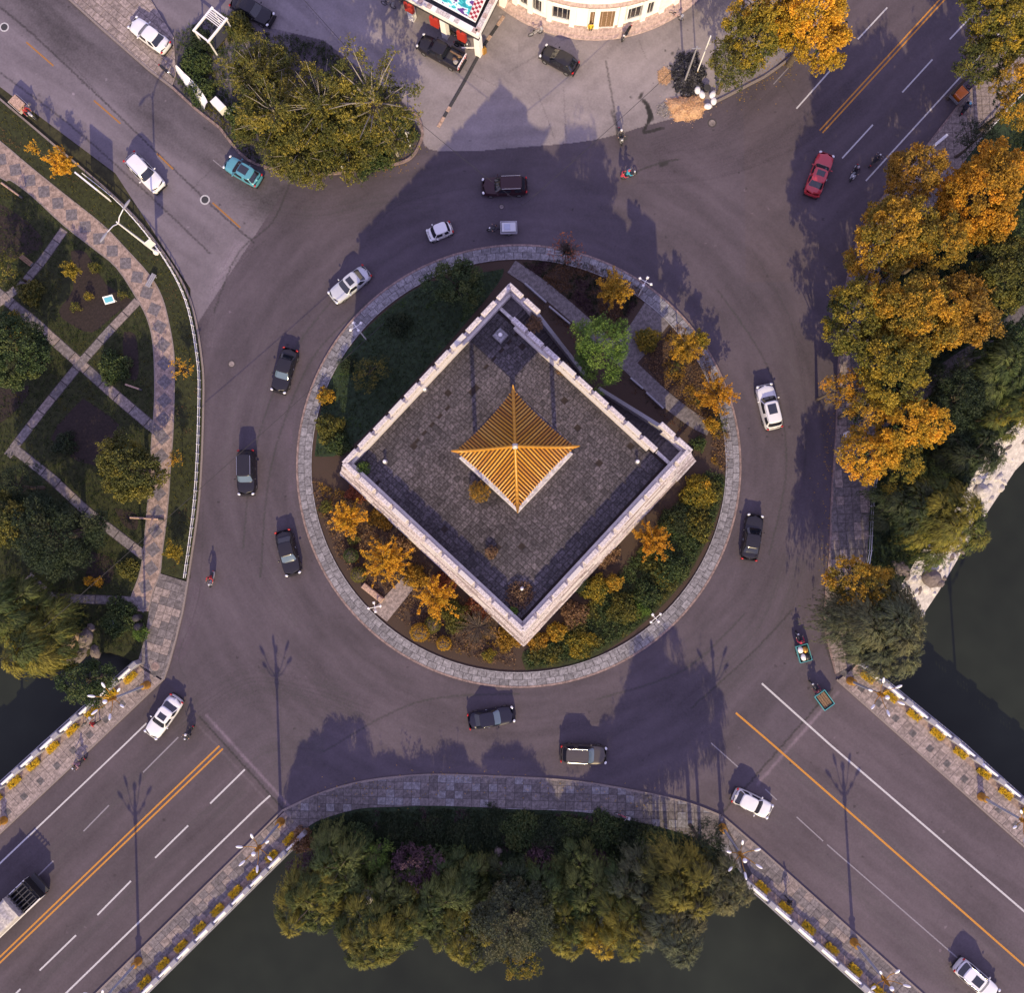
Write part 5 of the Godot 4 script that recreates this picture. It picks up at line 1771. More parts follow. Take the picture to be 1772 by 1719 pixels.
	# lakeside wood below the promenade
	for t in [
		["willow", 545, 1560, 72, 7.0, "willow_gold", "yellow green willow beside the balustrade, first along the shore"],
		["willow", 640, 1610, 66, 7.5, "willow_gold", "golden willow leaning furthest over the lake on the shore's first bay"],
		["willow", 590, 1500, 64, 6.0, "green", "green willow behind the first yellow willow"],
		["willow", 700, 1590, 58, 7.0, "willow_gold", "orange tinted willow at the shore's first bay"],
		["willow", 770, 1560, 62, 6.5, "green", "olive willow at the small gap of the shore"],
		["willow", 805, 1620, 56, 6.5, "willow_gold", "yellow willow between the olive willow and the large grey green tree"],
		["round", 885, 1595, 76, 7.5, "grey_green", "large grey green tree in the middle of the lakeside wood"],
		["round", 905, 1668, 34, 5.5, "olive_gold", "pale yellow tree crown at the lake in front of the large grey green tree"],
		["willow", 980, 1605, 54, 5.0, "willow_gold", "golden willow beside the large grey green tree"],
		["willow", 1040, 1620, 44, 5.0, "olive_gold", "rusty gold willow pointing at the lake"],
		["willow", 1090, 1600, 58, 8.5, "willow_gold", "yellow green willow between the rusty gold and the grey willows"],
		["willow", 1165, 1600, 66, 11.0, "grey_green", "tall grey green willow at the lake near the bridge with the single orange line"],
		["willow", 1180, 1525, 66, 11.0, "olive", "tall olive willow above the tall grey green one"],
		["willow", 1240, 1530, 62, 10.0, "grey_green", "grey willow beside the six-armed lamp"],
		["round", 1215, 1465, 46, 8.0, "dark_green", "dark leafy tree at the promenade's end"],
		["willow", 1110, 1520, 52, 8.0, "grey_green", "grey twiggy willow inside the wood"],
		["willow", 1020, 1540, 60, 4.0, "green", "dark green willow in the wood's shaded middle"],
		["willow", 940, 1545, 54, 4.5, "green", "dark willow behind the large grey green tree"],
		["round", 720, 1500, 44, 5.0, "purple", "purple leaved tree in the shade of the wood"],
		["round", 535, 1500, 34, 5.0, "purple", "purple brown shrub at the water beside the balustrade"],
		["round", 650, 1480, 32, 4.5, "fresh", "bright green bush tree beside the purple tree"],
		["willow", 690, 1540, 50, 5.5, "green", "green willow between purple tree and the shore's first bay"],
		["willow", 800, 1520, 56, 4.5, "green", "low green willow below the promenade's middle"],
		["willow", 880, 1520, 44, 4.0, "dark_green", "dark low willow beside the lilac boulder"],
		["willow", 1080, 1540, 50, 6.5, "green", "green willow inside the wood beside the grey twiggy willow"],
		["willow", 1000, 1500, 44, 3.6, "green", "low green willow beside the deep purple shrub"],
		["round", 1150, 1470, 40, 5.0, "green", "green tree near the parked bicycle at the promenade"],
		["round", 770, 1490, 32, 3.2, "green", "small green tree between the purple tree and the stones"],
		["round", 610, 1450, 30, 3.0, "green", "small green tree below the promenade's start"],
		["bush", 900, 1440, 44, 1.2, "green", "green ground shrubs under the promenade's middle"],
		["bush", 1050, 1440, 40, 1.2, "green", "green ground shrubs near the parked bicycle"],
		["bush", 520, 1460, 26, 1.8, "dry", "dry reeds where the promenade meets the balustrade"],
		["bush", 800, 1460, 44, 1.6, "dark_green", "dark low bush on the bank below the promenade"],
		["bush", 960, 1460, 52, 1.8, "dark_green", "broad dark bush on the bank beside the stone heap"],
		["bush", 985, 1440, 36, 1.0, "green", "low green hedge directly under the promenade's edge"],
		["bush", 940, 1490, 36, 1.8, "purple", "dark purple bush in the bank's shade"],
		["bush", 745, 1440, 34, 1.0, "dark_green", "dark groundcover bush below the promenade's start"],
		["bush", 1100, 1460, 46, 1.8, "dark_green", "dark bush under the parked bicycle"],
		["bush", 690, 1450, 40, 1.0, "dark_green", "dark bush near the rocks by the balustrade"],
		["bush", 860, 1430, 40, 0.8, "dark_green", "low dark plants at the middle of the promenade's edge"],
		["bush", 1030, 1500, 30, 2.2, "purple", "deep purple shrub beside the dark green willow"],
		["spiky", 925, 1560, 20, 4.0, "gold", "yellow sapling in front of the dark willow"],
		["spiky", 1190, 1505, 24, 7.0, "bright_gold", "golden branch tree amid the tall olive willow"]]:
		tree("lakeside_tree" if t[0] != "bush" else "lakeside_bush", t[0], t[1], t[2], t[3], t[4], t[5], t[6], "tree" if t[0] != "bush" else "bush", "", -0.1)
	build_ground_cover()

func deck_bush(where: Vector3, r: float, top: float, pal: String, label: String) -> void:
	var o := thing("deck_plant", label, "plant", Vector3(where.x, DECK + 0.03, where.z))
	var pts := []
	var tints := PackedColorArray()
	for k in int(60 + r * r * 260):
		var d := Vector3(rng.randfn(), absf(rng.randfn()), rng.randfn()).normalized() * pow(rng.randf(), 0.4)
		pts.append(Transform3D(spin(0.2), Vector3(d.x * r, 0.05 + d.y * top * 0.9, d.z * r)))
		tints.append(hue(PAL[pal], rng.randf(), rng.randf_range(0.7, 1.1)))
	var g := Geo.new()
	for k in 4:
		g.rod(Vector3.ZERO, Vector3(rng.randf_range(-0.5, 0.5) * r, top * 0.8, rng.randf_range(-0.5, 0.5) * r), 0.03, 0.01, 5)
	part(o, "stem", g, M.bark)
	swarm(o, "foliage", leaf_mesh("leaf"), M.leaves, pts, tints)

func scatter(called: String, label: String, poly: PackedVector2Array, holes: Array, y: float, count: int, size: float, kind: String, pals: Array, tall := 0.0) -> void:
	var lo := poly[0]
	var hi := poly[0]
	for p in poly:
		lo = lo.min(p)
		hi = hi.max(p)
	var pts := []
	var tints := PackedColorArray()
	var f := FastNoiseLite.new()
	f.seed = hash(called + label)
	f.frequency = 0.18
	for k in count:
		var p := Vector2(rng.randf_range(lo.x, hi.x), rng.randf_range(lo.y, hi.y))
		if not Geometry2D.is_point_in_polygon(p, poly):
			continue
		var inside := false
		for hole in holes:
			if Geometry2D.is_point_in_polygon(p, hole):
				inside = true
				break
		if inside:
			continue
		var n := f.get_noise_2d(p.x, p.y)
		pts.append(Transform3D(Basis(Vector3.UP, rng.randf() * TAU).scaled(Vector3.ONE * size * rng.randf_range(0.6, 1.3)), Vector3(p.x, y + tall * rng.randf() * clampf(0.7 + n * 1.4, 0.1, 1.3), p.y)))
		tints.append(hue(PAL[pals[0 if n < 0.05 else (1 if n < 0.3 else 2)]], rng.randf() * 0.8, rng.randf_range(0.6, 1.1)))
	var o := swarm(self, called, leaf_mesh(kind), M.leaves, pts, tints)
	tag(o, label, "ground cover", "", "stuff")

func strip_of(flat: Array, w: float) -> PackedVector2Array:
	var pts := path(flat)
	var l := PackedVector2Array()
	var r := PackedVector2Array()
	for i in pts.size():
		var d := (pts[mini(i + 1, pts.size() - 1)] - pts[maxi(i - 1, 0)]).normalized()
		var s := Vector2(-d.z, d.x) * w
		l.append(Vector2(pts[i].x, pts[i].z) - s)
		r.append(Vector2(pts[i].x, pts[i].z) + s)
	r.reverse()
	l.append_array(r)
	return l

func build_ground_cover() -> void:
	# grass of the strip between railing and diamond path, of the garden, of the island
	scatter("grass", "yellowing grass between the railing and the diamond path", area([-30, 155, 0, 175, 100, 260, 213, 360, 281, 443, 326, 523, 345, 622, 347, 702, 340, 860, 320, 1000, 282, 990, 290, 911, 297, 860, 303, 760, 306, 658, 304, 600, 285, 516, 264, 478, 220, 430, 114, 336, 0, 242]), [], 0.10, 9000, 0.26, "blade", ["olive", "olive", "dry"])
	var holes := [strip_of([-60, 465, 0, 510, 60, 558, 140, 630, 200, 684, 262, 737], 0.6), strip_of([240, 521, 190, 574, 140, 630, 80, 704, 25, 776], 0.5), strip_of([113, 398, 80, 445, 44, 490, 16, 512], 0.5), strip_of([25, 776, 88, 826, 150, 884, 248, 960], 0.55), strip_of([50, 996, 90, 1033, 150, 1037, 232, 1040], 0.5), area([120, 436, 152, 436, 190, 494, 230, 520, 196, 550, 160, 580, 112, 558, 100, 538]), area([216, 573, 238, 582, 243, 646, 228, 660, 212, 606]), area([145, 686, 220, 747, 165, 810, 86, 760])]
	scatter("grass", "dark garden grass among the crossing slab paths", area([-20, 300, 58, 344, 112, 395, 162, 434, 203, 468, 236, 518, 254, 556, 266, 600, 267, 660, 262, 760, 257, 860, 250, 958, 238, 1000, 226, 1036, 240, 1062, 255, 1062, 240, 1140, 190, 1125, 90, 1135, -20, 1135]), holes, 0.10, 17000, 0.25, "blade", ["green", "green", "olive"])
	scatter("grass", "deep green grass on the island's shaded lawn", area([546, 790, 560, 690, 600, 610, 660, 545, 740, 490, 850, 468, 872, 470, 840, 520, 700, 680, 600, 780]), [], 0.08, 9000, 0.26, "blade", ["green", "green", "fresh"])
	scatter("wild_plants", "tangled wild plants filling the island's sunny bed", area([912, 1156, 1010, 1141, 1100, 1086, 1180, 1006, 1228, 920, 1254, 830, 1226, 815, 1160, 890, 1050, 1015, 960, 1100, 908, 1128]), [], 0.08, 16000, 0.44, "spray", ["green", "olive", "olive_gold"], 0.8)
	scatter("grass", "bright grass strip just inside the ring on the island's sunny side", area([912, 1156, 1010, 1141, 1100, 1086, 1180, 1006, 1228, 920, 1254, 830, 1240, 830, 1214, 905, 1166, 985, 1088, 1062, 1000, 1115, 915, 1128]), [], 0.08, 6000, 0.26, "blade", ["fresh", "green", "fresh"])
	scatter("low_plants", "low brown plants and twigs in the golden saplings' bed", area([540, 830, 600, 850, 740, 980, 880, 1110, 900, 1158, 830, 1145, 740, 1110, 650, 1040, 585, 960, 550, 880]), [area([643, 1056, 672, 1078, 730, 1004, 706, 988])], 0.06, 9000, 0.34, "spray", ["dry", "dry", "rust"], 0.35)
	scatter("low_plants", "dark red ground plants along the platform stairs", area([890, 492, 940, 520, 1090, 655, 1190, 745, 1180, 752, 1080, 670, 930, 535]), [], 0.06, 2600, 0.3, "blade", ["red", "dry", "dark_green"])
	scatter("low_plants", "dry plants in the shaded bed inside the far ring", area([900, 455, 980, 450, 1060, 470, 1116, 505, 1080, 555, 1060, 590, 1000, 530, 940, 485]), [], 0.06, 6000, 0.34, "blade", ["dry", "dark_green", "purple"])
	scatter("low_plants", "brown seedlings in the bed beside the orange long-branched sapling", area([1172, 560, 1220, 610, 1250, 680, 1262, 760, 1258, 820, 1230, 800, 1232, 745, 1160, 680, 1110, 630]), [], 0.06, 6000, 0.32, "spray", ["dry", "rust", "olive"], 0.3)
	scatter("undergrowth", "dark undergrowth beneath the golden trees and willows", area([1512, 480, 1600, 380, 1700, 270, 1790, 200, 1800, 720, 1715, 770, 1680, 830, 1640, 905, 1590, 960, 1560, 1010, 1540, 1060, 1500, 1120, 1508, 900, 1518, 720]), [strip_of([1900, 470, 1772, 545, 1700, 600, 1640, 640, 1590, 680, 1520, 730], 1.0)], 0.08, 16000, 0.5, "blade", ["dark_green", "dark_green", "green"])
	scatter("undergrowth", "dark ground plants on the shaded bank by the lake", area([549, 1424, 620, 1404, 745, 1398, 889, 1404, 1032, 1412, 1121, 1430, 1185, 1448, 1250, 1478, 1290, 1524, 1120, 1556, 900, 1560, 650, 1540, 560, 1500, 530, 1460]), [], 0.04, 15000, 0.42, "blade", ["dark_green", "dark_green", "purple"])
	scatter("undergrowth", "green plants under the poplars of the hedge island", area([306, 60, 312, 120, 306, 152, 381, 221, 430, 278, 520, 298, 577, 299, 690, 281, 726, 232, 706, 190, 560, 75, 440, 52, 380, 22]), [], 0.02, 9000, 0.45, "blade", ["green", "olive", "dark_green"])
	# leaves fallen on the deck, the road edges and pavement
	var pts := []
	var tints := PackedColorArray()
	for band in [[path([1449, 690, 1446, 760, 1438, 860, 1432, 1000]), 260, 0.9], [path([640, 290, 700, 284, 730, 240]), 90, 0.7], [path([1262, 170, 1330, 130, 1390, 90]), 160, 0.9], [path([560, 1372, 740, 1350, 890, 1352, 1130, 1385]), 150, 0.9]]:
		var line: PackedVector3Array = band[0]
		for k in band[1]:
			var i := rng.randi() % (line.size() - 1)
			var p := line[i].lerp(line[i + 1], rng.randf()) + Vector3(rng.randfn() * band[2], 0.16 if band[1] == 150 else 0.03, rng.randfn() * band[2])
			pts.append(Transform3D(Basis(Vector3.UP, rng.randf() * TAU).scaled(Vector3(0.18, 0.03, 0.18)), p))
			tints.append(hue(PAL.gold, rng.randf()))
	tag(swarm(self, "fallen_leaves", leaf_mesh("petal"), M.leaves, pts, tints), "scattered yellow leaves lying along kerbs", "leaves", "", "stuff")

# ------------------------------------------------------------------ cars
# front is -z; style: [length, width, height, windscreen foot, roof start, roof end, rear glass foot, bonnet height, boot height]
var STYLE := {
	"saloon": [4.75, 1.82, 1.46, -1.02, -0.28, 1.05, 1.80, 0.92, 1.00],
	"hatch": [4.10, 1.74, 1.50, -0.98, -0.25, 1.30, 1.88, 0.94, 1.04],
	"suv": [4.70, 1.88, 1.70, -1.10, -0.40, 1.75, 2.20, 1.06, 1.12],
	"estate": [4.80, 1.86, 1.62, -1.05, -0.35, 1.70, 2.24, 1.00, 1.08],
	"mini": [2.70, 1.42, 1.55, -0.92, -0.50, 0.75, 1.12, 0.92, 1.00],
}

func oval(z0: float, z1: float, half: float, y: float, n: float, count := 28) -> PackedVector3Array:      # a rounded rectangle, counted from the front over the right-hand side
	var out := PackedVector3Array()
	for k in count:
		var a := TAU * k / count
		out.append(oval_at(z0, z1, half, y, n, a))
	return out

func oval_at(z0: float, z1: float, half: float, y: float, n: float, a: float) -> Vector3:
	var c := cos(a)
	var s := sin(a)
	var e := 2.0 / n
	return Vector3(half * signf(s) * pow(absf(s), e), y, (z0 + z1) * 0.5 - (z1 - z0) * 0.5 * signf(c) * pow(absf(c), e))

func cabin_at(p: Array, a: float, t: float, puff := 0.0) -> Vector3:
	var u := pow(t, 0.85)
	var q := oval_at(lerpf(p[3], p[4], u) - puff, lerpf(p[6], p[5], u) + puff, lerpf(p[1] * 0.475, p[1] * 0.385, pow(t, 1.3)) + puff, lerpf(minf(p[7], p[8]) - 0.03, p[2] - 0.05, t), 5.0, a)
	return q

func pane(p: Array, a0: float, a1: float, t0: float, t1: float, puff := 0.012) -> Geo:
	var g := Geo.new()
	var rows := []
	for i in 5:
		var row := PackedVector3Array()
		for j in 9:
			row.append(cabin_at(p, deg_to_rad(lerpf(a0, a1, j / 8.0)), lerpf(t0, t1, i / 4.0), puff))
		rows.append(row)
	g.rings(rows, false)
	return g

func make_car(style: String, body: Material, sunroof: bool, pale: bool) -> Node3D:
	var p: Array = STYLE[style]
	var o := Node3D.new()
	var l: float = p[0]
	var w: float = p[1]
	var g := Geo.new()
	# body: rings of constant height, nose and tail rounded in plan, bonnet and boot as the closing surface
	var f := -l * 0.5
	var b := l * 0.5
	g.rings([oval(f + 0.10, b - 0.08, w * 0.46, 0.20, 5.0), oval(f + 0.02, b - 0.02, w * 0.495, 0.38, 5.5), oval(f, b, w * 0.5, 0.58, 5.5), oval(f + 0.05, b - 0.03, w * 0.495, 0.74, 5.0), oval(f + 0.14, b - 0.08, w * 0.47, p[7] - 0.09, 4.6)], true, true, false)
	var top := []
	for i in 17:
		var t := i / 16.0
		var z := lerpf(f + 0.14, b - 0.08, t)
		var row := PackedVector3Array()
		for j in 13:
			var s := j / 6.0 - 1.0
			var zz := (z - (f + b) * 0.5 - 0.03) / ((b - f) * 0.5 - 0.11)
			var hw: float = w * 0.47 * pow(maxf(0.0, 1.0 - pow(minf(absf(zz), 1.0), 4.6)), 1.0 / 4.6)
			var hood: float = lerpf(p[7], p[8], smoothstep(-0.8, 1.0, z))
			var nose := smoothstep(f + 0.10, f + 0.65, z) * (1.0 - 0.8 * smoothstep(b - 0.35, b - 0.06, z))
			var y: float = (p[7] - 0.09) + (hood - p[7] + 0.10) * nose * (1.0 - pow(absf(s), 3.5)) + 0.025 * nose * pow(1.0 - absf(absf(s) - 0.72), 12.0)
			row.append(Vector3(hw * s, y, z))
		top.append(row)
	g.rings(top, false)
	part(o, "body", g, body)
	# cabin shell with the roof
	g = Geo.new()
	var rows := []
	for i in 7:
		var row := PackedVector3Array()
		for k in 40:
			row.append(cabin_at(p, TAU * k / 40, i / 6.0))
		rows.append(row)
	for i in 4:
		var q := [0.93, 0.75, 0.4, 0.02][i] as float
		var row := PackedVector3Array()
		for k in 40:
			var c := cabin_at(p, TAU * k / 40, 1.0)
			var m := Vector3(0, p[2] - 0.05, (p[4] + p[5]) * 0.5)
			c = m + (c - m) * q
			c.y += 0.05 * (1.0 - q * q)
			row.append(c)
		rows.append(row)
	g.rings(rows)
	part(o, "roof", g, body)
	var gm: Material = M.glass
	part(o, "windscreen", pane(p, -39.0, 39.0, 0.10, 0.93), M.glass_pale if pale else gm)
	part(o, "rear_window", pane(p, 143.0, 217.0, 0.18, 0.90), gm)
	for s in [1.0, -1.0]:
		part(o, "side_window", pane(p, 52.0 * s, 90.0 * s, 0.18, 0.90) if s > 0 else pane(p, -90.0, -52.0, 0.18, 0.90), gm)
		part(o, "side_window", pane(p, 93.0, 128.0, 0.18, 0.90) if s > 0 else pane(p, -128.0, -93.0, 0.18, 0.90), gm)
	if sunroof:
		g = Geo.new()
		var cz: float = lerpf(p[4], p[5], 0.36)
		g.slab(Vector3(0, p[2] - 0.03, cz), Vector3(w * 0.46, 0.04, 0.62 if style == "saloon" else 1.0), 0.02)
		part(o, "sunroof", g, gm)
	if style in ["suv", "estate"]:
		for s in [-1.0, 1.0]:
			g = Geo.new()
			g.rod(Vector3(s * w * 0.36, p[2] - 0.0, p[4] + 0.1), Vector3(s * w * 0.36, p[2] - 0.0, p[5] - 0.1), 0.022)
			part(o, "roof_rail", g, M.chrome)
	for s in [-1.0, 1.0]:
		g = Geo.new()
		g.ball(Vector3(s * (w * 0.5 + 0.10), p[7] + 0.05, p[3] + 0.42), Vector3(0.12, 0.075, 0.075), Basis(), 8, 5)
		part(o, "mirror", g, body)
		g = Geo.new()
		g.ball(Vector3(s * w * 0.375, p[7] - 0.16, f + 0.16), Vector3(0.17, 0.10, 0.13), Basis(Vector3.UP, s * -0.35), 10, 6)
		part(o, "headlight", g, M.headlight)
		g = Geo.new()
		g.ball(Vector3(s * w * 0.39, p[8] - 0.20, b - 0.11), Vector3(0.15, 0.10, 0.09), Basis(Vector3.UP, s * 0.3), 10, 6)
		part(o, "tail_light", g, M.tail_light)
		g = Geo.new()
		g.box(Vector3(s * (w * 0.5 - 0.005), 0.78, 0.35), Vector3(0.02, 0.035, 0.16))
		part(o, "door_handle", g, M.chrome)
		for z in [f + l * 0.19, b - l * 0.19]:
			g = Geo.new()
			var turn := Basis(Vector3.FORWARD, PI / 2)
			var prof := [[0.20, -0.10], [0.31, -0.10], [0.325, -0.06], [0.325, 0.06], [0.31, 0.10], [0.20, 0.10]]
			var rr := []
			for q in prof:
				var ring := PackedVector3Array()
				for k in 18:
					var a := -TAU * k / 18
					ring.append(Vector3(s * (w * 0.5 - 0.105), 0.325, z) + turn * Vector3(cos(a) * q[0], q[1], sin(a) * q[0]))
				rr.append(ring)
			g.rings(rr)
			var wh := part(o, "wheel", g, M.tyre)
			g = Geo.new()
			g.rod(Vector3(s * (w * 0.5 - 0.17), 0.325, z), Vector3(s * (w * 0.5 - 0.015), 0.325, z), 0.205, 0.19, 12)
			part(wh, "rim", g, M.rim)
	g = Geo.new()
	g.box(Vector3(0, 0.50, f + 0.02), Vector3(w * 0.5, 0.16, 0.06))
	part(o, "grille", g, M.black_trim)
	for z in [f + 0.04, b - 0.04]:
		g = Geo.new()
		g.box(Vector3(0, 0.32, z), Vector3(w * 0.84, 0.16, 0.12))
		part(o, "bumper", g, M.black_trim)
	return o

func car(style: String, paint_key: String, rgb: Array, x0: float, y0: float, dx: float, dy: float, label: String, sunroof := false, pale := false) -> void:
	var o := make_car(style, paint(paint_key, rgb[0], rgb[1], rgb[2], rgb[3] if rgb.size() > 3 else 0.0), sunroof, pale)
	o.name = numbered("car")
	add_child(o)
	o.position = at(x0, y0, 0.8) * Vector3(1, 0, 1)
	o.rotation.y = heading(dx, dy)
	tag(o, label, "car", "cars on the roundabout and its roads")

func build_cars() -> void:
	var white := [0.78, 0.79, 0.80]
	var black := [0.018, 0.017, 0.024]
	car("saloon", "paint_white", white, 259, 61, -62, -48, "white saloon parked on the lilac paved strip")
	get_node("car").position.y = 0.13
	car("estate", "paint_white", white, 250, 298, 56, 58, "white estate car driving towards the roundabout beside the garden lamp")
	car("hatch", "paint_turquoise", [0.09, 0.33, 0.42], 420, 296, -43, -26, "turquoise hatchback half under the poplars", true)
	car("saloon", "paint_black", black, 436, 16, 62, 34, "black saloon behind the hedge island at the frame's edge")
	car("hatch", "paint_black", black, 968, 102, -75, -42, "black hatchback parked before the round white building")
	car("suv", "paint_maroon", [0.035, 0.012, 0.018], 873, 322, -78, 2, "dark maroon off-roader in the platform's shadow")
	car("mini", "paint_white", white, 761, 400, -36, 14, "tiny white microcar in the platform's shadow")
	car("saloon", "paint_silver", [0.55, 0.58, 0.62, 0.15], 605, 492, -62, 50, "silver saloon with sunroof beside the ring pavement", true)
	car("saloon", "paint_black", black, 492, 641, -22, 77, "black saloon with a bright windscreen, upper of three beside the garden", false, true)
	car("suv", "paint_black", black, 426, 818, 2, 84, "black off-roader with a bright windscreen beside the garden railing", false, true)
	car("saloon", "paint_black", black, 498, 957, 22, 83, "black saloon with a bright windscreen level with the golden saplings", false, true)
	car("saloon", "paint_white", white, 283, 1241, -48, 68, "white saloon with sunroof entering the bridge with the double orange line", true)
	car("saloon", "paint_ink", [0.014, 0.014, 0.03], 850, 1243, 78, -14, "dark blue black saloon below the island's ring", false, true)
	car("suv", "paint_grey", [0.085, 0.075, 0.07, 0.2], 1010, 1306, 78, 3, "grey brown off-roader by the promenade kerb", false, true)
	car("hatch", "paint_white", white, 1302, 1391, 68, 33, "white hatchback entering the bridge with the single orange line")
	car("estate", "paint_white", white, 1690, 1697, 70, 60, "white estate car at the frame's bottom corner in the tree shadow", true)
	car("suv", "paint_white", white, 1331, 704, -18, -77, "white off-roader with a big dark sunroof opposite the golden trees", true)
	car("saloon", "paint_black", black, 1302, 930, 13, -82, "black saloon with red tail lights beside the island's sunny side")
	car("saloon", "paint_red", [0.50, 0.035, 0.05], 1418, 301, 22, -57, "red saloon in the shaded lane beside the golden trees", true)
	# pickup
	var p := paint("paint_black", 0.018, 0.017, 0.024)
	STYLE["cab"] = [5.2, 1.85, 1.72, -1.35, -0.75, 0.55, 0.80, 1.06, 1.06]
	var o := make_car("cab", p, false, false)
	o.name = numbered("pickup_truck")
	add_child(o)
	o.position = at(763, 89, 0.9) * Vector3(1, 0, 1)
	o.rotation.y = heading(-87, -50)
	tag(o, "black pickup truck with a loaded bed beside the shop canopy", "pickup truck")
	var g := Geo.new()
	for s in [-1.0, 1.0]:
		g = Geo.new()
		g.box(Vector3(s * 0.86, 1.22, 1.68), Vector3(0.10, 0.36, 1.75))
		part(o, "bed_side", g, p)
	g = Geo.new()
	g.box(Vector3(0, 1.22, 2.53), Vector3(1.82, 0.36, 0.08))
	part(o, "tailgate", g, M.white_paint)
	for k in 6:
		g = Geo.new()
		g.box(Vector3(-0.75 + 0.3 * k, 1.24, 2.575), Vector3(0.14, 0.2, 0.02))
		part(o, "reflector", g, M.tail_light)
	g = Geo.new()
	g.box(Vector3(0, 1.12, 1.68), Vector3(1.6, 0.04, 1.6))
	part(o, "bed_floor", g, M.iron)
	var l := thing("cargo_sacks", "brown sacks and timber lying in the black pickup's bed", "sack", o.position + Basis(Vector3.UP, o.rotation.y) * Vector3(0, 1.15, 1.7), o.rotation.y)
	for k in 5:
		g = Geo.new()
		g.ball(Vector3(rng.randf_range(-0.5, 0.5), 0.12, rng.randf_range(-0.55, 0.55)), Vector3(0.28, 0.13, 0.2), Basis(Vector3.UP, rng.randf() * 3))
		part(l, "sack", g, [M.wood, M.tarp, M.soil][k % 3])
	g = Geo.new()
	g.box(Vector3(0.3, 0.25, 0.0), Vector3(0.12, 0.08, 1.4))
	part(l, "plank", g, M.wood)
	build_lorry()

func build_lorry() -> void:
	# lorry running off the frame on the bridge: only its tail is seen, the cab lies beyond
	var c := at(4, 1588, 2.4) * Vector3(1, 0, 1)
	var o := thing("lorry", "lorry with a pale tarpaulin and a dark slatted tail on the bridge", "lorry", c, heading(-0.72, 0.69))
	var g := Geo.new()
	g.box(Vector3(0, 1.0, 0), Vector3(2.2, 0.25, 8.6))
	part(o, "frame", g, M.iron)
	for s in [-1.0, 1.0]:
		g = Geo.new()
		g.box(Vector3(s * 1.2, 1.55, 0.4), Vector3(0.08, 0.9, 6.6))
		part(o, "side_wall", g, M.rail_white)
		for z in [-3.0, 2.2, 3.2]:
			g = Geo.new()
			g.rod(Vector3(s * 0.85, 0.5, z), Vector3(s * 1.15, 0.5, z), 0.5, 0.5, 16)
			part(o, "wheel", g, M.tyre)
	# tarpaulin, sagging between hoops
	g = Geo.new()
	var rows := []
	for i in 25:
		var z := -2.9 + 4.6 * i / 24.0
		var row := PackedVector3Array()
		for j in 13:
			var s := j / 6.0 - 1.0
			var y := 3.0 - 0.10 * absf(sin(i * PI / 6.0)) + 0.12 * (1.0 - s * s) + rng.randf_range(-0.025, 0.025)
			if absf(s) > 0.95:
				y = 1.9
			row.append(Vector3(1.24 * clampf(s * 1.08, -1, 1), y, z))
		rows.append(row)
	g.rings(rows, false)
	part(o, "tarpaulin", g, M.tarp)
	g = Geo.new()
	g.box(Vector3(0, 2.6, 1.72), Vector3(2.4, 1.0, 0.05))
	part(o, "partition", g, M.tarp)
	for k in 6:
		g = Geo.new()
		g.box(Vector3(-1.0 + 0.4 * k, 2.45, 2.75), Vector3(0.10, 0.08, 2.0))
		part(o, "roof_slat", g, M.iron)
	for z in [1.9, 2.8, 3.7]:
		g = Geo.new()
		g.box(Vector3(0, 2.38, z), Vector3(2.36, 0.06, 0.10))
		part(o, "cross_bar", g, M.black_trim)
	g = Geo.new()
	g.box(Vector3(0, 1.55, 3.72), Vector3(2.4, 0.9, 0.06))
	part(o, "tailgate", g, M.black_trim)
	g = Geo.new()
	g.box(Vector3(0, 1.18, 0.4), Vector3(2.36, 0.06, 6.6))
	part(o, "load_floor", g, M.black_trim)
	for s in [-1.0, 1.0]:
		g = Geo.new()
		g.box(Vector3(s * 0.95, 0.95, 3.80), Vector3(0.34, 0.16, 0.05))
		part(o, "tail_light", g, M.tail_light)
	g = Geo.new()
	g.slab(Vector3(0, 0.9, -4.1), Vector3(2.3, 1.9, 1.7), 0.2)
	part(o, "cab", g, M.rail_white)
	g = Geo.new()
	g.box(Vector3(0, 2.15, -4.93), Vector3(1.9, 0.8, 0.06))
	part(o, "windscreen", g, M.glass)

# ------------------------------------------------------------------ motorcycles, tricycles, bicycles
func wheel(o: Node3D, centre: Vector3, r: float, thick: float) -> void:
	var g := Geo.new()
	var rr := []
	for i in 9:
		var a := TAU * i / 8
		var ring := PackedVector3Array()
		for k in 18:
			var b := TAU * k / 18
			var q := r - thick + thick * cos(a)
			ring.append(centre + Vector3(thick * sin(a), q * cos(b), q * sin(b)))
		rr.append(ring)
	g.rings(rr)
	var w := part(o, "wheel", g, M.tyre)
	g = Geo.new()
	g.rod(centre - Vector3(0.05, 0, 0), centre + Vector3(0.05, 0, 0), 0.05, 0.05, 8)
	for k in 6:
		var b := TAU * k / 6
		g.rod(centre, centre + Vector3(0, cos(b), sin(b)) * (r - thick * 1.5), 0.012, 0.012, 4)
	part(w, "spokes", g, M.steel)

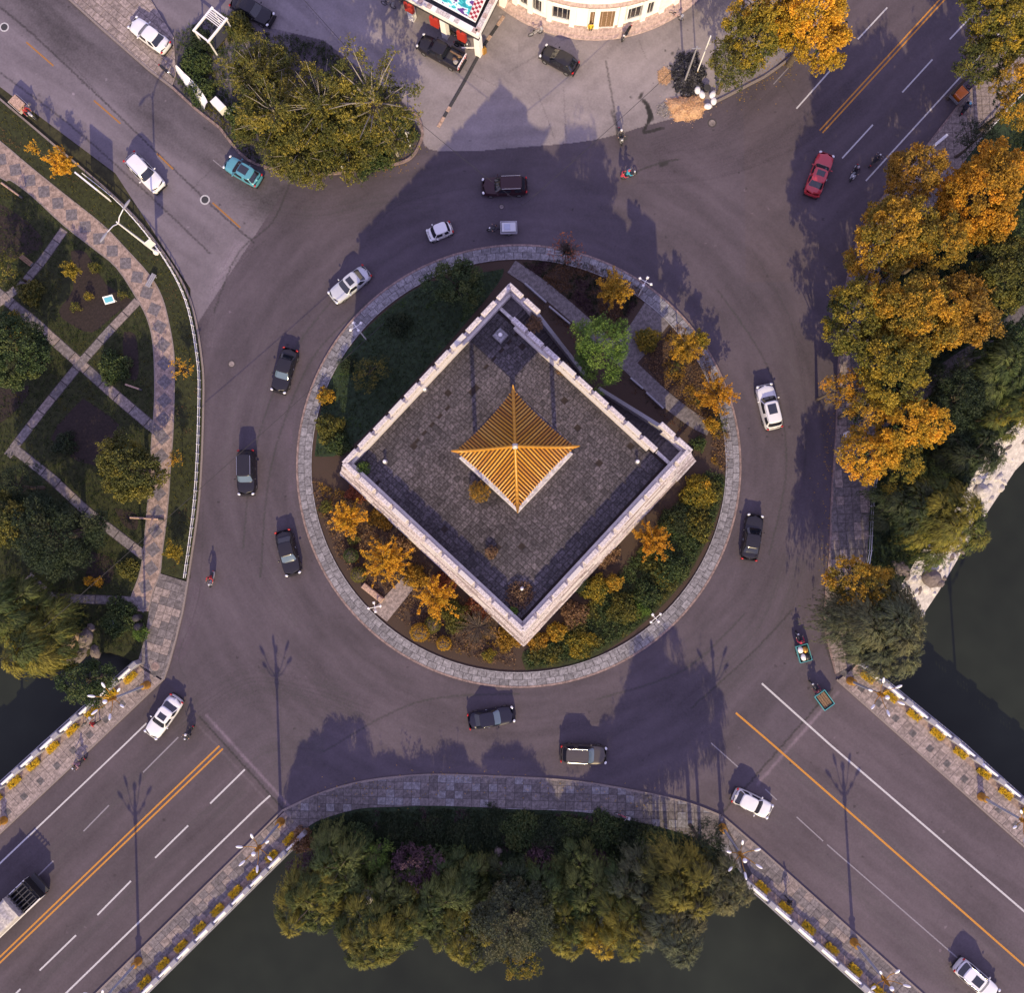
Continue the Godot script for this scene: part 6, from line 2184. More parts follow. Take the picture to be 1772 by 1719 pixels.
func make_bike(body: Material, scooter: bool) -> Node3D:
	var o := Node3D.new()
	wheel(o, Vector3(0, 0.29, -0.62), 0.29, 0.06)
	wheel(o, Vector3(0, 0.29, 0.62), 0.29, 0.07)
	var g := Geo.new()
	if scooter:
		g.rings([oval(-0.1, 0.85, 0.16, 0.38, 2.6, 16), oval(-0.05, 0.88, 0.20, 0.55, 2.6, 16), oval(0.0, 0.80, 0.17, 0.72, 2.6, 16)], true, true, true)
		g.box(Vector3(0, 0.34, -0.2), Vector3(0.34, 0.06, 0.5))
		g.box(Vector3(0, 0.65, -0.48), Vector3(0.42, 0.62, 0.06), Basis(Vector3.RIGHT, 0.25))
	else:
		g.ball(Vector3(0, 0.78, -0.15), Vector3(0.16, 0.13, 0.30))
		g.ball(Vector3(0, 0.48, 0.0), Vector3(0.17, 0.18, 0.24))
		g.rod(Vector3(0, 0.62, -0.4), Vector3(0, 0.35, 0.62), 0.04)
		g.rod(Vector3(0, 0.72, 0.1), Vector3(0, 0.62, 0.75), 0.04)
	part(o, "body", g, body)
	g = Geo.new()
	g.rings([oval(0.0, 0.78, 0.13, 0.76, 2.6, 14), oval(-0.02, 0.80, 0.15, 0.82, 2.6, 14), oval(0.04, 0.76, 0.12, 0.86, 2.6, 14)], true, true, true)
	part(o, "seat", g, M.black_trim)
	g = Geo.new()
	g.rod(Vector3(-0.07, 0.29, -0.62), Vector3(-0.07, 0.95, -0.42), 0.025)
	g.rod(Vector3(0.07, 0.29, -0.62), Vector3(0.07, 0.95, -0.42), 0.025)
	part(o, "fork", g, M.steel)
	g = Geo.new()
	g.tube(PackedVector3Array([Vector3(-0.36, 0.98, -0.25), Vector3(-0.2, 1.02, -0.38), Vector3(0.2, 1.02, -0.38), Vector3(0.36, 0.98, -0.25)]), PackedFloat32Array([0.022, 0.02, 0.02, 0.022]), 6)
	part(o, "handlebar", g, M.black_trim)
	for s in [-1.0, 1.0]:
		g = Geo.new()
		g.rod(Vector3(s * 0.25, 1.02, -0.38), Vector3(s * 0.33, 1.18, -0.38), 0.01)
		g.ball(Vector3(s * 0.34, 1.2, -0.38), Vector3(0.06, 0.04, 0.02))
		part(o, "mirror", g, M.chrome)
	g = Geo.new()
	g.ball(Vector3(0, 0.9, -0.55), Vector3(0.11, 0.10, 0.09))
	part(o, "headlight", g, M.headlight)
	g = Geo.new()
	g.box(Vector3(0, 0.72, 0.88), Vector3(0.18, 0.07, 0.05))
	part(o, "tail_light", g, M.tail_light)
	return o

func make_trike(body: Material, box: Material) -> Node3D:
	var o := make_bike(body, false)
	for c in o.get_children():
		if str(c.name).begins_with("wheel"):
			o.remove_child(c)
			c.free()
			break
	# the saddle part keeps the front wheel; move it forward and add the tray
	for c in o.get_children():
		c.position.z -= 0.55
	for c in o.get_children():
		if str(c.name).begins_with("wheel"):
			o.remove_child(c)
			c.free()
	wheel(o, Vector3(0, 0.29, -1.17), 0.29, 0.06)
	wheel(o, Vector3(-0.52, 0.29, 0.85), 0.29, 0.07)
	wheel(o, Vector3(0.52, 0.29, 0.85), 0.29, 0.07)
	var g := Geo.new()
	g.rod(Vector3(0, 0.45, -0.4), Vector3(0, 0.45, 1.4), 0.05)
	g.rod(Vector3(-0.52, 0.29, 0.85), Vector3(0.52, 0.29, 0.85), 0.035)
	part(o, "chassis", g, M.iron)
	g = Geo.new()
	g.box(Vector3(0, 0.62, 0.85), Vector3(1.15, 0.05, 1.6))
	part(o, "tray_floor", g, M.iron)
	for s in [-1.0, 1.0]:
		g = Geo.new()
		g.box(Vector3(s * 0.60, 0.80, 0.85), Vector3(0.05, 0.36, 1.7))
		part(o, "tray_side", g, box)
		g = Geo.new()
		g.box(Vector3(0, 0.80, 0.85 + s * 0.83), Vector3(1.15, 0.36, 0.05))
		part(o, "tray_end", g, box)
	return o

# ------------------------------------------------------------------ people: one skin meshed round a skeleton
func body_mesh(bones: Array, cell: float) -> ArrayMesh:      # bones: [from, to, radius, radius, zone]
	var lo := Vector3.ONE * 1e9
	var hi := -lo
	for b in bones:
		for k in 2:
			var r: Vector3 = Vector3.ONE * (b[2 + k] + cell * 3.0)
			lo = lo.min(b[k] - r)
			hi = hi.max(b[k] + r)
	var n := Vector3i(((hi - lo) / cell).ceil()) + Vector3i.ONE
	var field := PackedFloat32Array()
	field.resize(n.x * n.y * n.z)
	field.fill(1.0)
	var owner_ := PackedByteArray()
	owner_.resize(n.x * n.y * n.z)
	var nearest := PackedFloat32Array()
	nearest.resize(n.x * n.y * n.z)
	nearest.fill(9.0)
	for b in bones:
		var a: Vector3 = b[0]
		var ab: Vector3 = b[1] - a
		var l2 := maxf(ab.length_squared(), 1e-6)
		var pad := Vector3.ONE * (maxf(b[2], b[3]) + cell * 2.5)
		var i0 := Vector3i(((a.min(b[1]) - pad - lo) / cell).floor()).clamp(Vector3i.ZERO, n - Vector3i.ONE)
		var i1 := Vector3i(((a.max(b[1]) + pad - lo) / cell).ceil()).clamp(Vector3i.ZERO, n - Vector3i.ONE)
		for z in range(i0.z, i1.z + 1):
			for y in range(i0.y, i1.y + 1):
				for x in range(i0.x, i1.x + 1):
					var p := lo + Vector3(x, y, z) * cell
					var t := clampf((p - a).dot(ab) / l2, 0.0, 1.0)
					var d := p.distance_to(a + ab * t) - lerpf(b[2], b[3], t)
					var i := (z * n.y + y) * n.x + x
					var h := field[i]
					var k := 0.03
					var q := clampf(0.5 + 0.5 * (h - d) / k, 0.0, 1.0)
					field[i] = lerpf(h, d, q) - k * q * (1.0 - q)
					if d < nearest[i]:
						nearest[i] = d
						owner_[i] = b[4]
	# surface nets
	var at_cell := {}
	var pts := PackedVector3Array()
	var zone := PackedByteArray()
	var dx := [0, 1, 0, 1, 0, 1, 0, 1]
	var dy := [0, 0, 1, 1, 0, 0, 1, 1]
	var dz := [0, 0, 0, 0, 1, 1, 1, 1]
	for z in n.z - 1:
		for y in n.y - 1:
			for x in n.x - 1:
				var mask := 0
				var c := Vector3.ZERO
				var cnt := 0
				for k in 8:
					if field[((z + dz[k]) * n.y + y + dy[k]) * n.x + x + dx[k]] < 0.0:
						mask |= 1 << k
				if mask == 0 or mask == 255:
					continue
				for e in [[0, 1], [2, 3], [4, 5], [6, 7], [0, 2], [1, 3], [4, 6], [5, 7], [0, 4], [1, 5], [2, 6], [3, 7]]:
					var m: int = (mask >> e[0]) & 1
					if m == (mask >> e[1]) & 1:
						continue
					var f0 := field[((z + dz[e[0]]) * n.y + y + dy[e[0]]) * n.x + x + dx[e[0]]]
					var f1 := field[((z + dz[e[1]]) * n.y + y + dy[e[1]]) * n.x + x + dx[e[1]]]
					var t := f0 / (f0 - f1)
					c += Vector3(lerpf(dx[e[0]], dx[e[1]], t), lerpf(dy[e[0]], dy[e[1]], t), lerpf(dz[e[0]], dz[e[1]], t))
					cnt += 1
				at_cell[Vector3i(x, y, z)] = pts.size()
				pts.append(lo + (Vector3(x, y, z) + c / cnt) * cell)
				zone.append(owner_[(z * n.y + y) * n.x + x])
	var grad := func(p: Vector3) -> Vector3:
		var best := Vector3.UP
		var i := Vector3i(((p - lo) / cell).round()).clamp(Vector3i.ONE, n - Vector3i(2, 2, 2))
		var o := (i.z * n.y + i.y) * n.x + i.x
		best = Vector3(field[o + 1] - field[o - 1], field[o + n.x] - field[o - n.x], field[o + n.x * n.y] - field[o - n.x * n.y])
		return best.normalized() if best.length_squared() > 1e-12 else Vector3.UP
	var normals := PackedVector3Array()
	for p in pts:
		normals.append(grad.call(p))
	var geos := {}
	for key in at_cell:
		var v: Vector3i = key
		for axis in 3:
			var u := Vector3i(1, 0, 0) if axis == 0 else (Vector3i(0, 1, 0) if axis == 1 else Vector3i(0, 0, 1))
			var f0 := field[(v.z * n.y + v.y) * n.x + v.x]
			var w := v + u
			var f1 := field[(w.z * n.y + w.y) * n.x + w.x]
			if (f0 < 0.0) == (f1 < 0.0):
				continue
			var s := Vector3i(u.z, u.x, u.y)
			var r := Vector3i(u.y, u.z, u.x)
			if not (at_cell.has(v - s) and at_cell.has(v - r) and at_cell.has(v - s - r)):
				continue
			var q := [at_cell[v], at_cell[v - s], at_cell[v - s - r], at_cell[v - r]]
			var zn: int = zone[q[0]]
			if not geos.has(zn):
				geos[zn] = Geo.new()
			var g: Geo = geos[zn]
			if (pts[q[1]] - pts[q[0]]).cross(pts[q[2]] - pts[q[0]]).dot(normals[q[0]]) < 0.0:
				q.reverse()
			g.tri_n(pts[q[0]], pts[q[1]], pts[q[2]], normals[q[0]], normals[q[1]], normals[q[2]])
			g.tri_n(pts[q[0]], pts[q[2]], pts[q[3]], normals[q[0]], normals[q[2]], normals[q[3]])
	var out := ArrayMesh.new()
	for zn in [0, 1, 2, 3]:
		var g: Geo = geos.get(zn, null)
		if g == null:
			g = Geo.new()
			g.tri(Vector3(0, 1, 0), Vector3(0, 1, 0.001), Vector3(0.001, 1, 0))
		var a := []
		a.resize(Mesh.ARRAY_MAX)
		a[Mesh.ARRAY_VERTEX] = g.v
		a[Mesh.ARRAY_NORMAL] = g.n
		out.add_surface_from_arrays(Mesh.PRIMITIVE_TRIANGLES, a)
	return out

var poses := {}

func pose(kind: String) -> ArrayMesh:
	if poses.has(kind):
		return poses[kind]
	var b := []
	var hip := Vector3(0, 0.92, 0.28)
	var chest := Vector3(0, 1.32, 0.20)
	var neck := Vector3(0, 1.48, 0.17)
	var head := Vector3(0, 1.63, 0.13)
	var hands := [Vector3(-0.33, 1.03, -0.24), Vector3(0.33, 1.03, -0.24)]
	var elbows := [Vector3(-0.34, 1.14, 0.06), Vector3(0.34, 1.14, 0.06)]
	var knees := [Vector3(-0.21, 0.84, -0.14), Vector3(0.21, 0.84, -0.14)]
	var ankles := [Vector3(-0.20, 0.42, -0.02), Vector3(0.20, 0.42, -0.02)]
	if kind == "walking":
		hip = Vector3(0, 0.93, 0); chest = Vector3(0, 1.30, -0.02); neck = Vector3(0, 1.47, -0.02); head = Vector3(0, 1.62, -0.05)
		hands = [Vector3(-0.27, 0.86, -0.24), Vector3(0.27, 0.86, 0.20)]
		elbows = [Vector3(-0.27, 1.10, 0.0), Vector3(0.27, 1.10, 0.10)]
		knees = [Vector3(-0.10, 0.50, 0.04), Vector3(0.10, 0.52, -0.18)]
		ankles = [Vector3(-0.10, 0.10, 0.28), Vector3(0.10, 0.09, -0.24)]
	elif kind == "standing":
		hip = Vector3(0, 0.93, 0); chest = Vector3(0, 1.30, 0.0); neck = Vector3(0, 1.47, 0.0); head = Vector3(0, 1.62, -0.03)
		hands = [Vector3(-0.25, 0.82, -0.06), Vector3(0.2, 1.02, -0.28)]
		elbows = [Vector3(-0.29, 1.08, 0.03), Vector3(0.29, 1.08, 0.0)]
		knees = [Vector3(-0.10, 0.50, -0.02), Vector3(0.10, 0.50, -0.02)]
		ankles = [Vector3(-0.11, 0.09, 0.02), Vector3(0.11, 0.09, 0.02)]
	b.append([hip, chest, 0.145, 0.150, 1])
	b.append([chest + Vector3(-0.15, 0.06, 0), chest + Vector3(0.15, 0.06, 0), 0.085, 0.085, 1])
	b.append([hip + Vector3(-0.08, 0, 0), hip + Vector3(0.08, 0, 0), 0.13, 0.13, 2])
	b.append([neck - Vector3(0, 0.08, 0), neck + Vector3(0, 0.04, 0), 0.06, 0.055, 0])
	b.append([head + Vector3(0, -0.04, -0.02), head + Vector3(0, 0.02, -0.01), 0.078, 0.085, 0])
	b.append([head + Vector3(0, -0.005, -0.10), head + Vector3(0, -0.025, -0.115), 0.012, 0.016, 0])      # nose
	b.append([head + Vector3(0, 0.055, 0.02), head + Vector3(0, 0.02, 0.045), 0.088, 0.085, 3])      # hair
	for k in 2:
		var s := -1.0 if k == 0 else 1.0
		var sh := chest + Vector3(s * 0.19, 0.07, 0)
		b.append([sh, elbows[k], 0.062, 0.048, 1])
		b.append([elbows[k], elbows[k].lerp(hands[k], 0.85), 0.047, 0.036, 1])
		var d: Vector3 = (hands[k] - elbows[k]).normalized()
		b.append([elbows[k].lerp(hands[k], 0.82), hands[k], 0.032, 0.034, 0])
		var side := d.cross(Vector3.UP).normalized()
		for f in 4:      # fingers, curled, and a thumb from the side of the palm
			var root: Vector3 = hands[k] + side * (0.024 * (f - 1.5)) + d * 0.03
			b.append([root, root + d * 0.035, 0.010, 0.009, 0])
			b.append([root + d * 0.035, root + d * (0.05 + 0.006 * (1 - absi(f - 1))) - Vector3.UP * 0.03, 0.009, 0.008, 0])
		b.append([hands[k] - d * 0.01 + side * 0.03 * s, hands[k] + d * 0.03 + side * 0.06 * s, 0.011, 0.009, 0])
		b.append([hip + Vector3(s * 0.09, -0.02, 0), knees[k], 0.095, 0.065, 2])
		b.append([knees[k], ankles[k], 0.062, 0.045, 2])
		b.append([ankles[k] + Vector3(0, -0.04, 0.03), ankles[k] + Vector3(s * 0.02, -0.05, -0.15), 0.045, 0.035, 3])      # shoe
	poses[kind] = body_mesh(b, 0.026)
	return poses[kind]

func person(kind: String, where: Vector3, turn: float, shirt: Array, trousers: Array, label: String, helmet := []) -> void:
	var o := MeshInstance3D.new()
	o.mesh = pose(kind)
	o.name = numbered("person")
	add_child(o)
	o.position = where
	o.rotation.y = turn
	tag(o, label, "person")
	var cloth := func(c: Array) -> StandardMaterial3D:
		var key := "cloth_%s" % str(c)
		return M[key] if M.has(key) else mk(key, c[0], c[1], c[2], "", 1.0, 0.85)
	o.set_surface_override_material(0, M.skin)
	o.set_surface_override_material(1, cloth.call(shirt))
	o.set_surface_override_material(2, cloth.call(trousers))
	o.set_surface_override_material(3, M.hair)
	if helmet.size() > 0:
		var g := Geo.new()
		g.ball(Vector3(0, 1.70, 0.14), Vector3(0.135, 0.115, 0.15))
		part(o, "helmet", g, paint("helmet_%s" % str(helmet), helmet[0], helmet[1], helmet[2]))

func ride(kind: String, px: float, py: float, dx: float, dy: float, body: Array, label: String, shirt: Array, rider: String, box := [], cargo := "", cargo_label := "", helmet := []) -> void:
	var bm := paint("bike_%s" % str(body), body[0], body[1], body[2])
	var turn := heading(dx, dy)
	var where := at(px, py, 0.6) * Vector3(1, 0, 1)
	var o: Node3D
	if kind == "trike":
		o = make_trike(bm, paint("tray_%s" % str(box), box[0], box[1], box[2]))
	else:
		o = make_bike(bm, kind == "scooter")
	o.name = numbered("cargo_tricycle" if kind == "trike" else "motorcycle")
	add_child(o)
	o.position = where
	o.rotation.y = turn
	tag(o, label, "tricycle" if kind == "trike" else "motorcycle", "two and three wheelers on the roads")
	var basis := Basis(Vector3.UP, turn)
	if rider != "":
		person("riding", where + basis * Vector3(0, -0.02, -0.55 if kind == "trike" else 0.0), turn, shirt, [0.03, 0.03, 0.045], rider, helmet)
	if cargo != "":
		var l := thing("cargo", cargo_label, "cargo", where + basis * Vector3(0, 0.65, 0.85), turn)
		var g := Geo.new()
		match cargo:
			"crate":
				g.slab(Vector3(0, 0, 0), Vector3(1.0, 0.55, 1.5), 0.05)
				part(l, "crate", g, M.stone_pink)
			"sacks":
				for k in 4:
					g = Geo.new()
					g.ball(Vector3([-0.22, 0.22, -0.15, 0.2][k], 0.22 + 0.05 * k, [-0.4, -0.3, 0.35, 0.4][k]), Vector3(0.3, 0.22, 0.36))
					part(l, "sack", g, [M.white_paint, M.lamp_gold, M.white_paint, M.black_trim][k])
			"boards":
				for k in 4:
					g = Geo.new()
					g.slab(Vector3(-0.36 + 0.24 * k, 0.0, 0), Vector3(0.22, 0.16 + 0.04 * (k % 2), 1.45), 0.02)
					part(l, "board", g, M.wood)
			"lid":
				g.slab(Vector3(0, 0, 0), Vector3(1.02, 0.42, 1.5), 0.05)
				part(l, "box", g, M.steel)
				g = Geo.new()
				g.slab(Vector3(0, 0.42, -0.15), Vector3(0.6, 0.05, 0.6), 0.02)
				part(l, "lid", g, M.lamp_pole)
			"orange":
				g.slab(Vector3(0, 0, 0), Vector3(1.0, 0.6, 1.2), 0.08)
				part(l, "box", g, paint("load_orange", 0.62, 0.16, 0.02))

func build_riders() -> void:
	ride("trike", 45, 191, 42, 38, [0.7, 0.7, 0.68], "motor tricycle with a peach box, entering beside the garden", [0.36, 0.03, 0.04], "person in red riding the tricycle with a peach box", [0.6, 0.55, 0.5], "crate", "peach coloured box on the motor tricycle by the garden")
	ride("motorcycle", 1089, 302, 36, -12, [0.05, 0.05, 0.06], "motorcycle with two riders leaving the platform's shadow", [0.05, 0.36, 0.5], "person in bright blue driving the two-up motorcycle", [], "", "", [0.6, 0.05, 0.06])
	var w := at(1084, 304, 0.6) * Vector3(1, 0, 1)
	person("riding", w + Vector3(-0.25, 0.02, 0.1), heading(36, -12), [0.5, 0.05, 0.08], [0.05, 0.05, 0.08], "person in red sitting behind the bright blue driver")
	ride("scooter", 1074, 236, 6, 30, [0.12, 0.12, 0.13], "dark scooter with broad mirrors on the plaza's edge", [0.10, 0.09, 0.10], "person in dark clothes riding the scooter at the plaza's edge", [], "", "", [0.7, 0.7, 0.7])
	ride("scooter", 1478, 299, -16, 40, [0.62, 0.66, 0.7], "white scooter with a windshield in the shaded lane beside the red saloon", [0.05, 0.04, 0.05], "person in black on the white scooter beside the red saloon", [], "", "", [0.3, 0.28, 0.33])
	ride("motorcycle", 1515, 277, 26, -28, [0.02, 0.02, 0.025], "black motorcycle near the white lane line's end", [0.03, 0.03, 0.04], "person in black riding the motorcycle near the white lane line")
	ride("trike", 1669, 156, 30, -26, [0.10, 0.10, 0.11], "tricycle with an orange load half under the far golden trees", [0.12, 0.09, 0.12], "person in dark clothes on the tricycle with the orange load", [0.2, 0.2, 0.22], "orange", "orange box on the tricycle under the far golden trees")
	ride("scooter", 1671, 186, 16, -24, [0.02, 0.02, 0.03], "dark scooter following the orange loaded tricycle", [0.05, 0.05, 0.07], "person with a light blue helmet on the dark scooter", [], "", "", [0.16, 0.5, 0.66])
	ride("trike", 1385, 1116, -11, -40, [0.06, 0.06, 0.07], "tricycle with a teal tray full of white goods by the pavement corner", [0.45, 0.03, 0.08], "person in red riding the tricycle with white goods", [0.10, 0.42, 0.42], "sacks", "white and yellow goods in the teal tray of the upper tricycle")
	ride("trike", 1416, 1199, -30, -42, [0.06, 0.06, 0.07], "tricycle with a teal tray of brown boards at the bridge joint", [0.14, 0.03, 0.06], "person in dark red riding the tricycle with brown boards", [0.10, 0.45, 0.47], "boards", "brown boards in the teal tray of the lower tricycle")
	ride("scooter", 366, 1003, -8, 30, [0.5, 0.5, 0.52], "pale scooter on the open road beside the corner pavement", [0.38, 0.03, 0.04], "person in red riding the pale scooter by the corner pavement")
	ride("motorcycle", 327, 1270, -18, 30, [0.02, 0.02, 0.025], "black motorcycle behind the white saloon on the bridge", [0.04, 0.04, 0.05], "person in black with a pale helmet behind the white saloon", [], "", "", [0.7, 0.7, 0.72])
	ride("motorcycle", 136, 1323, -32, 26, [0.05, 0.03, 0.04], "dark motorcycle at the kerb of the flower-lined pavement", [0.28, 0.16, 0.2], "person in mauve on the motorcycle at the kerb")
	ride("trike", 866, 396, -36, 1, [0.05, 0.05, 0.06], "small grey goods tricycle in the platform's shadow near the ring", [0.06, 0.05, 0.07], "person in dark clothes driving the small grey goods tricycle", [0.45, 0.45, 0.52], "lid", "grey lidded box on the goods tricycle near the ring")
	# parked ones
	for q in [[800, 78, 40, 10, "black motorcycle parked behind the pickup's bed"], [786, 60, 30, 22, "motorcycle parked between pickup and canopy pillar"], [1084, 58, -20, 30, "dark motorcycle parked at the round building's door"], [289, 124, 44, 36, "dark tricycle frame parked at the end of the lilac paved strip"]]:
		var o := make_bike(paint("paint_black", 0.018, 0.017, 0.024), false)
		o.name = numbered("parked_motorcycle")
		add_child(o)
		o.position = at(q[0], q[1], 0.5) * Vector3(1, 0, 1) + (Vector3.UP * 0.13 if q[0] == 289 else Vector3.ZERO)
		o.rotation.y = heading(q[2], q[3])
		tag(o, q[4], "motorcycle", "parked motorcycles")
	for q in [[927, 57, 40, -12, [0.5, 0.5, 0.5], "grey bicycle leaning near the black hatchback"], [1170, 28, 20, 10, [0.45, 0.25, 0.25], "pale bicycle by the round building's pink steps"], [1077, 1411, 40, 10, [0.5, 0.08, 0.12], "red and white bicycle parked at the promenade's planted edge"], [672, 8, 30, 12, [0.05, 0.05, 0.06], "black bicycle beside the shop canopy at the frame's edge"], [700, 2, 30, 16, [0.08, 0.08, 0.09], "black bicycle nearest the first red box sign"]]:
		bicycle(q)
	person("walking", at(163, 1252, 0.9) * Vector3(1, 0, 1) + Vector3.UP * 0.15, heading(40, -36), [0.42, 0.03, 0.03], [0.02, 0.02, 0.025], "person in red walking on the flower-lined pavement")
	bicycle([153, 1248, 40, -36, [0.06, 0.06, 0.07], "dark bicycle pushed by the person in red"])
	person("standing", at(1022, 48, 0.9) * Vector3(1, 0, 1), heading(0, 1), [0.72, 0.5, 0.03], [0.05, 0.06, 0.05], "person in a yellow top standing before the round building's door")
	person("walking", at(1364, 1560, 0.9) * Vector3(1, 0, 1) + Vector3.UP * 0.15, heading(40, 36), [0.02, 0.02, 0.022], [0.02, 0.02, 0.022], "person in black walking on the shaded lake pavement")

func bicycle(q: Array) -> void:
	var o := thing("bicycle", q[5], "bicycle", at(q[0], q[1], 0.4) * Vector3(1, 0, 1) + (Vector3.UP * 0.15 if q[1] > 1240 else Vector3.UP * 0.015), heading(q[2], q[3]), "bicycles")
	wheel(o, Vector3(0, 0.33, -0.52), 0.33, 0.03)
	wheel(o, Vector3(0, 0.33, 0.52), 0.33, 0.03)
	var g := Geo.new()
	g.rod(Vector3(0, 0.33, 0.52), Vector3(0, 0.36, 0.05), 0.02)
	g.rod(Vector3(0, 0.36, 0.05), Vector3(0, 0.72, -0.36), 0.022)
	g.rod(Vector3(0, 0.36, 0.05), Vector3(0, 0.82, 0.2), 0.02)
	g.rod(Vector3(0, 0.72, -0.36), Vector3(0, 0.75, 0.17), 0.022)
	g.rod(Vector3(0, 0.33, 0.52), Vector3(0, 0.75, 0.17), 0.016)
	g.rod(Vector3(0, 0.33, -0.52), Vector3(0, 0.9, -0.34), 0.02)
	part(o, "frame", g, paint("cycle_%s" % str(q[4]), q[4][0], q[4][1], q[4][2]))
	g = Geo.new()
	g.tube(PackedVector3Array([Vector3(-0.27, 0.96, -0.2), Vector3(-0.1, 0.94, -0.34), Vector3(0.1, 0.94, -0.34), Vector3(0.27, 0.96, -0.2)]), PackedFloat32Array([0.018, 0.015, 0.015, 0.018]), 6)
	part(o, "handlebar", g, M.steel)
	g = Geo.new()
	g.ball(Vector3(0, 0.87, 0.22), Vector3(0.09, 0.04, 0.14))
	part(o, "saddle", g, M.black_trim)
	g = Geo.new()
	g.box(Vector3(0, 0.82, -0.6), Vector3(0.3, 0.22, 0.24))
	part(o, "basket", g, M.steel)

# ------------------------------------------------------------------ lamps, balustrades, flower boxes, small things
func make_lamp() -> Node3D:      # nine metres, six petals round a globe
	var o := Node3D.new()
	var g := Geo.new()
	g.lathe(Vector3.ZERO, [[0.42, 0.0], [0.42, 0.18], [0.30, 0.30], [0.26, 0.9], [0.34, 1.0], [0.20, 1.12]], 12)
	part(o, "base", g, M.lamp_gold)
	g = Geo.new()
	g.tube(PackedVector3Array([Vector3(0, 1.0, 0), Vector3(0, 4.5, 0), Vector3(0, 7.2, 0)]), PackedFloat32Array([0.15, 0.12, 0.10]), 10)
	part(o, "pole", g, M.lamp_pole)
	g = Geo.new()
	g.lathe(Vector3(0, 6.9, 0), [[0.11, 0.0], [0.22, 0.35], [0.13, 0.75], [0.18, 1.1], [0.09, 1.5], [0.08, 1.9]], 12)
	part(o, "collar", g, M.lamp_gold)
	for k in 6:
		var a := TAU * k / 6 + 0.3
		var d := Vector3(cos(a), 0, sin(a))
		g = Geo.new()
		g.tube(PackedVector3Array([Vector3(0, 7.6, 0) + d * 0.1, Vector3(0, 7.9, 0) + d * 0.7, Vector3(0, 8.5, 0) + d * 1.25]), PackedFloat32Array([0.045, 0.035, 0.035]), 6)
		var arm := part(o, "arm", g, M.lamp_gold)
		g = Geo.new()
		var axis := (d + Vector3.UP * 0.75).normalized()
		g.ball(Vector3(0, 8.72, 0) + d * 1.48, Vector3(0.125, 0.36, 0.125), Basis(axis.cross(Vector3(-d.z, 0, d.x)).normalized(), axis, Vector3(-d.z, 0, d.x)), 12, 10)
		part(arm, "lamp_shade", g, M.lamp_glass)
	g = Geo.new()
	g.ball(Vector3(0, 9.05, 0), Vector3(0.21, 0.24, 0.21), Basis(), 14, 10)
	part(o, "globe", g, M.lamp_glass)
	return o

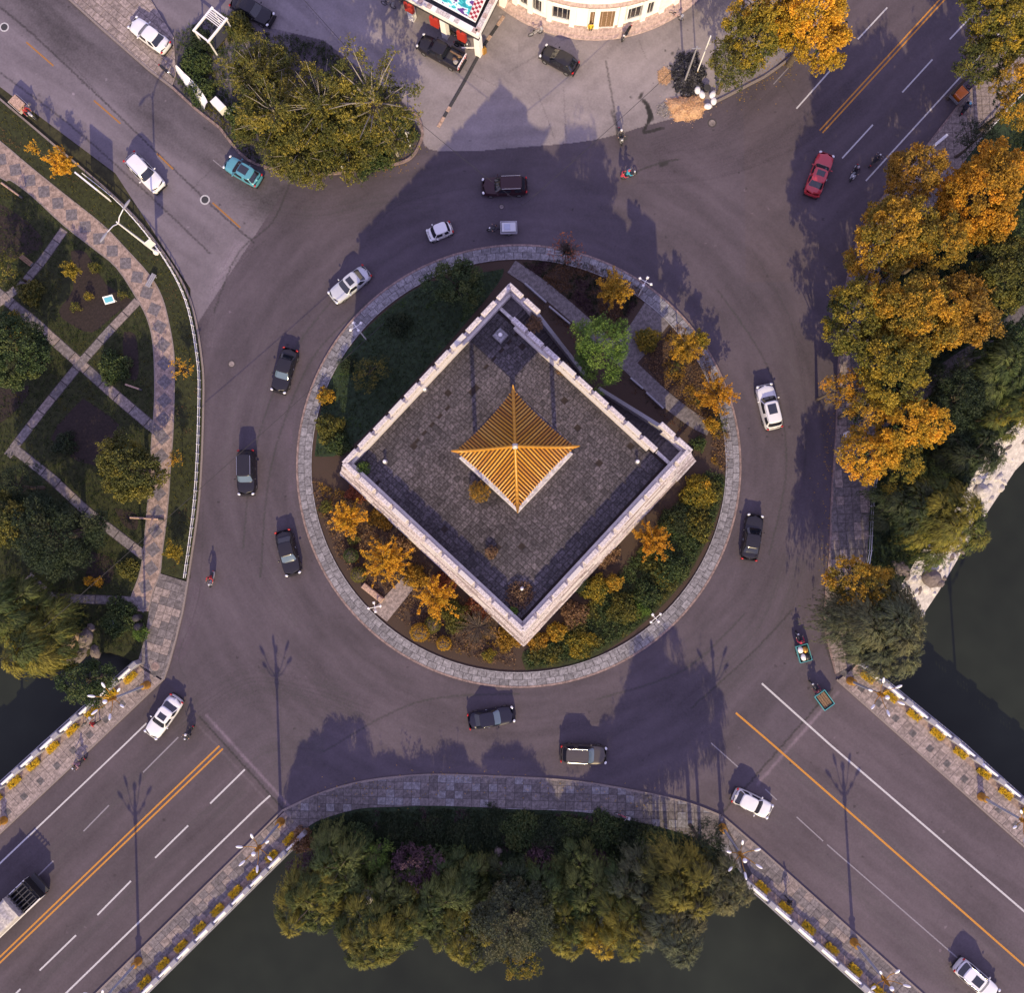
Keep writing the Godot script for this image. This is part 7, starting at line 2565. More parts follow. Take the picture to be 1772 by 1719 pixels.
func build_lamps() -> void:
	var spots := [[256, 1185, "six-armed lamp at the start of the flower-lined pavement, near the white saloon"], [9, 1419, "six-armed lamp at the frame's edge on the flower-lined pavement"], [487, 1421, "six-armed lamp where the shaded lake pavement meets the promenade"], [241, 1662, "six-armed lamp half out of frame on the shaded lake pavement"], [1470, 1178, "six-armed lamp at the bridge's start beside the grey green willow"], [1696, 1378, "six-armed lamp further along the flower-lined pavement by the single orange line"], [1249, 1431, "six-armed lamp beside the grey willow at the promenade's end"], [1476, 1629, "six-armed lamp on the lake pavement opposite the single orange line"]]
	var first: Node3D
	for k in spots.size():
		var s: Array = spots[k]
		var p := at(s[0], s[1]) + Vector3.UP * 0.14
		if k == 0:
			first = make_lamp()
			first.name = numbered("street_lamp")
			add_child(first)
			first.position = p
			tag(first, s[2], "street lamp", "six-armed lamps on the bridges")
		else:
			copy(first, s[2], p, 0.5 * k)
	# two-armed lamp of the garden with a sign on its pole
	var o := thing("garden_lamp", "tall white lamp with two long arms beside the garden railing", "street lamp", at(272, 438) + Vector3.UP * 0.1)
	var g := Geo.new()
	g.tube(PackedVector3Array([Vector3.ZERO, Vector3(0, 5, 0), Vector3(0, 9.0, 0)]), PackedFloat32Array([0.13, 0.10, 0.07]), 10)
	part(o, "pole", g, M.rail_white)
	g = Geo.new()
	g.lathe(Vector3.ZERO, [[0.3, 0.0], [0.3, 0.2], [0.16, 0.5]], 10)
	part(o, "base", g, M.rail_white)
	for s in [1.0, -1.0]:
		var d: Vector3 = Vector3(0.56, 0, -0.83) * s
		g = Geo.new()
		g.tube(PackedVector3Array([Vector3(0, 8.6, 0), Vector3(0, 9.1, 0) + d * 0.5, Vector3(0, 9.3, 0) + d * 1.3]), PackedFloat32Array([0.05, 0.05, 0.05]), 6)
		var arm := part(o, "arm", g, M.rail_white)
		g = Geo.new()
		g.ball(Vector3(0, 9.32, 0) + d * 1.85, Vector3(0.14, 0.08, 0.62), Basis(Vector3.UP, atan2(d.x, d.z)), 10, 6)
		part(arm, "lamp_head", g, M.post_grey)
	g = Geo.new()
	g.box(Vector3(0.45, 2.75, 0), Vector3(0.8, 1.5, 0.06), Basis(Vector3.UP, 0.7))
	part(o, "sign_panel", g, M.rail_white)
	# tall board beside it, seen on its edge
	o = thing("sign_board", "white upright sign board seen from above, beside the garden railing", "sign", at(178, 337) + Vector3.UP * 0.1, -atan2(0.60, 0.75))
	g = Geo.new()
	g.box(Vector3(0, 2.1, 0), Vector3(3.0, 2.6, 0.16))
	part(o, "panel", g, M.rail_white)
	for s in [-1.0, 1.0]:
		g = Geo.new()
		g.rod(Vector3(s * 1.2, 0, 0), Vector3(s * 1.2, 3.45, 0), 0.07)
		part(o, "post", g, M.rail_white)
	# floodlights of the island
	for f in [[634, 588, 5.6, 0.6, "white floodlight mast on the island's shaded lawn near the silver saloon"], [1105, 512, 5.0, -0.5, "white floodlight mast in the dark bed beside the golden sapling"], [1128, 1066, 2.4, 0.7, "white crossed lamp in the sunny bed at the ring"], [655, 1048, 2.2, 0.2, "white lamp cluster beside the pale ramp"]]:
		o = thing("floodlight", f[4], "floodlight", at(f[0], f[1]) + Vector3.UP * 0.06, f[3])
		g = Geo.new()
		g.rod(Vector3.ZERO, Vector3(0, f[2], 0), 0.07, 0.05, 8)
		part(o, "mast", g, M.rail_white)
		g = Geo.new()
		g.rod(Vector3(-0.6, f[2], 0), Vector3(0.6, f[2], 0), 0.035)
		g.rod(Vector3(0, f[2] - 0.1, -0.45), Vector3(0, f[2] - 0.1, 0.45), 0.035)
		part(o, "crossbar", g, M.rail_white)
		for q in [Vector3(-0.6, 0.1, 0), Vector3(0.6, 0.1, 0), Vector3(0, 0.0, -0.45), Vector3(0, 0.0, 0.45)]:
			g = Geo.new()
			g.slab(q + Vector3.UP * (f[2] - 0.1), Vector3(0.24, 0.18, 0.22), 0.04, Basis(Vector3.UP, q.x))
			part(o, "lamp_head", g, M.lamp_glass)
	# stone bench slab next to the ramp, small stones
	o = thing("stone_slab", "pinkish stone slab lying at the ring beside the white lamp cluster", "stone", at(646, 1026) + Vector3.UP * 0.05, -atan2(0.62, 0.78))
	g = Geo.new()
	g.slab(Vector3.ZERO, Vector3(2.6, 0.4, 0.6), 0.06)
	part(o, "slab", g, M.stone_pink)
	g = Geo.new()
	g.slab(Vector3(1.0, 0.4, 0), Vector3(0.5, 0.15, 0.45), 0.04)
	part(o, "block", g, M.stone_pink)
	o = thing("wall_stub", "two low pale kerb walls by the red ground plants behind the platform", "wall", Vector3.ZERO)
	for l in [[908, 492, 945, 525], [950, 532, 986, 562], [1090, 655, 1112, 674], [1117, 680, 1147, 708]]:
		g = Geo.new()
		g.sweep(path(l), 0.08, 0.08, 0.0, 0.5)
		part(o, "segment", g, M.post_grey)
	build_balustrades()
	build_small_things()

func balustrade(label: String, line: Array, step: float, offset: float, flowers: String, side: float) -> void:
	var o := thing("balustrade", label, "balustrade")
	var pts := path(line)
	var d := (pts[1] - pts[0]).normalized()
	var turn := Basis(Vector3.UP, -atan2(d.z, d.x))
	var post := Geo.new()
	post.slab(Vector3.ZERO, Vector3(0.85, 1.16, 0.50), 0.05)
	var post_mesh := post.mesh()
	var rail := Geo.new()
	rail.slab(Vector3(0, 0.80, 0), Vector3(step - 0.9, 0.20, 0.22), 0.05)
	rail.slab(Vector3(0, 0.0, 0), Vector3(step - 0.9, 0.16, 0.34), 0.02)
	var rail_mesh := rail.mesh()
	var panel := Geo.new()
	for k in 5:
		panel.box(Vector3((k - 2) * (step - 0.9) / 5.2, 0.46, 0), Vector3(0.2, 0.64, 0.14))
	var panel_mesh := panel.mesh()
	var all := walk(pts, step)
	for k in all.size():
		var p: Vector3 = all[k][0] + Vector3.UP * 0.1
		put(o, "post", post_mesh, M.post_grey, Transform3D(turn, p))
		if k + 1 < all.size():
			var m := p + d * step * 0.5
			var r := put(o, "rail", rail_mesh, M.rail_white, Transform3D(turn, m))
			put(r, "balusters", panel_mesh, M.rail_white)
	var g := Geo.new()
	g.sweep(pts, 0.05 + 0.30 * (1.0 if side > 0 else 0.0), 0.05 + 0.30 * (1.0 if side < 0 else 0.0), -0.05, 0.03)
	part(o, "ledge", g, M.rail_white)
	g = Geo.new()
	var outer := PackedVector3Array()
	var s := Vector3(-d.z, 0, d.x) * side
	for p in pts:
		outer.append(p - s * 0.42)
	g.sweep(outer, 0.05, 0.05, 0.35, 0.45)
	part(o, "pipe", g, M.post_grey)
	# flower boxes on the pavement side
	var words := ["first", "second", "third", "fourth", "fifth", "sixth", "seventh", "eighth", "ninth", "tenth", "eleventh", "twelfth", "thirteenth", "fourteenth", "fifteenth", "sixteenth"]
	for k in all.size() - 1:
		var p: Vector3 = all[k][0] + d * (step * 0.5 + offset) + s * 0.62 + Vector3.UP * 0.135
		var f := thing("flower_box", "%s flower box from the roundabout, %s" % [words[mini(k, 15)], flowers], "flower box", p, -atan2(d.z, d.x), "flower boxes " + flowers)
		g = Geo.new()
		g.slab(Vector3.ZERO, Vector3(1.25, 0.22, 0.40), 0.03)
		part(f, "box", g, M.mortar)
		var where := []
		var tints := PackedColorArray()
		for q in 190:
			var c := Vector3(rng.randf_range(-0.72, 0.72), 0.26 + 0.16 * rng.randf(), rng.randf_range(-0.30, 0.30))
			where.append(Transform3D(Basis(Vector3.UP, rng.randf() * TAU).scaled(Vector3.ONE * rng.randf_range(0.2, 0.32)), c))
			var leafy := rng.randf() < 0.16
			tints.append(hue(PAL.green if leafy else PAL.flower, rng.randf(), rng.randf_range(0.85, 1.1)))
		swarm(f, "flowers", leaf_mesh("petal"), M.petals, where, tints)

func build_balustrades() -> void:
	balustrade("white balustrade behind the sunlit yellow flowers, bridge with the double orange line", [239, 1149, 81, 1291, 0, 1365, -70, 1429], 2.6, 0.0, "sunny side, double orange line bridge", -1.0)
	balustrade("white balustrade above the lit lake, bridge with the double orange line", [526, 1441, 449, 1517, 246, 1719, 190, 1775], 2.52, 0.0, "shaded lake side, double orange line bridge", 1.0)
	balustrade("white balustrade behind the sunlit yellow flowers, bridge with the single orange line", [1484, 1147, 1660, 1290, 1771, 1391, 1850, 1462], 2.95, 0.0, "sunny side, single orange line bridge", 1.0)
	balustrade("white balustrade above the lit lake, bridge with the single orange line", [1291, 1523, 1322, 1550, 1510, 1719, 1580, 1782], 3.0, 0.0, "shaded lake side, single orange line bridge", -1.0)
	# railing of the wooded pavement
	var o := thing("railing", "grey pipe railing between the slab pavement and the dark wood", "railing")
	var line := path([1512, 826, 1506, 860, 1501, 956, 1492, 1010])
	var g := Geo.new()
	g.sweep(line, 0.04, 0.04, 0.92, 1.0)
	part(o, "top_rail", g, M.steel)
	g = Geo.new()
	g.sweep(line, 0.03, 0.03, 0.42, 0.48)
	part(o, "lower_rail", g, M.steel)
	var post := Geo.new()
	post.box(Vector3(0, 0.55, 0), Vector3(0.1, 1.1, 0.1))
	for q in walk(line, 1.5):
		put(o, "post", post.mesh(), M.steel, Transform3D(Basis(), q[0]))

func rock(called: String, px: float, py: float, size: Vector3, m: String, label: String, h := 0.0) -> void:
	var o := thing(called, label, "rock", at(px, py, h) + Vector3.UP * -0.1, rng.randf() * TAU)
	var g := Geo.new()
	var rr := []
	for i in 6:
		var t := i / 5.0
		var ring := PackedVector3Array()
		for k in 9:
			var a := -TAU * k / 9
			var q := (1.0 - 0.75 * t * t) * rng.randf_range(0.78, 1.1)
			ring.append(Vector3(cos(a) * size.x * q, size.y * t * rng.randf_range(0.85, 1.05), sin(a) * size.z * q))
		rr.append(ring)
	g.rings(rr, true, false, true)
	part(o, "stone", g, M[m])
	g = Geo.new()
	g.ball(Vector3(size.x * 0.9, size.y * 0.2, size.z * 0.3), size * 0.42, Basis(Vector3.UP, 1.0), 7, 5)
	part(o, "side_stone", g, M[m])

func heap(called: String, px: float, py: float, rx: float, rz: float, h: float, m: String, label: String, category: String, bits := 0, bit := "", tint := Color(0.05, 0.05, 0.06)) -> void:
	var o := thing(called, label, category, at(px, py))
	var f := FastNoiseLite.new()
	f.seed = int(px)
	f.frequency = 0.45
	var g := Geo.new()
	var rr := []
	var edge := func(a: float) -> float: return 1.0 + 0.30 * f.get_noise_2d(cos(a) * 4.0, sin(a) * 4.0) + 0.16 * f.get_noise_2d(cos(a) * 14.0, sin(a) * 14.0)
	for i in 13:
		var t := i / 12.0
		var ring := PackedVector3Array()
		for k in 40:
			var a := -TAU * k / 40
			var q: float = (1.0 - t) * lerpf(edge.call(a), 1.0, t)
			var x := cos(a) * rx * q
			var z := sin(a) * rz * q
			ring.append(Vector3(x, maxf(0.0, h * (1.0 - pow(1.0 - t, 1.5)) * (1.0 + 0.55 * f.get_noise_2d(x * 2.2, z * 2.2 + 30.0))) + 0.012, z))
		rr.append(ring)
	g.rings(rr, true, false, true)
	part(o, "mound", g, M[m])
	if bits > 0:
		var where := []
		var tints := PackedColorArray()
		for k in bits:
			var a := rng.randf() * TAU
			var q: float = sqrt(rng.randf()) * 1.05
			if rng.randf() < 0.12:
				q *= rng.randf_range(1.0, 1.35)
			var e: float = edge.call(a)
			where.append(Transform3D(spin(rng.randf_range(0.12, 0.42) if tint.r < 0.2 else rng.randf_range(0.06, 0.16)), Vector3(cos(a) * rx * q * e, maxf(0.02, h * (1.0 - pow(minf(q, 1.0), 1.5))) + 0.04, sin(a) * rz * q * e)))
			var v := rng.randf_range(0.5, 1.25) if tint.r > 0.2 else 0.35 + 3.0 * pow(rng.randf(), 3.0)
			tints.append(Color(tint.r * v, tint.g * v, tint.b * v))
		swarm(o, bit, leaf_mesh("leaf"), M.tone, where, tints)

func build_small_things() -> void:
	# plaza: scrap heap, sand heap, bags
	heap("scrap_heap", 1190, 130, 1.6, 2.3, 0.8, "coal", "black heap of scrap and charcoal at the plaza's edge", "heap", 1300, "scrap_pieces")
	heap("sand_heap", 1186, 187, 2.1, 1.4, 0.55, "sand", "orange sand heap spilling beside the kerb", "heap", 1500, "sand_grains", Color(0.74, 0.48, 0.28))
	heap("sand_patch", 1150, 132, 0.7, 0.9, 0.03, "sand", "thin orange sand patch beside the black scrap heap", "sand", 500, "sand_grains", Color(0.66, 0.46, 0.30))
	heap("gravel_patch", 1150, 190, 0.8, 0.7, 0.10, "promenade3", "pale gravel patch between plaza and sand heap", "gravel", 500, "gravel_grains", Color(0.45, 0.42, 0.42))
	var bag_words := ["white bag at the scrap heap's lower corner", "white bag with a black tub beside it", "white bag nearest the kerb below the olive tree", "white bag at the sand heap's outer side", "white bag lying lowest beside the kerb"]
	var spots := [[1206, 158], [1214, 166], [1232, 166], [1234, 177], [1224, 186]]
	for k in 5:
		var o := thing("cement_bag", bag_words[k], "bag", at(spots[k][0], spots[k][1]), rng.randf() * 3.0)
		var g := Geo.new()
		g.ball(Vector3(0, 0.22, 0), Vector3(0.42, 0.22, 0.32), Basis(), 12, 7)
		part(o, "bag", g, M.white_paint)
		g = Geo.new()
		g.box(Vector3(0.40, 0.24, 0), Vector3(0.14, 0.06, 0.34))
		part(o, "seam", g, M.tarp)
	var tub := thing("black_tub", "round black tub between the white bags", "tub", at(1222, 156))
	var tg := Geo.new()
	tg.lathe(Vector3.ZERO, [[0.26, 0.0], [0.34, 0.5], [0.30, 0.5], [0.24, 0.12]], 14)
	part(tub, "tub", tg, M.black_trim)
	tg = Geo.new()
	tg.lathe(Vector3.ZERO, [[0.34, 0.47], [0.38, 0.50], [0.34, 0.53]], 14)
	part(tub, "brim", tg, M.iron)
	# long striped cable cover across the plaza and the boom gate
	var o := thing("cable_ramp", "long dark cable ramp with pale ends crossing the plaza", "cable ramp")
	var line := path([872, 28, 838, 78, 800, 148, 763, 212])
	var cells := walk(line, 0.62)
	var g := Geo.new()
	for k in cells.size():
		g = Geo.new()
		g.slab(cells[k][0] + cells[k][1] * 0.3 + Vector3.UP * 0.012, Vector3(0.58, 0.06, 0.34), 0.025, Basis(Vector3.UP, -atan2(cells[k][1].z, cells[k][1].x)))
		part(o, "segment", g, M.stone_pink if k in [0, 1, 4, cells.size() - 1, cells.size() - 2, cells.size() - 4] else M.iron)
	o = thing("boom_gate", "white boom gate with an orange motor box beside the canopy pillar", "barrier", at(838, 92))
	g = Geo.new()
	g.slab(Vector3.ZERO, Vector3(0.42, 1.0, 0.34), 0.05, Basis(Vector3.UP, 0.7))
	part(o, "motor_box", g, M.lamp_gold)
	g = Geo.new()
	g.box(Vector3(-1.15, 0.95, -0.05), Vector3(2.3, 0.1, 0.12))
	part(o, "arm", g, M.white_paint)
	# banner, box and kerb things by the hedge island
	o = thing("banner", "long white cloth banner leaning along the hedge beside the kerb", "banner", Vector3.ZERO)
	g = Geo.new()
	var rows := []
	var bl := smooth(path([306, 123, 318, 142, 330, 158, 343, 175, 355, 191]), 5)
	for i in 6:
		var row := PackedVector3Array()
		for k in bl.size():
			row.append(bl[k] + Vector3(0.75, 0, -0.5) * (i / 5.0) * (0.35 + 0.65 * sin(PI * (1.0 - 0.8 * k / bl.size()))) + Vector3.UP * (0.12 + 0.75 * sin(i / 5.0 * 1.6) + 0.05 * sin(k * 1.3)))
		rows.append(row)
	g.rings(rows, false)
	part(o, "cloth", g, M.white_paint)
	g = Geo.new()
	g.sweep(bl, 0.03, 0.03, 0.10, 0.16)
	part(o, "pole", g, M.steel)
	o = thing("white_box", "white utility box at the hedge island's edge", "utility box", at(378, 181, 0.9) * Vector3(1, 0, 1), -atan2(0.72, 0.69))
	g = Geo.new()
	g.slab(Vector3.ZERO, Vector3(1.5, 1.1, 0.85), 0.04)
	part(o, "cabinet", g, M.white_paint)
	g = Geo.new()
	g.box(Vector3(0, 0.5, 0.43), Vector3(0.03, 0.9, 0.02))
	part(o, "door_gap", g, M.iron)
	o = thing("planter_box", "small white framed box below the white utility box", "box", at(399, 196), 0.6)
	g = Geo.new()
	g.slab(Vector3.ZERO, Vector3(0.6, 0.5, 0.5), 0.04)
	part(o, "box", g, M.rail_white)
	g = Geo.new()
	g.box(Vector3(0, 0.505, 0), Vector3(0.4, 0.02, 0.3))
	part(o, "inside", g, M.iron)
	for s in [[594, 292, 4.6, "slim white signpost at the hedge island's lower kerb"], [709, 252, 3.6, "slim white pole at the hedge island's tip"], [1205, 128, 7.0, "slim pole with an orange foot beside the black scrap heap"]]:
		o = thing("signpost", s[3], "pole", at(s[0], s[1]))
		g = Geo.new()
		g.rod(Vector3.ZERO, Vector3(0, s[2], 0), 0.07, 0.06, 8)
		part(o, "pole", g, M.rail_white)
		g = Geo.new()
		g.box(Vector3(0.1, s[2] * 0.8, 0), Vector3(0.42, 0.3, 0.08))
		part(o, "box", g, M.post_grey)
		g = Geo.new()
		g.lathe(Vector3.ZERO, [[0.13, 0.0], [0.13, 0.5], [0.1, 0.55]], 8)
		part(o, "foot", g, M.lamp_gold if s[0] == 1205 else M.rail_white)
	kerb("kerb", smooth(path([381, 222, 430, 278, 500, 297, 577, 301, 640, 293, 692, 283, 715, 270, 728, 246, 731, 228, 724, 204, 708, 188]), 4), "kerb_pink", "pink stone kerb round the hedge island's tip", 0.25, 0.18)
	kerb("kerb", path([300, 153, 340, 190, 381, 222]), "kerb_pink", "kerb between the paved strip and the hedge island", 0.22, 0.18)
	kerb("kerb", smooth(path([1236, 178, 1262, 165, 1300, 145, 1332, 127, 1390, 80, 1470, -10]), 4), "kerb", "kerb under the bright golden trees", 0.22, 0.16)
	# garden: signs, benches, fallen posts, rocks
	o = thing("park_sign", "slanted blue and white information sign in the garden's soil bed", "sign", at(191, 520, 0.7) * Vector3(1, 0, 1) + Vector3.UP * 0.1, -atan2(-0.25, 0.97))
	g = Geo.new()
	g.box(Vector3(0, 0.9, 0), Vector3(1.05, 0.06, 0.8), Basis(Vector3.RIGHT, 0.45))
	part(o, "panel", g, M.white_paint)
	g = Geo.new()
	g.box(Vector3(0, 0.945, 0.02), Vector3(0.85, 0.02, 0.5), Basis(Vector3.RIGHT, 0.45))
	part(o, "print", g, paint("sign_blue", 0.10, 0.42, 0.55))
	for s in [-1.0, 1.0]:
		g = Geo.new()
		g.rod(Vector3(s * 0.4, 0, 0.05), Vector3(s * 0.4, 0.88, 0), 0.04)
		part(o, "leg", g, M.rail_white)
	for b in [[265, 488, -0.50, "grey stone bench at the diamond path's outer edge"], [50, 453, 0.9, "dark slatted bench beside the short slab path"]]:
		o = thing("bench", b[3], "bench", at(b[0], b[1]) + Vector3.UP * 0.12, PI / 2 + b[2])
		for k in 3:
			g = Geo.new()
			g.slab(Vector3(0, 0.40, -0.18 + 0.18 * k), Vector3(1.5, 0.06, 0.15), 0.015)
			part(o, "slat", g, M.post_grey if b[0] == 265 else M.wood)
		for s in [-1.0, 1.0]:
			g = Geo.new()
			g.box(Vector3(s * 0.55, 0.2, 0), Vector3(0.12, 0.4, 0.45))
			part(o, "leg", g, M.post_grey)
	for f in [[227, 896, 285, 899, "stone_pink", "pale fallen post lying from the soil bed across the diamond path"], [219, 666, 248, 676, "stone_pink", "pinkish log lying in the garden's triangular lawn"], [5, 318, 42, 345, "stone_pink", "pale log at the garden's upper frame edge"]]:
		var a := at(f[0], f[1]) + Vector3.UP * 0.2
		var b := at(f[2], f[3]) + Vector3.UP * 0.2
		o = thing("fallen_post", f[5], "post", (a + b) * 0.5, -atan2(b.z - a.z, b.x - a.x))
		var l := a.distance_to(b) * 0.5
		g = Geo.new()
		g.rod(Vector3(-l, 0, 0), Vector3(l * 0.7, 0.04, 0), 0.11, 0.09, 8)
		part(o, "shaft", g, M[f[4]])
		g = Geo.new()
		g.rod(Vector3(l * 0.7, 0.04, 0), Vector3(l, 0.05, 0), 0.12, 0.12, 8)
		part(o, "end", g, M.iron)
	o = thing("utility_chest", "small blue white box on the lawn below the straight path", "box", at(199, 1079) + Vector3.UP * 0.1, 0.3)
	g = Geo.new()
	g.slab(Vector3.ZERO, Vector3(0.36, 0.5, 0.6), 0.04)
	part(o, "body", g, M.lamp_pole)
	g = Geo.new()
	g.slab(Vector3(0, 0.5, 0), Vector3(0.42, 0.06, 0.66), 0.02)
	part(o, "lid", g, M.lamp_pole)
	o = thing("rubbish_bin", "dark bin cluster at the corner pavement's garden edge", "bin", at(244, 1076) + Vector3.UP * 0.1, 0.2)
	for k in 2:
		g = Geo.new()
		g.lathe(Vector3(0, 0, -0.45 + 0.9 * k), [[0.36, 0.0], [0.40, 0.9], [0.30, 1.05], [0.02, 1.1]], 12)
		part(o, "bin", g, M.coal)
	rock("rock", 150, 1104, Vector3(1.3, 0.9, 0.9), "rock", "large grey rock at the garden's water edge")
	rock("rock", 120, 1115, Vector3(1.3, 0.6, 0.7), "stone_pink", "pale pink rock beside the large grey rock")
	rock("rock", 142, 1132, Vector3(1.1, 0.6, 0.6), "rock", "grey rock at the waterline below the pale pink rock")
	rock("rock", 165, 1128, Vector3(0.9, 0.6, 0.6), "rock", "grey rock nearest the bridge among the garden rocks")
	rock("rock", 122, 1142, Vector3(0.8, 0.5, 0.5), "rock", "small rock in the water shadow of the garden", -0.4)
	rock("rock", 10, 1048, Vector3(0.9, 0.7, 0.8), "rock", "grey rock at the frame's edge under the willows")
	rock("rock", 565, 1455, Vector3(0.8, 0.7, 0.6), "rock", "lilac grey rock under the promenade near the balustrade")
	rock("rock", 552, 1460, Vector3(0.6, 0.5, 0.5), "rock", "smaller lilac rock beside the first promenade rock")
	rock("rock", 575, 1480, Vector3(0.9, 0.6, 0.7), "rock", "rock lower on the bank near the balustrade")
	rock("rock", 862, 1472, Vector3(0.45, 0.8, 0.5), "rock", "upright stone on the middle of the lakeside bank")
	rock("rock", 866, 1498, Vector3(0.55, 0.5, 0.5), "rock", "lilac boulder below the upright stone")
	rock("rock", 657, 1590, Vector3(0.7, 0.4, 0.5), "rock_white", "white stone showing between the golden willows", -0.3)
	rock("rock", 635, 1562, Vector3(0.6, 0.4, 0.4), "rock_white", "small white stone among the first willows", -0.3)
	rock("rock", 1560, 985, Vector3(1.0, 0.5, 0.9), "rock", "grey rock at the top of the white embankment")
	rock("rock", 1612, 1000, Vector3(1.1, 0.6, 1.0), "rock", "brown grey rock slab on the white embankment", -1.2)
	rock("rock", 1700, 850, Vector3(0.9, 0.5, 0.8), "rock_white", "white boulder high on the white embankment", -0.6)
	rock("rock", 1648, 935, Vector3(1.0, 0.6, 0.8), "rock_white", "white boulder in the middle of the white embankment", -0.8)
	for k in 3:
		o = thing("bank_step", ["upper white step of the embankment landing", "middle white step of the embankment landing", "lowest white step of the embankment landing"][k], "step", at(1622 - 4 * k, 948 + 6 * k, -0.2 - 0.25 * k), 0.05)
		g = Geo.new()
		g.slab(Vector3.ZERO, Vector3(2.4, 0.22, 0.34), 0.03)
		part(o, "tread", g, M.coping)
		g = Geo.new()
		g.slab(Vector3(0, -0.3, -0.02), Vector3(2.2, 0.3, 0.26), 0.02)
		part(o, "riser", g, M.rock)
	# pavement barrier, litter bin
	o = thing("pavement_barrier", "bright white short barrier on the pavement beside the wood", "barrier", at(1621, 249) + Vector3.UP * 0.14, -atan2(-0.64, 0.77))
	g = Geo.new()
	g.slab(Vector3(0, 0.55, 0), Vector3(1.75, 0.30, 0.28), 0.05)
	part(o, "board", g, M.white_paint)
	for s in [-1.0, 1.0]:
		g = Geo.new()
		g.box(Vector3(s * 0.7, 0.28, 0), Vector3(0.1, 0.56, 0.3))
		part(o, "leg", g, M.rail_white)
	o = thing("white_fence", "thin white fence rail behind the roadside pavement", "fence")
	g = Geo.new()
	g.sweep(path([1690, 246, 1733, 200, 1772, 158]), 0.05, 0.05, 0.8, 0.9)
	part(o, "rail", g, M.rail_white)
	for q in walk(path([1690, 246, 1733, 200, 1772, 158]), 1.2):
		g = Geo.new()
		g.box(q[0] + Vector3.UP * 0.45, Vector3(0.08, 0.9, 0.08))
		part(o, "post", g, M.rail_white)
	o = thing("litter_bin", "white litter bin on the pavement under the golden trees", "bin", at(1462, 753) + Vector3.UP * 0.14, 0.3)
	g = Geo.new()
	g.lathe(Vector3.ZERO, [[0.26, 0.0], [0.30, 0.8], [0.24, 0.92]], 12)
	part(o, "body", g, M.white_paint)
	g = Geo.new()
	g.lathe(Vector3(0, 0.92, 0), [[0.20, 0.0], [0.16, 0.06], [0.02, 0.08]], 12)
	part(o, "lid", g, M.steel)
	# overhead cables between poles
	for c in [[1205, 84, 905, 356, 6.5, 6.2, "long dark cable sagging over the plaza towards the island"], [700, 190, 905, 356, 6.4, 6.2, "cable from the hedge island's tip to the long dark cable"], [500, -30, 700, 190, 7.5, 6.4, "cable crossing the service road behind the hedge island"], [40, 1118, 664, 560, 6.2, 5.4, "long thin cable from the garden's willow to the island's floodlight"]]:
		o = thing("cable", c[6], "cable")
		var a := at(c[0], c[1], c[4])
		var b := at(c[2], c[3], c[5])
		var pts := PackedVector3Array()
		var rad := PackedFloat32Array()
		for k in 17:
			var t := k / 16.0
			pts.append(a.lerp(b, t) - Vector3.UP * 4.0 * t * (1.0 - t) * 0.35)
			rad.append(0.024)
		g = Geo.new()
		g.tube(pts, rad, 5)
		part(o, "wire", g, M.cable)
		g = Geo.new()
		g.ball(a, Vector3(0.09, 0.09, 0.09), Basis(), 6, 4)
		part(o, "clamp", g, M.post_grey)
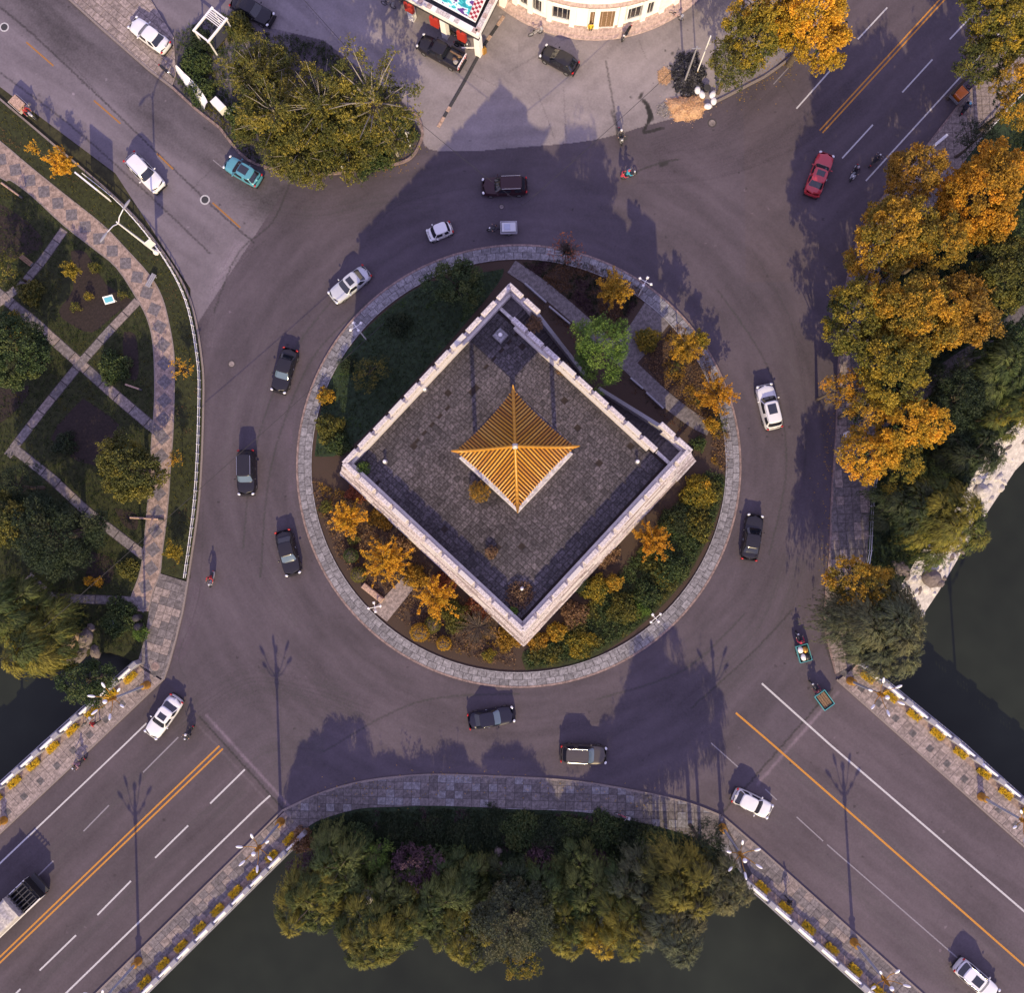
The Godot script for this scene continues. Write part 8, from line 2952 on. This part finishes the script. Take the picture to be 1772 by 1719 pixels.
	for c in [[1205, 84, 6.5, "dark utility pole behind the black scrap heap"], [905, 356, 6.2, ""], [612, 438, 6.6, ""]]:
		if c[3] == "":
			continue
		var p := at(c[0], c[1], c[2])
		o = thing("utility_pole", c[3], "pole", Vector3(p.x, 0, p.z))
		g = Geo.new()
		g.rod(Vector3.ZERO, Vector3(0, c[2] + 0.3, 0), 0.11, 0.08, 8)
		part(o, "pole", g, M.post_grey)
		g = Geo.new()
		g.box(Vector3(0, c[2], 0), Vector3(0.9, 0.08, 0.08))
		part(o, "crossarm", g, M.post_grey)

# ------------------------------------------------------------------ the scene
func _ready() -> void:
	var cam := Camera3D.new()
	cam.name = "camera"
	cam.fov = rad_to_deg(2.0 * atan(859.5 / FOCAL))
	cam.far = 2000.0
	cam.near = 0.5
	cam.look_at_from_position(cam_at, Vector3.ZERO, Vector3(0, 0, -1))
	cam_basis = cam.basis
	add_child(cam)
	cam.current = true
	var env := Environment.new()
	env.background_mode = Environment.BG_SKY
	var sky := ProceduralSkyMaterial.new()
	sky.sky_top_color = Color(0.735, 0.71, 0.905)
	sky.sky_horizon_color = Color(0.81, 0.775, 0.87)
	sky.sky_curve = 0.14
	sky.ground_bottom_color = Color(0.25, 0.24, 0.24)
	sky.ground_horizon_color = Color(0.70, 0.70, 0.75)
	env.sky = Sky.new()
	env.sky.sky_material = sky
	env.background_energy_multiplier = 0.95
	env.tonemap_mode = Environment.TONE_MAPPER_LINEAR
	env.tonemap_exposure = 1.27
	env.sdfgi_enabled = true
	env.ssao_enabled = true
	env.ssil_enabled = true
	var we := WorldEnvironment.new()
	we.name = "world_environment"
	we.environment = env
	add_child(we)
	var sun := DirectionalLight3D.new()
	sun.name = "sun"
	sun.light_color = Color(1.0, 0.90, 0.70)
	sun.light_energy = 1.32
	sun.light_angular_distance = 0.5
	sun.shadow_enabled = true
	sun.look_at_from_position(Vector3.ZERO, Vector3(-0.045, -1.0 / 1.87, -1.0), Vector3.UP)
	add_child(sun)
	rng.seed = 20231
	island = at(896.5, 803)
	island_r = (at(1281, 803) - at(512, 803)).length() * 0.5
	var t0 := Time.get_ticks_msec()
	materials()
	var t1 := Time.get_ticks_msec()
	build_ground()
	var t2 := Time.get_ticks_msec()
	build_fort()
	build_buildings()
	var t3 := Time.get_ticks_msec()
	build_lamps()
	build_cars()
	build_riders()
	var t4 := Time.get_ticks_msec()
	build_trees()
	print("ms: materials %d ground %d fort %d things %d trees %d" % [t1 - t0, t2 - t1, t3 - t2, t4 - t3, Time.get_ticks_msec() - t4])
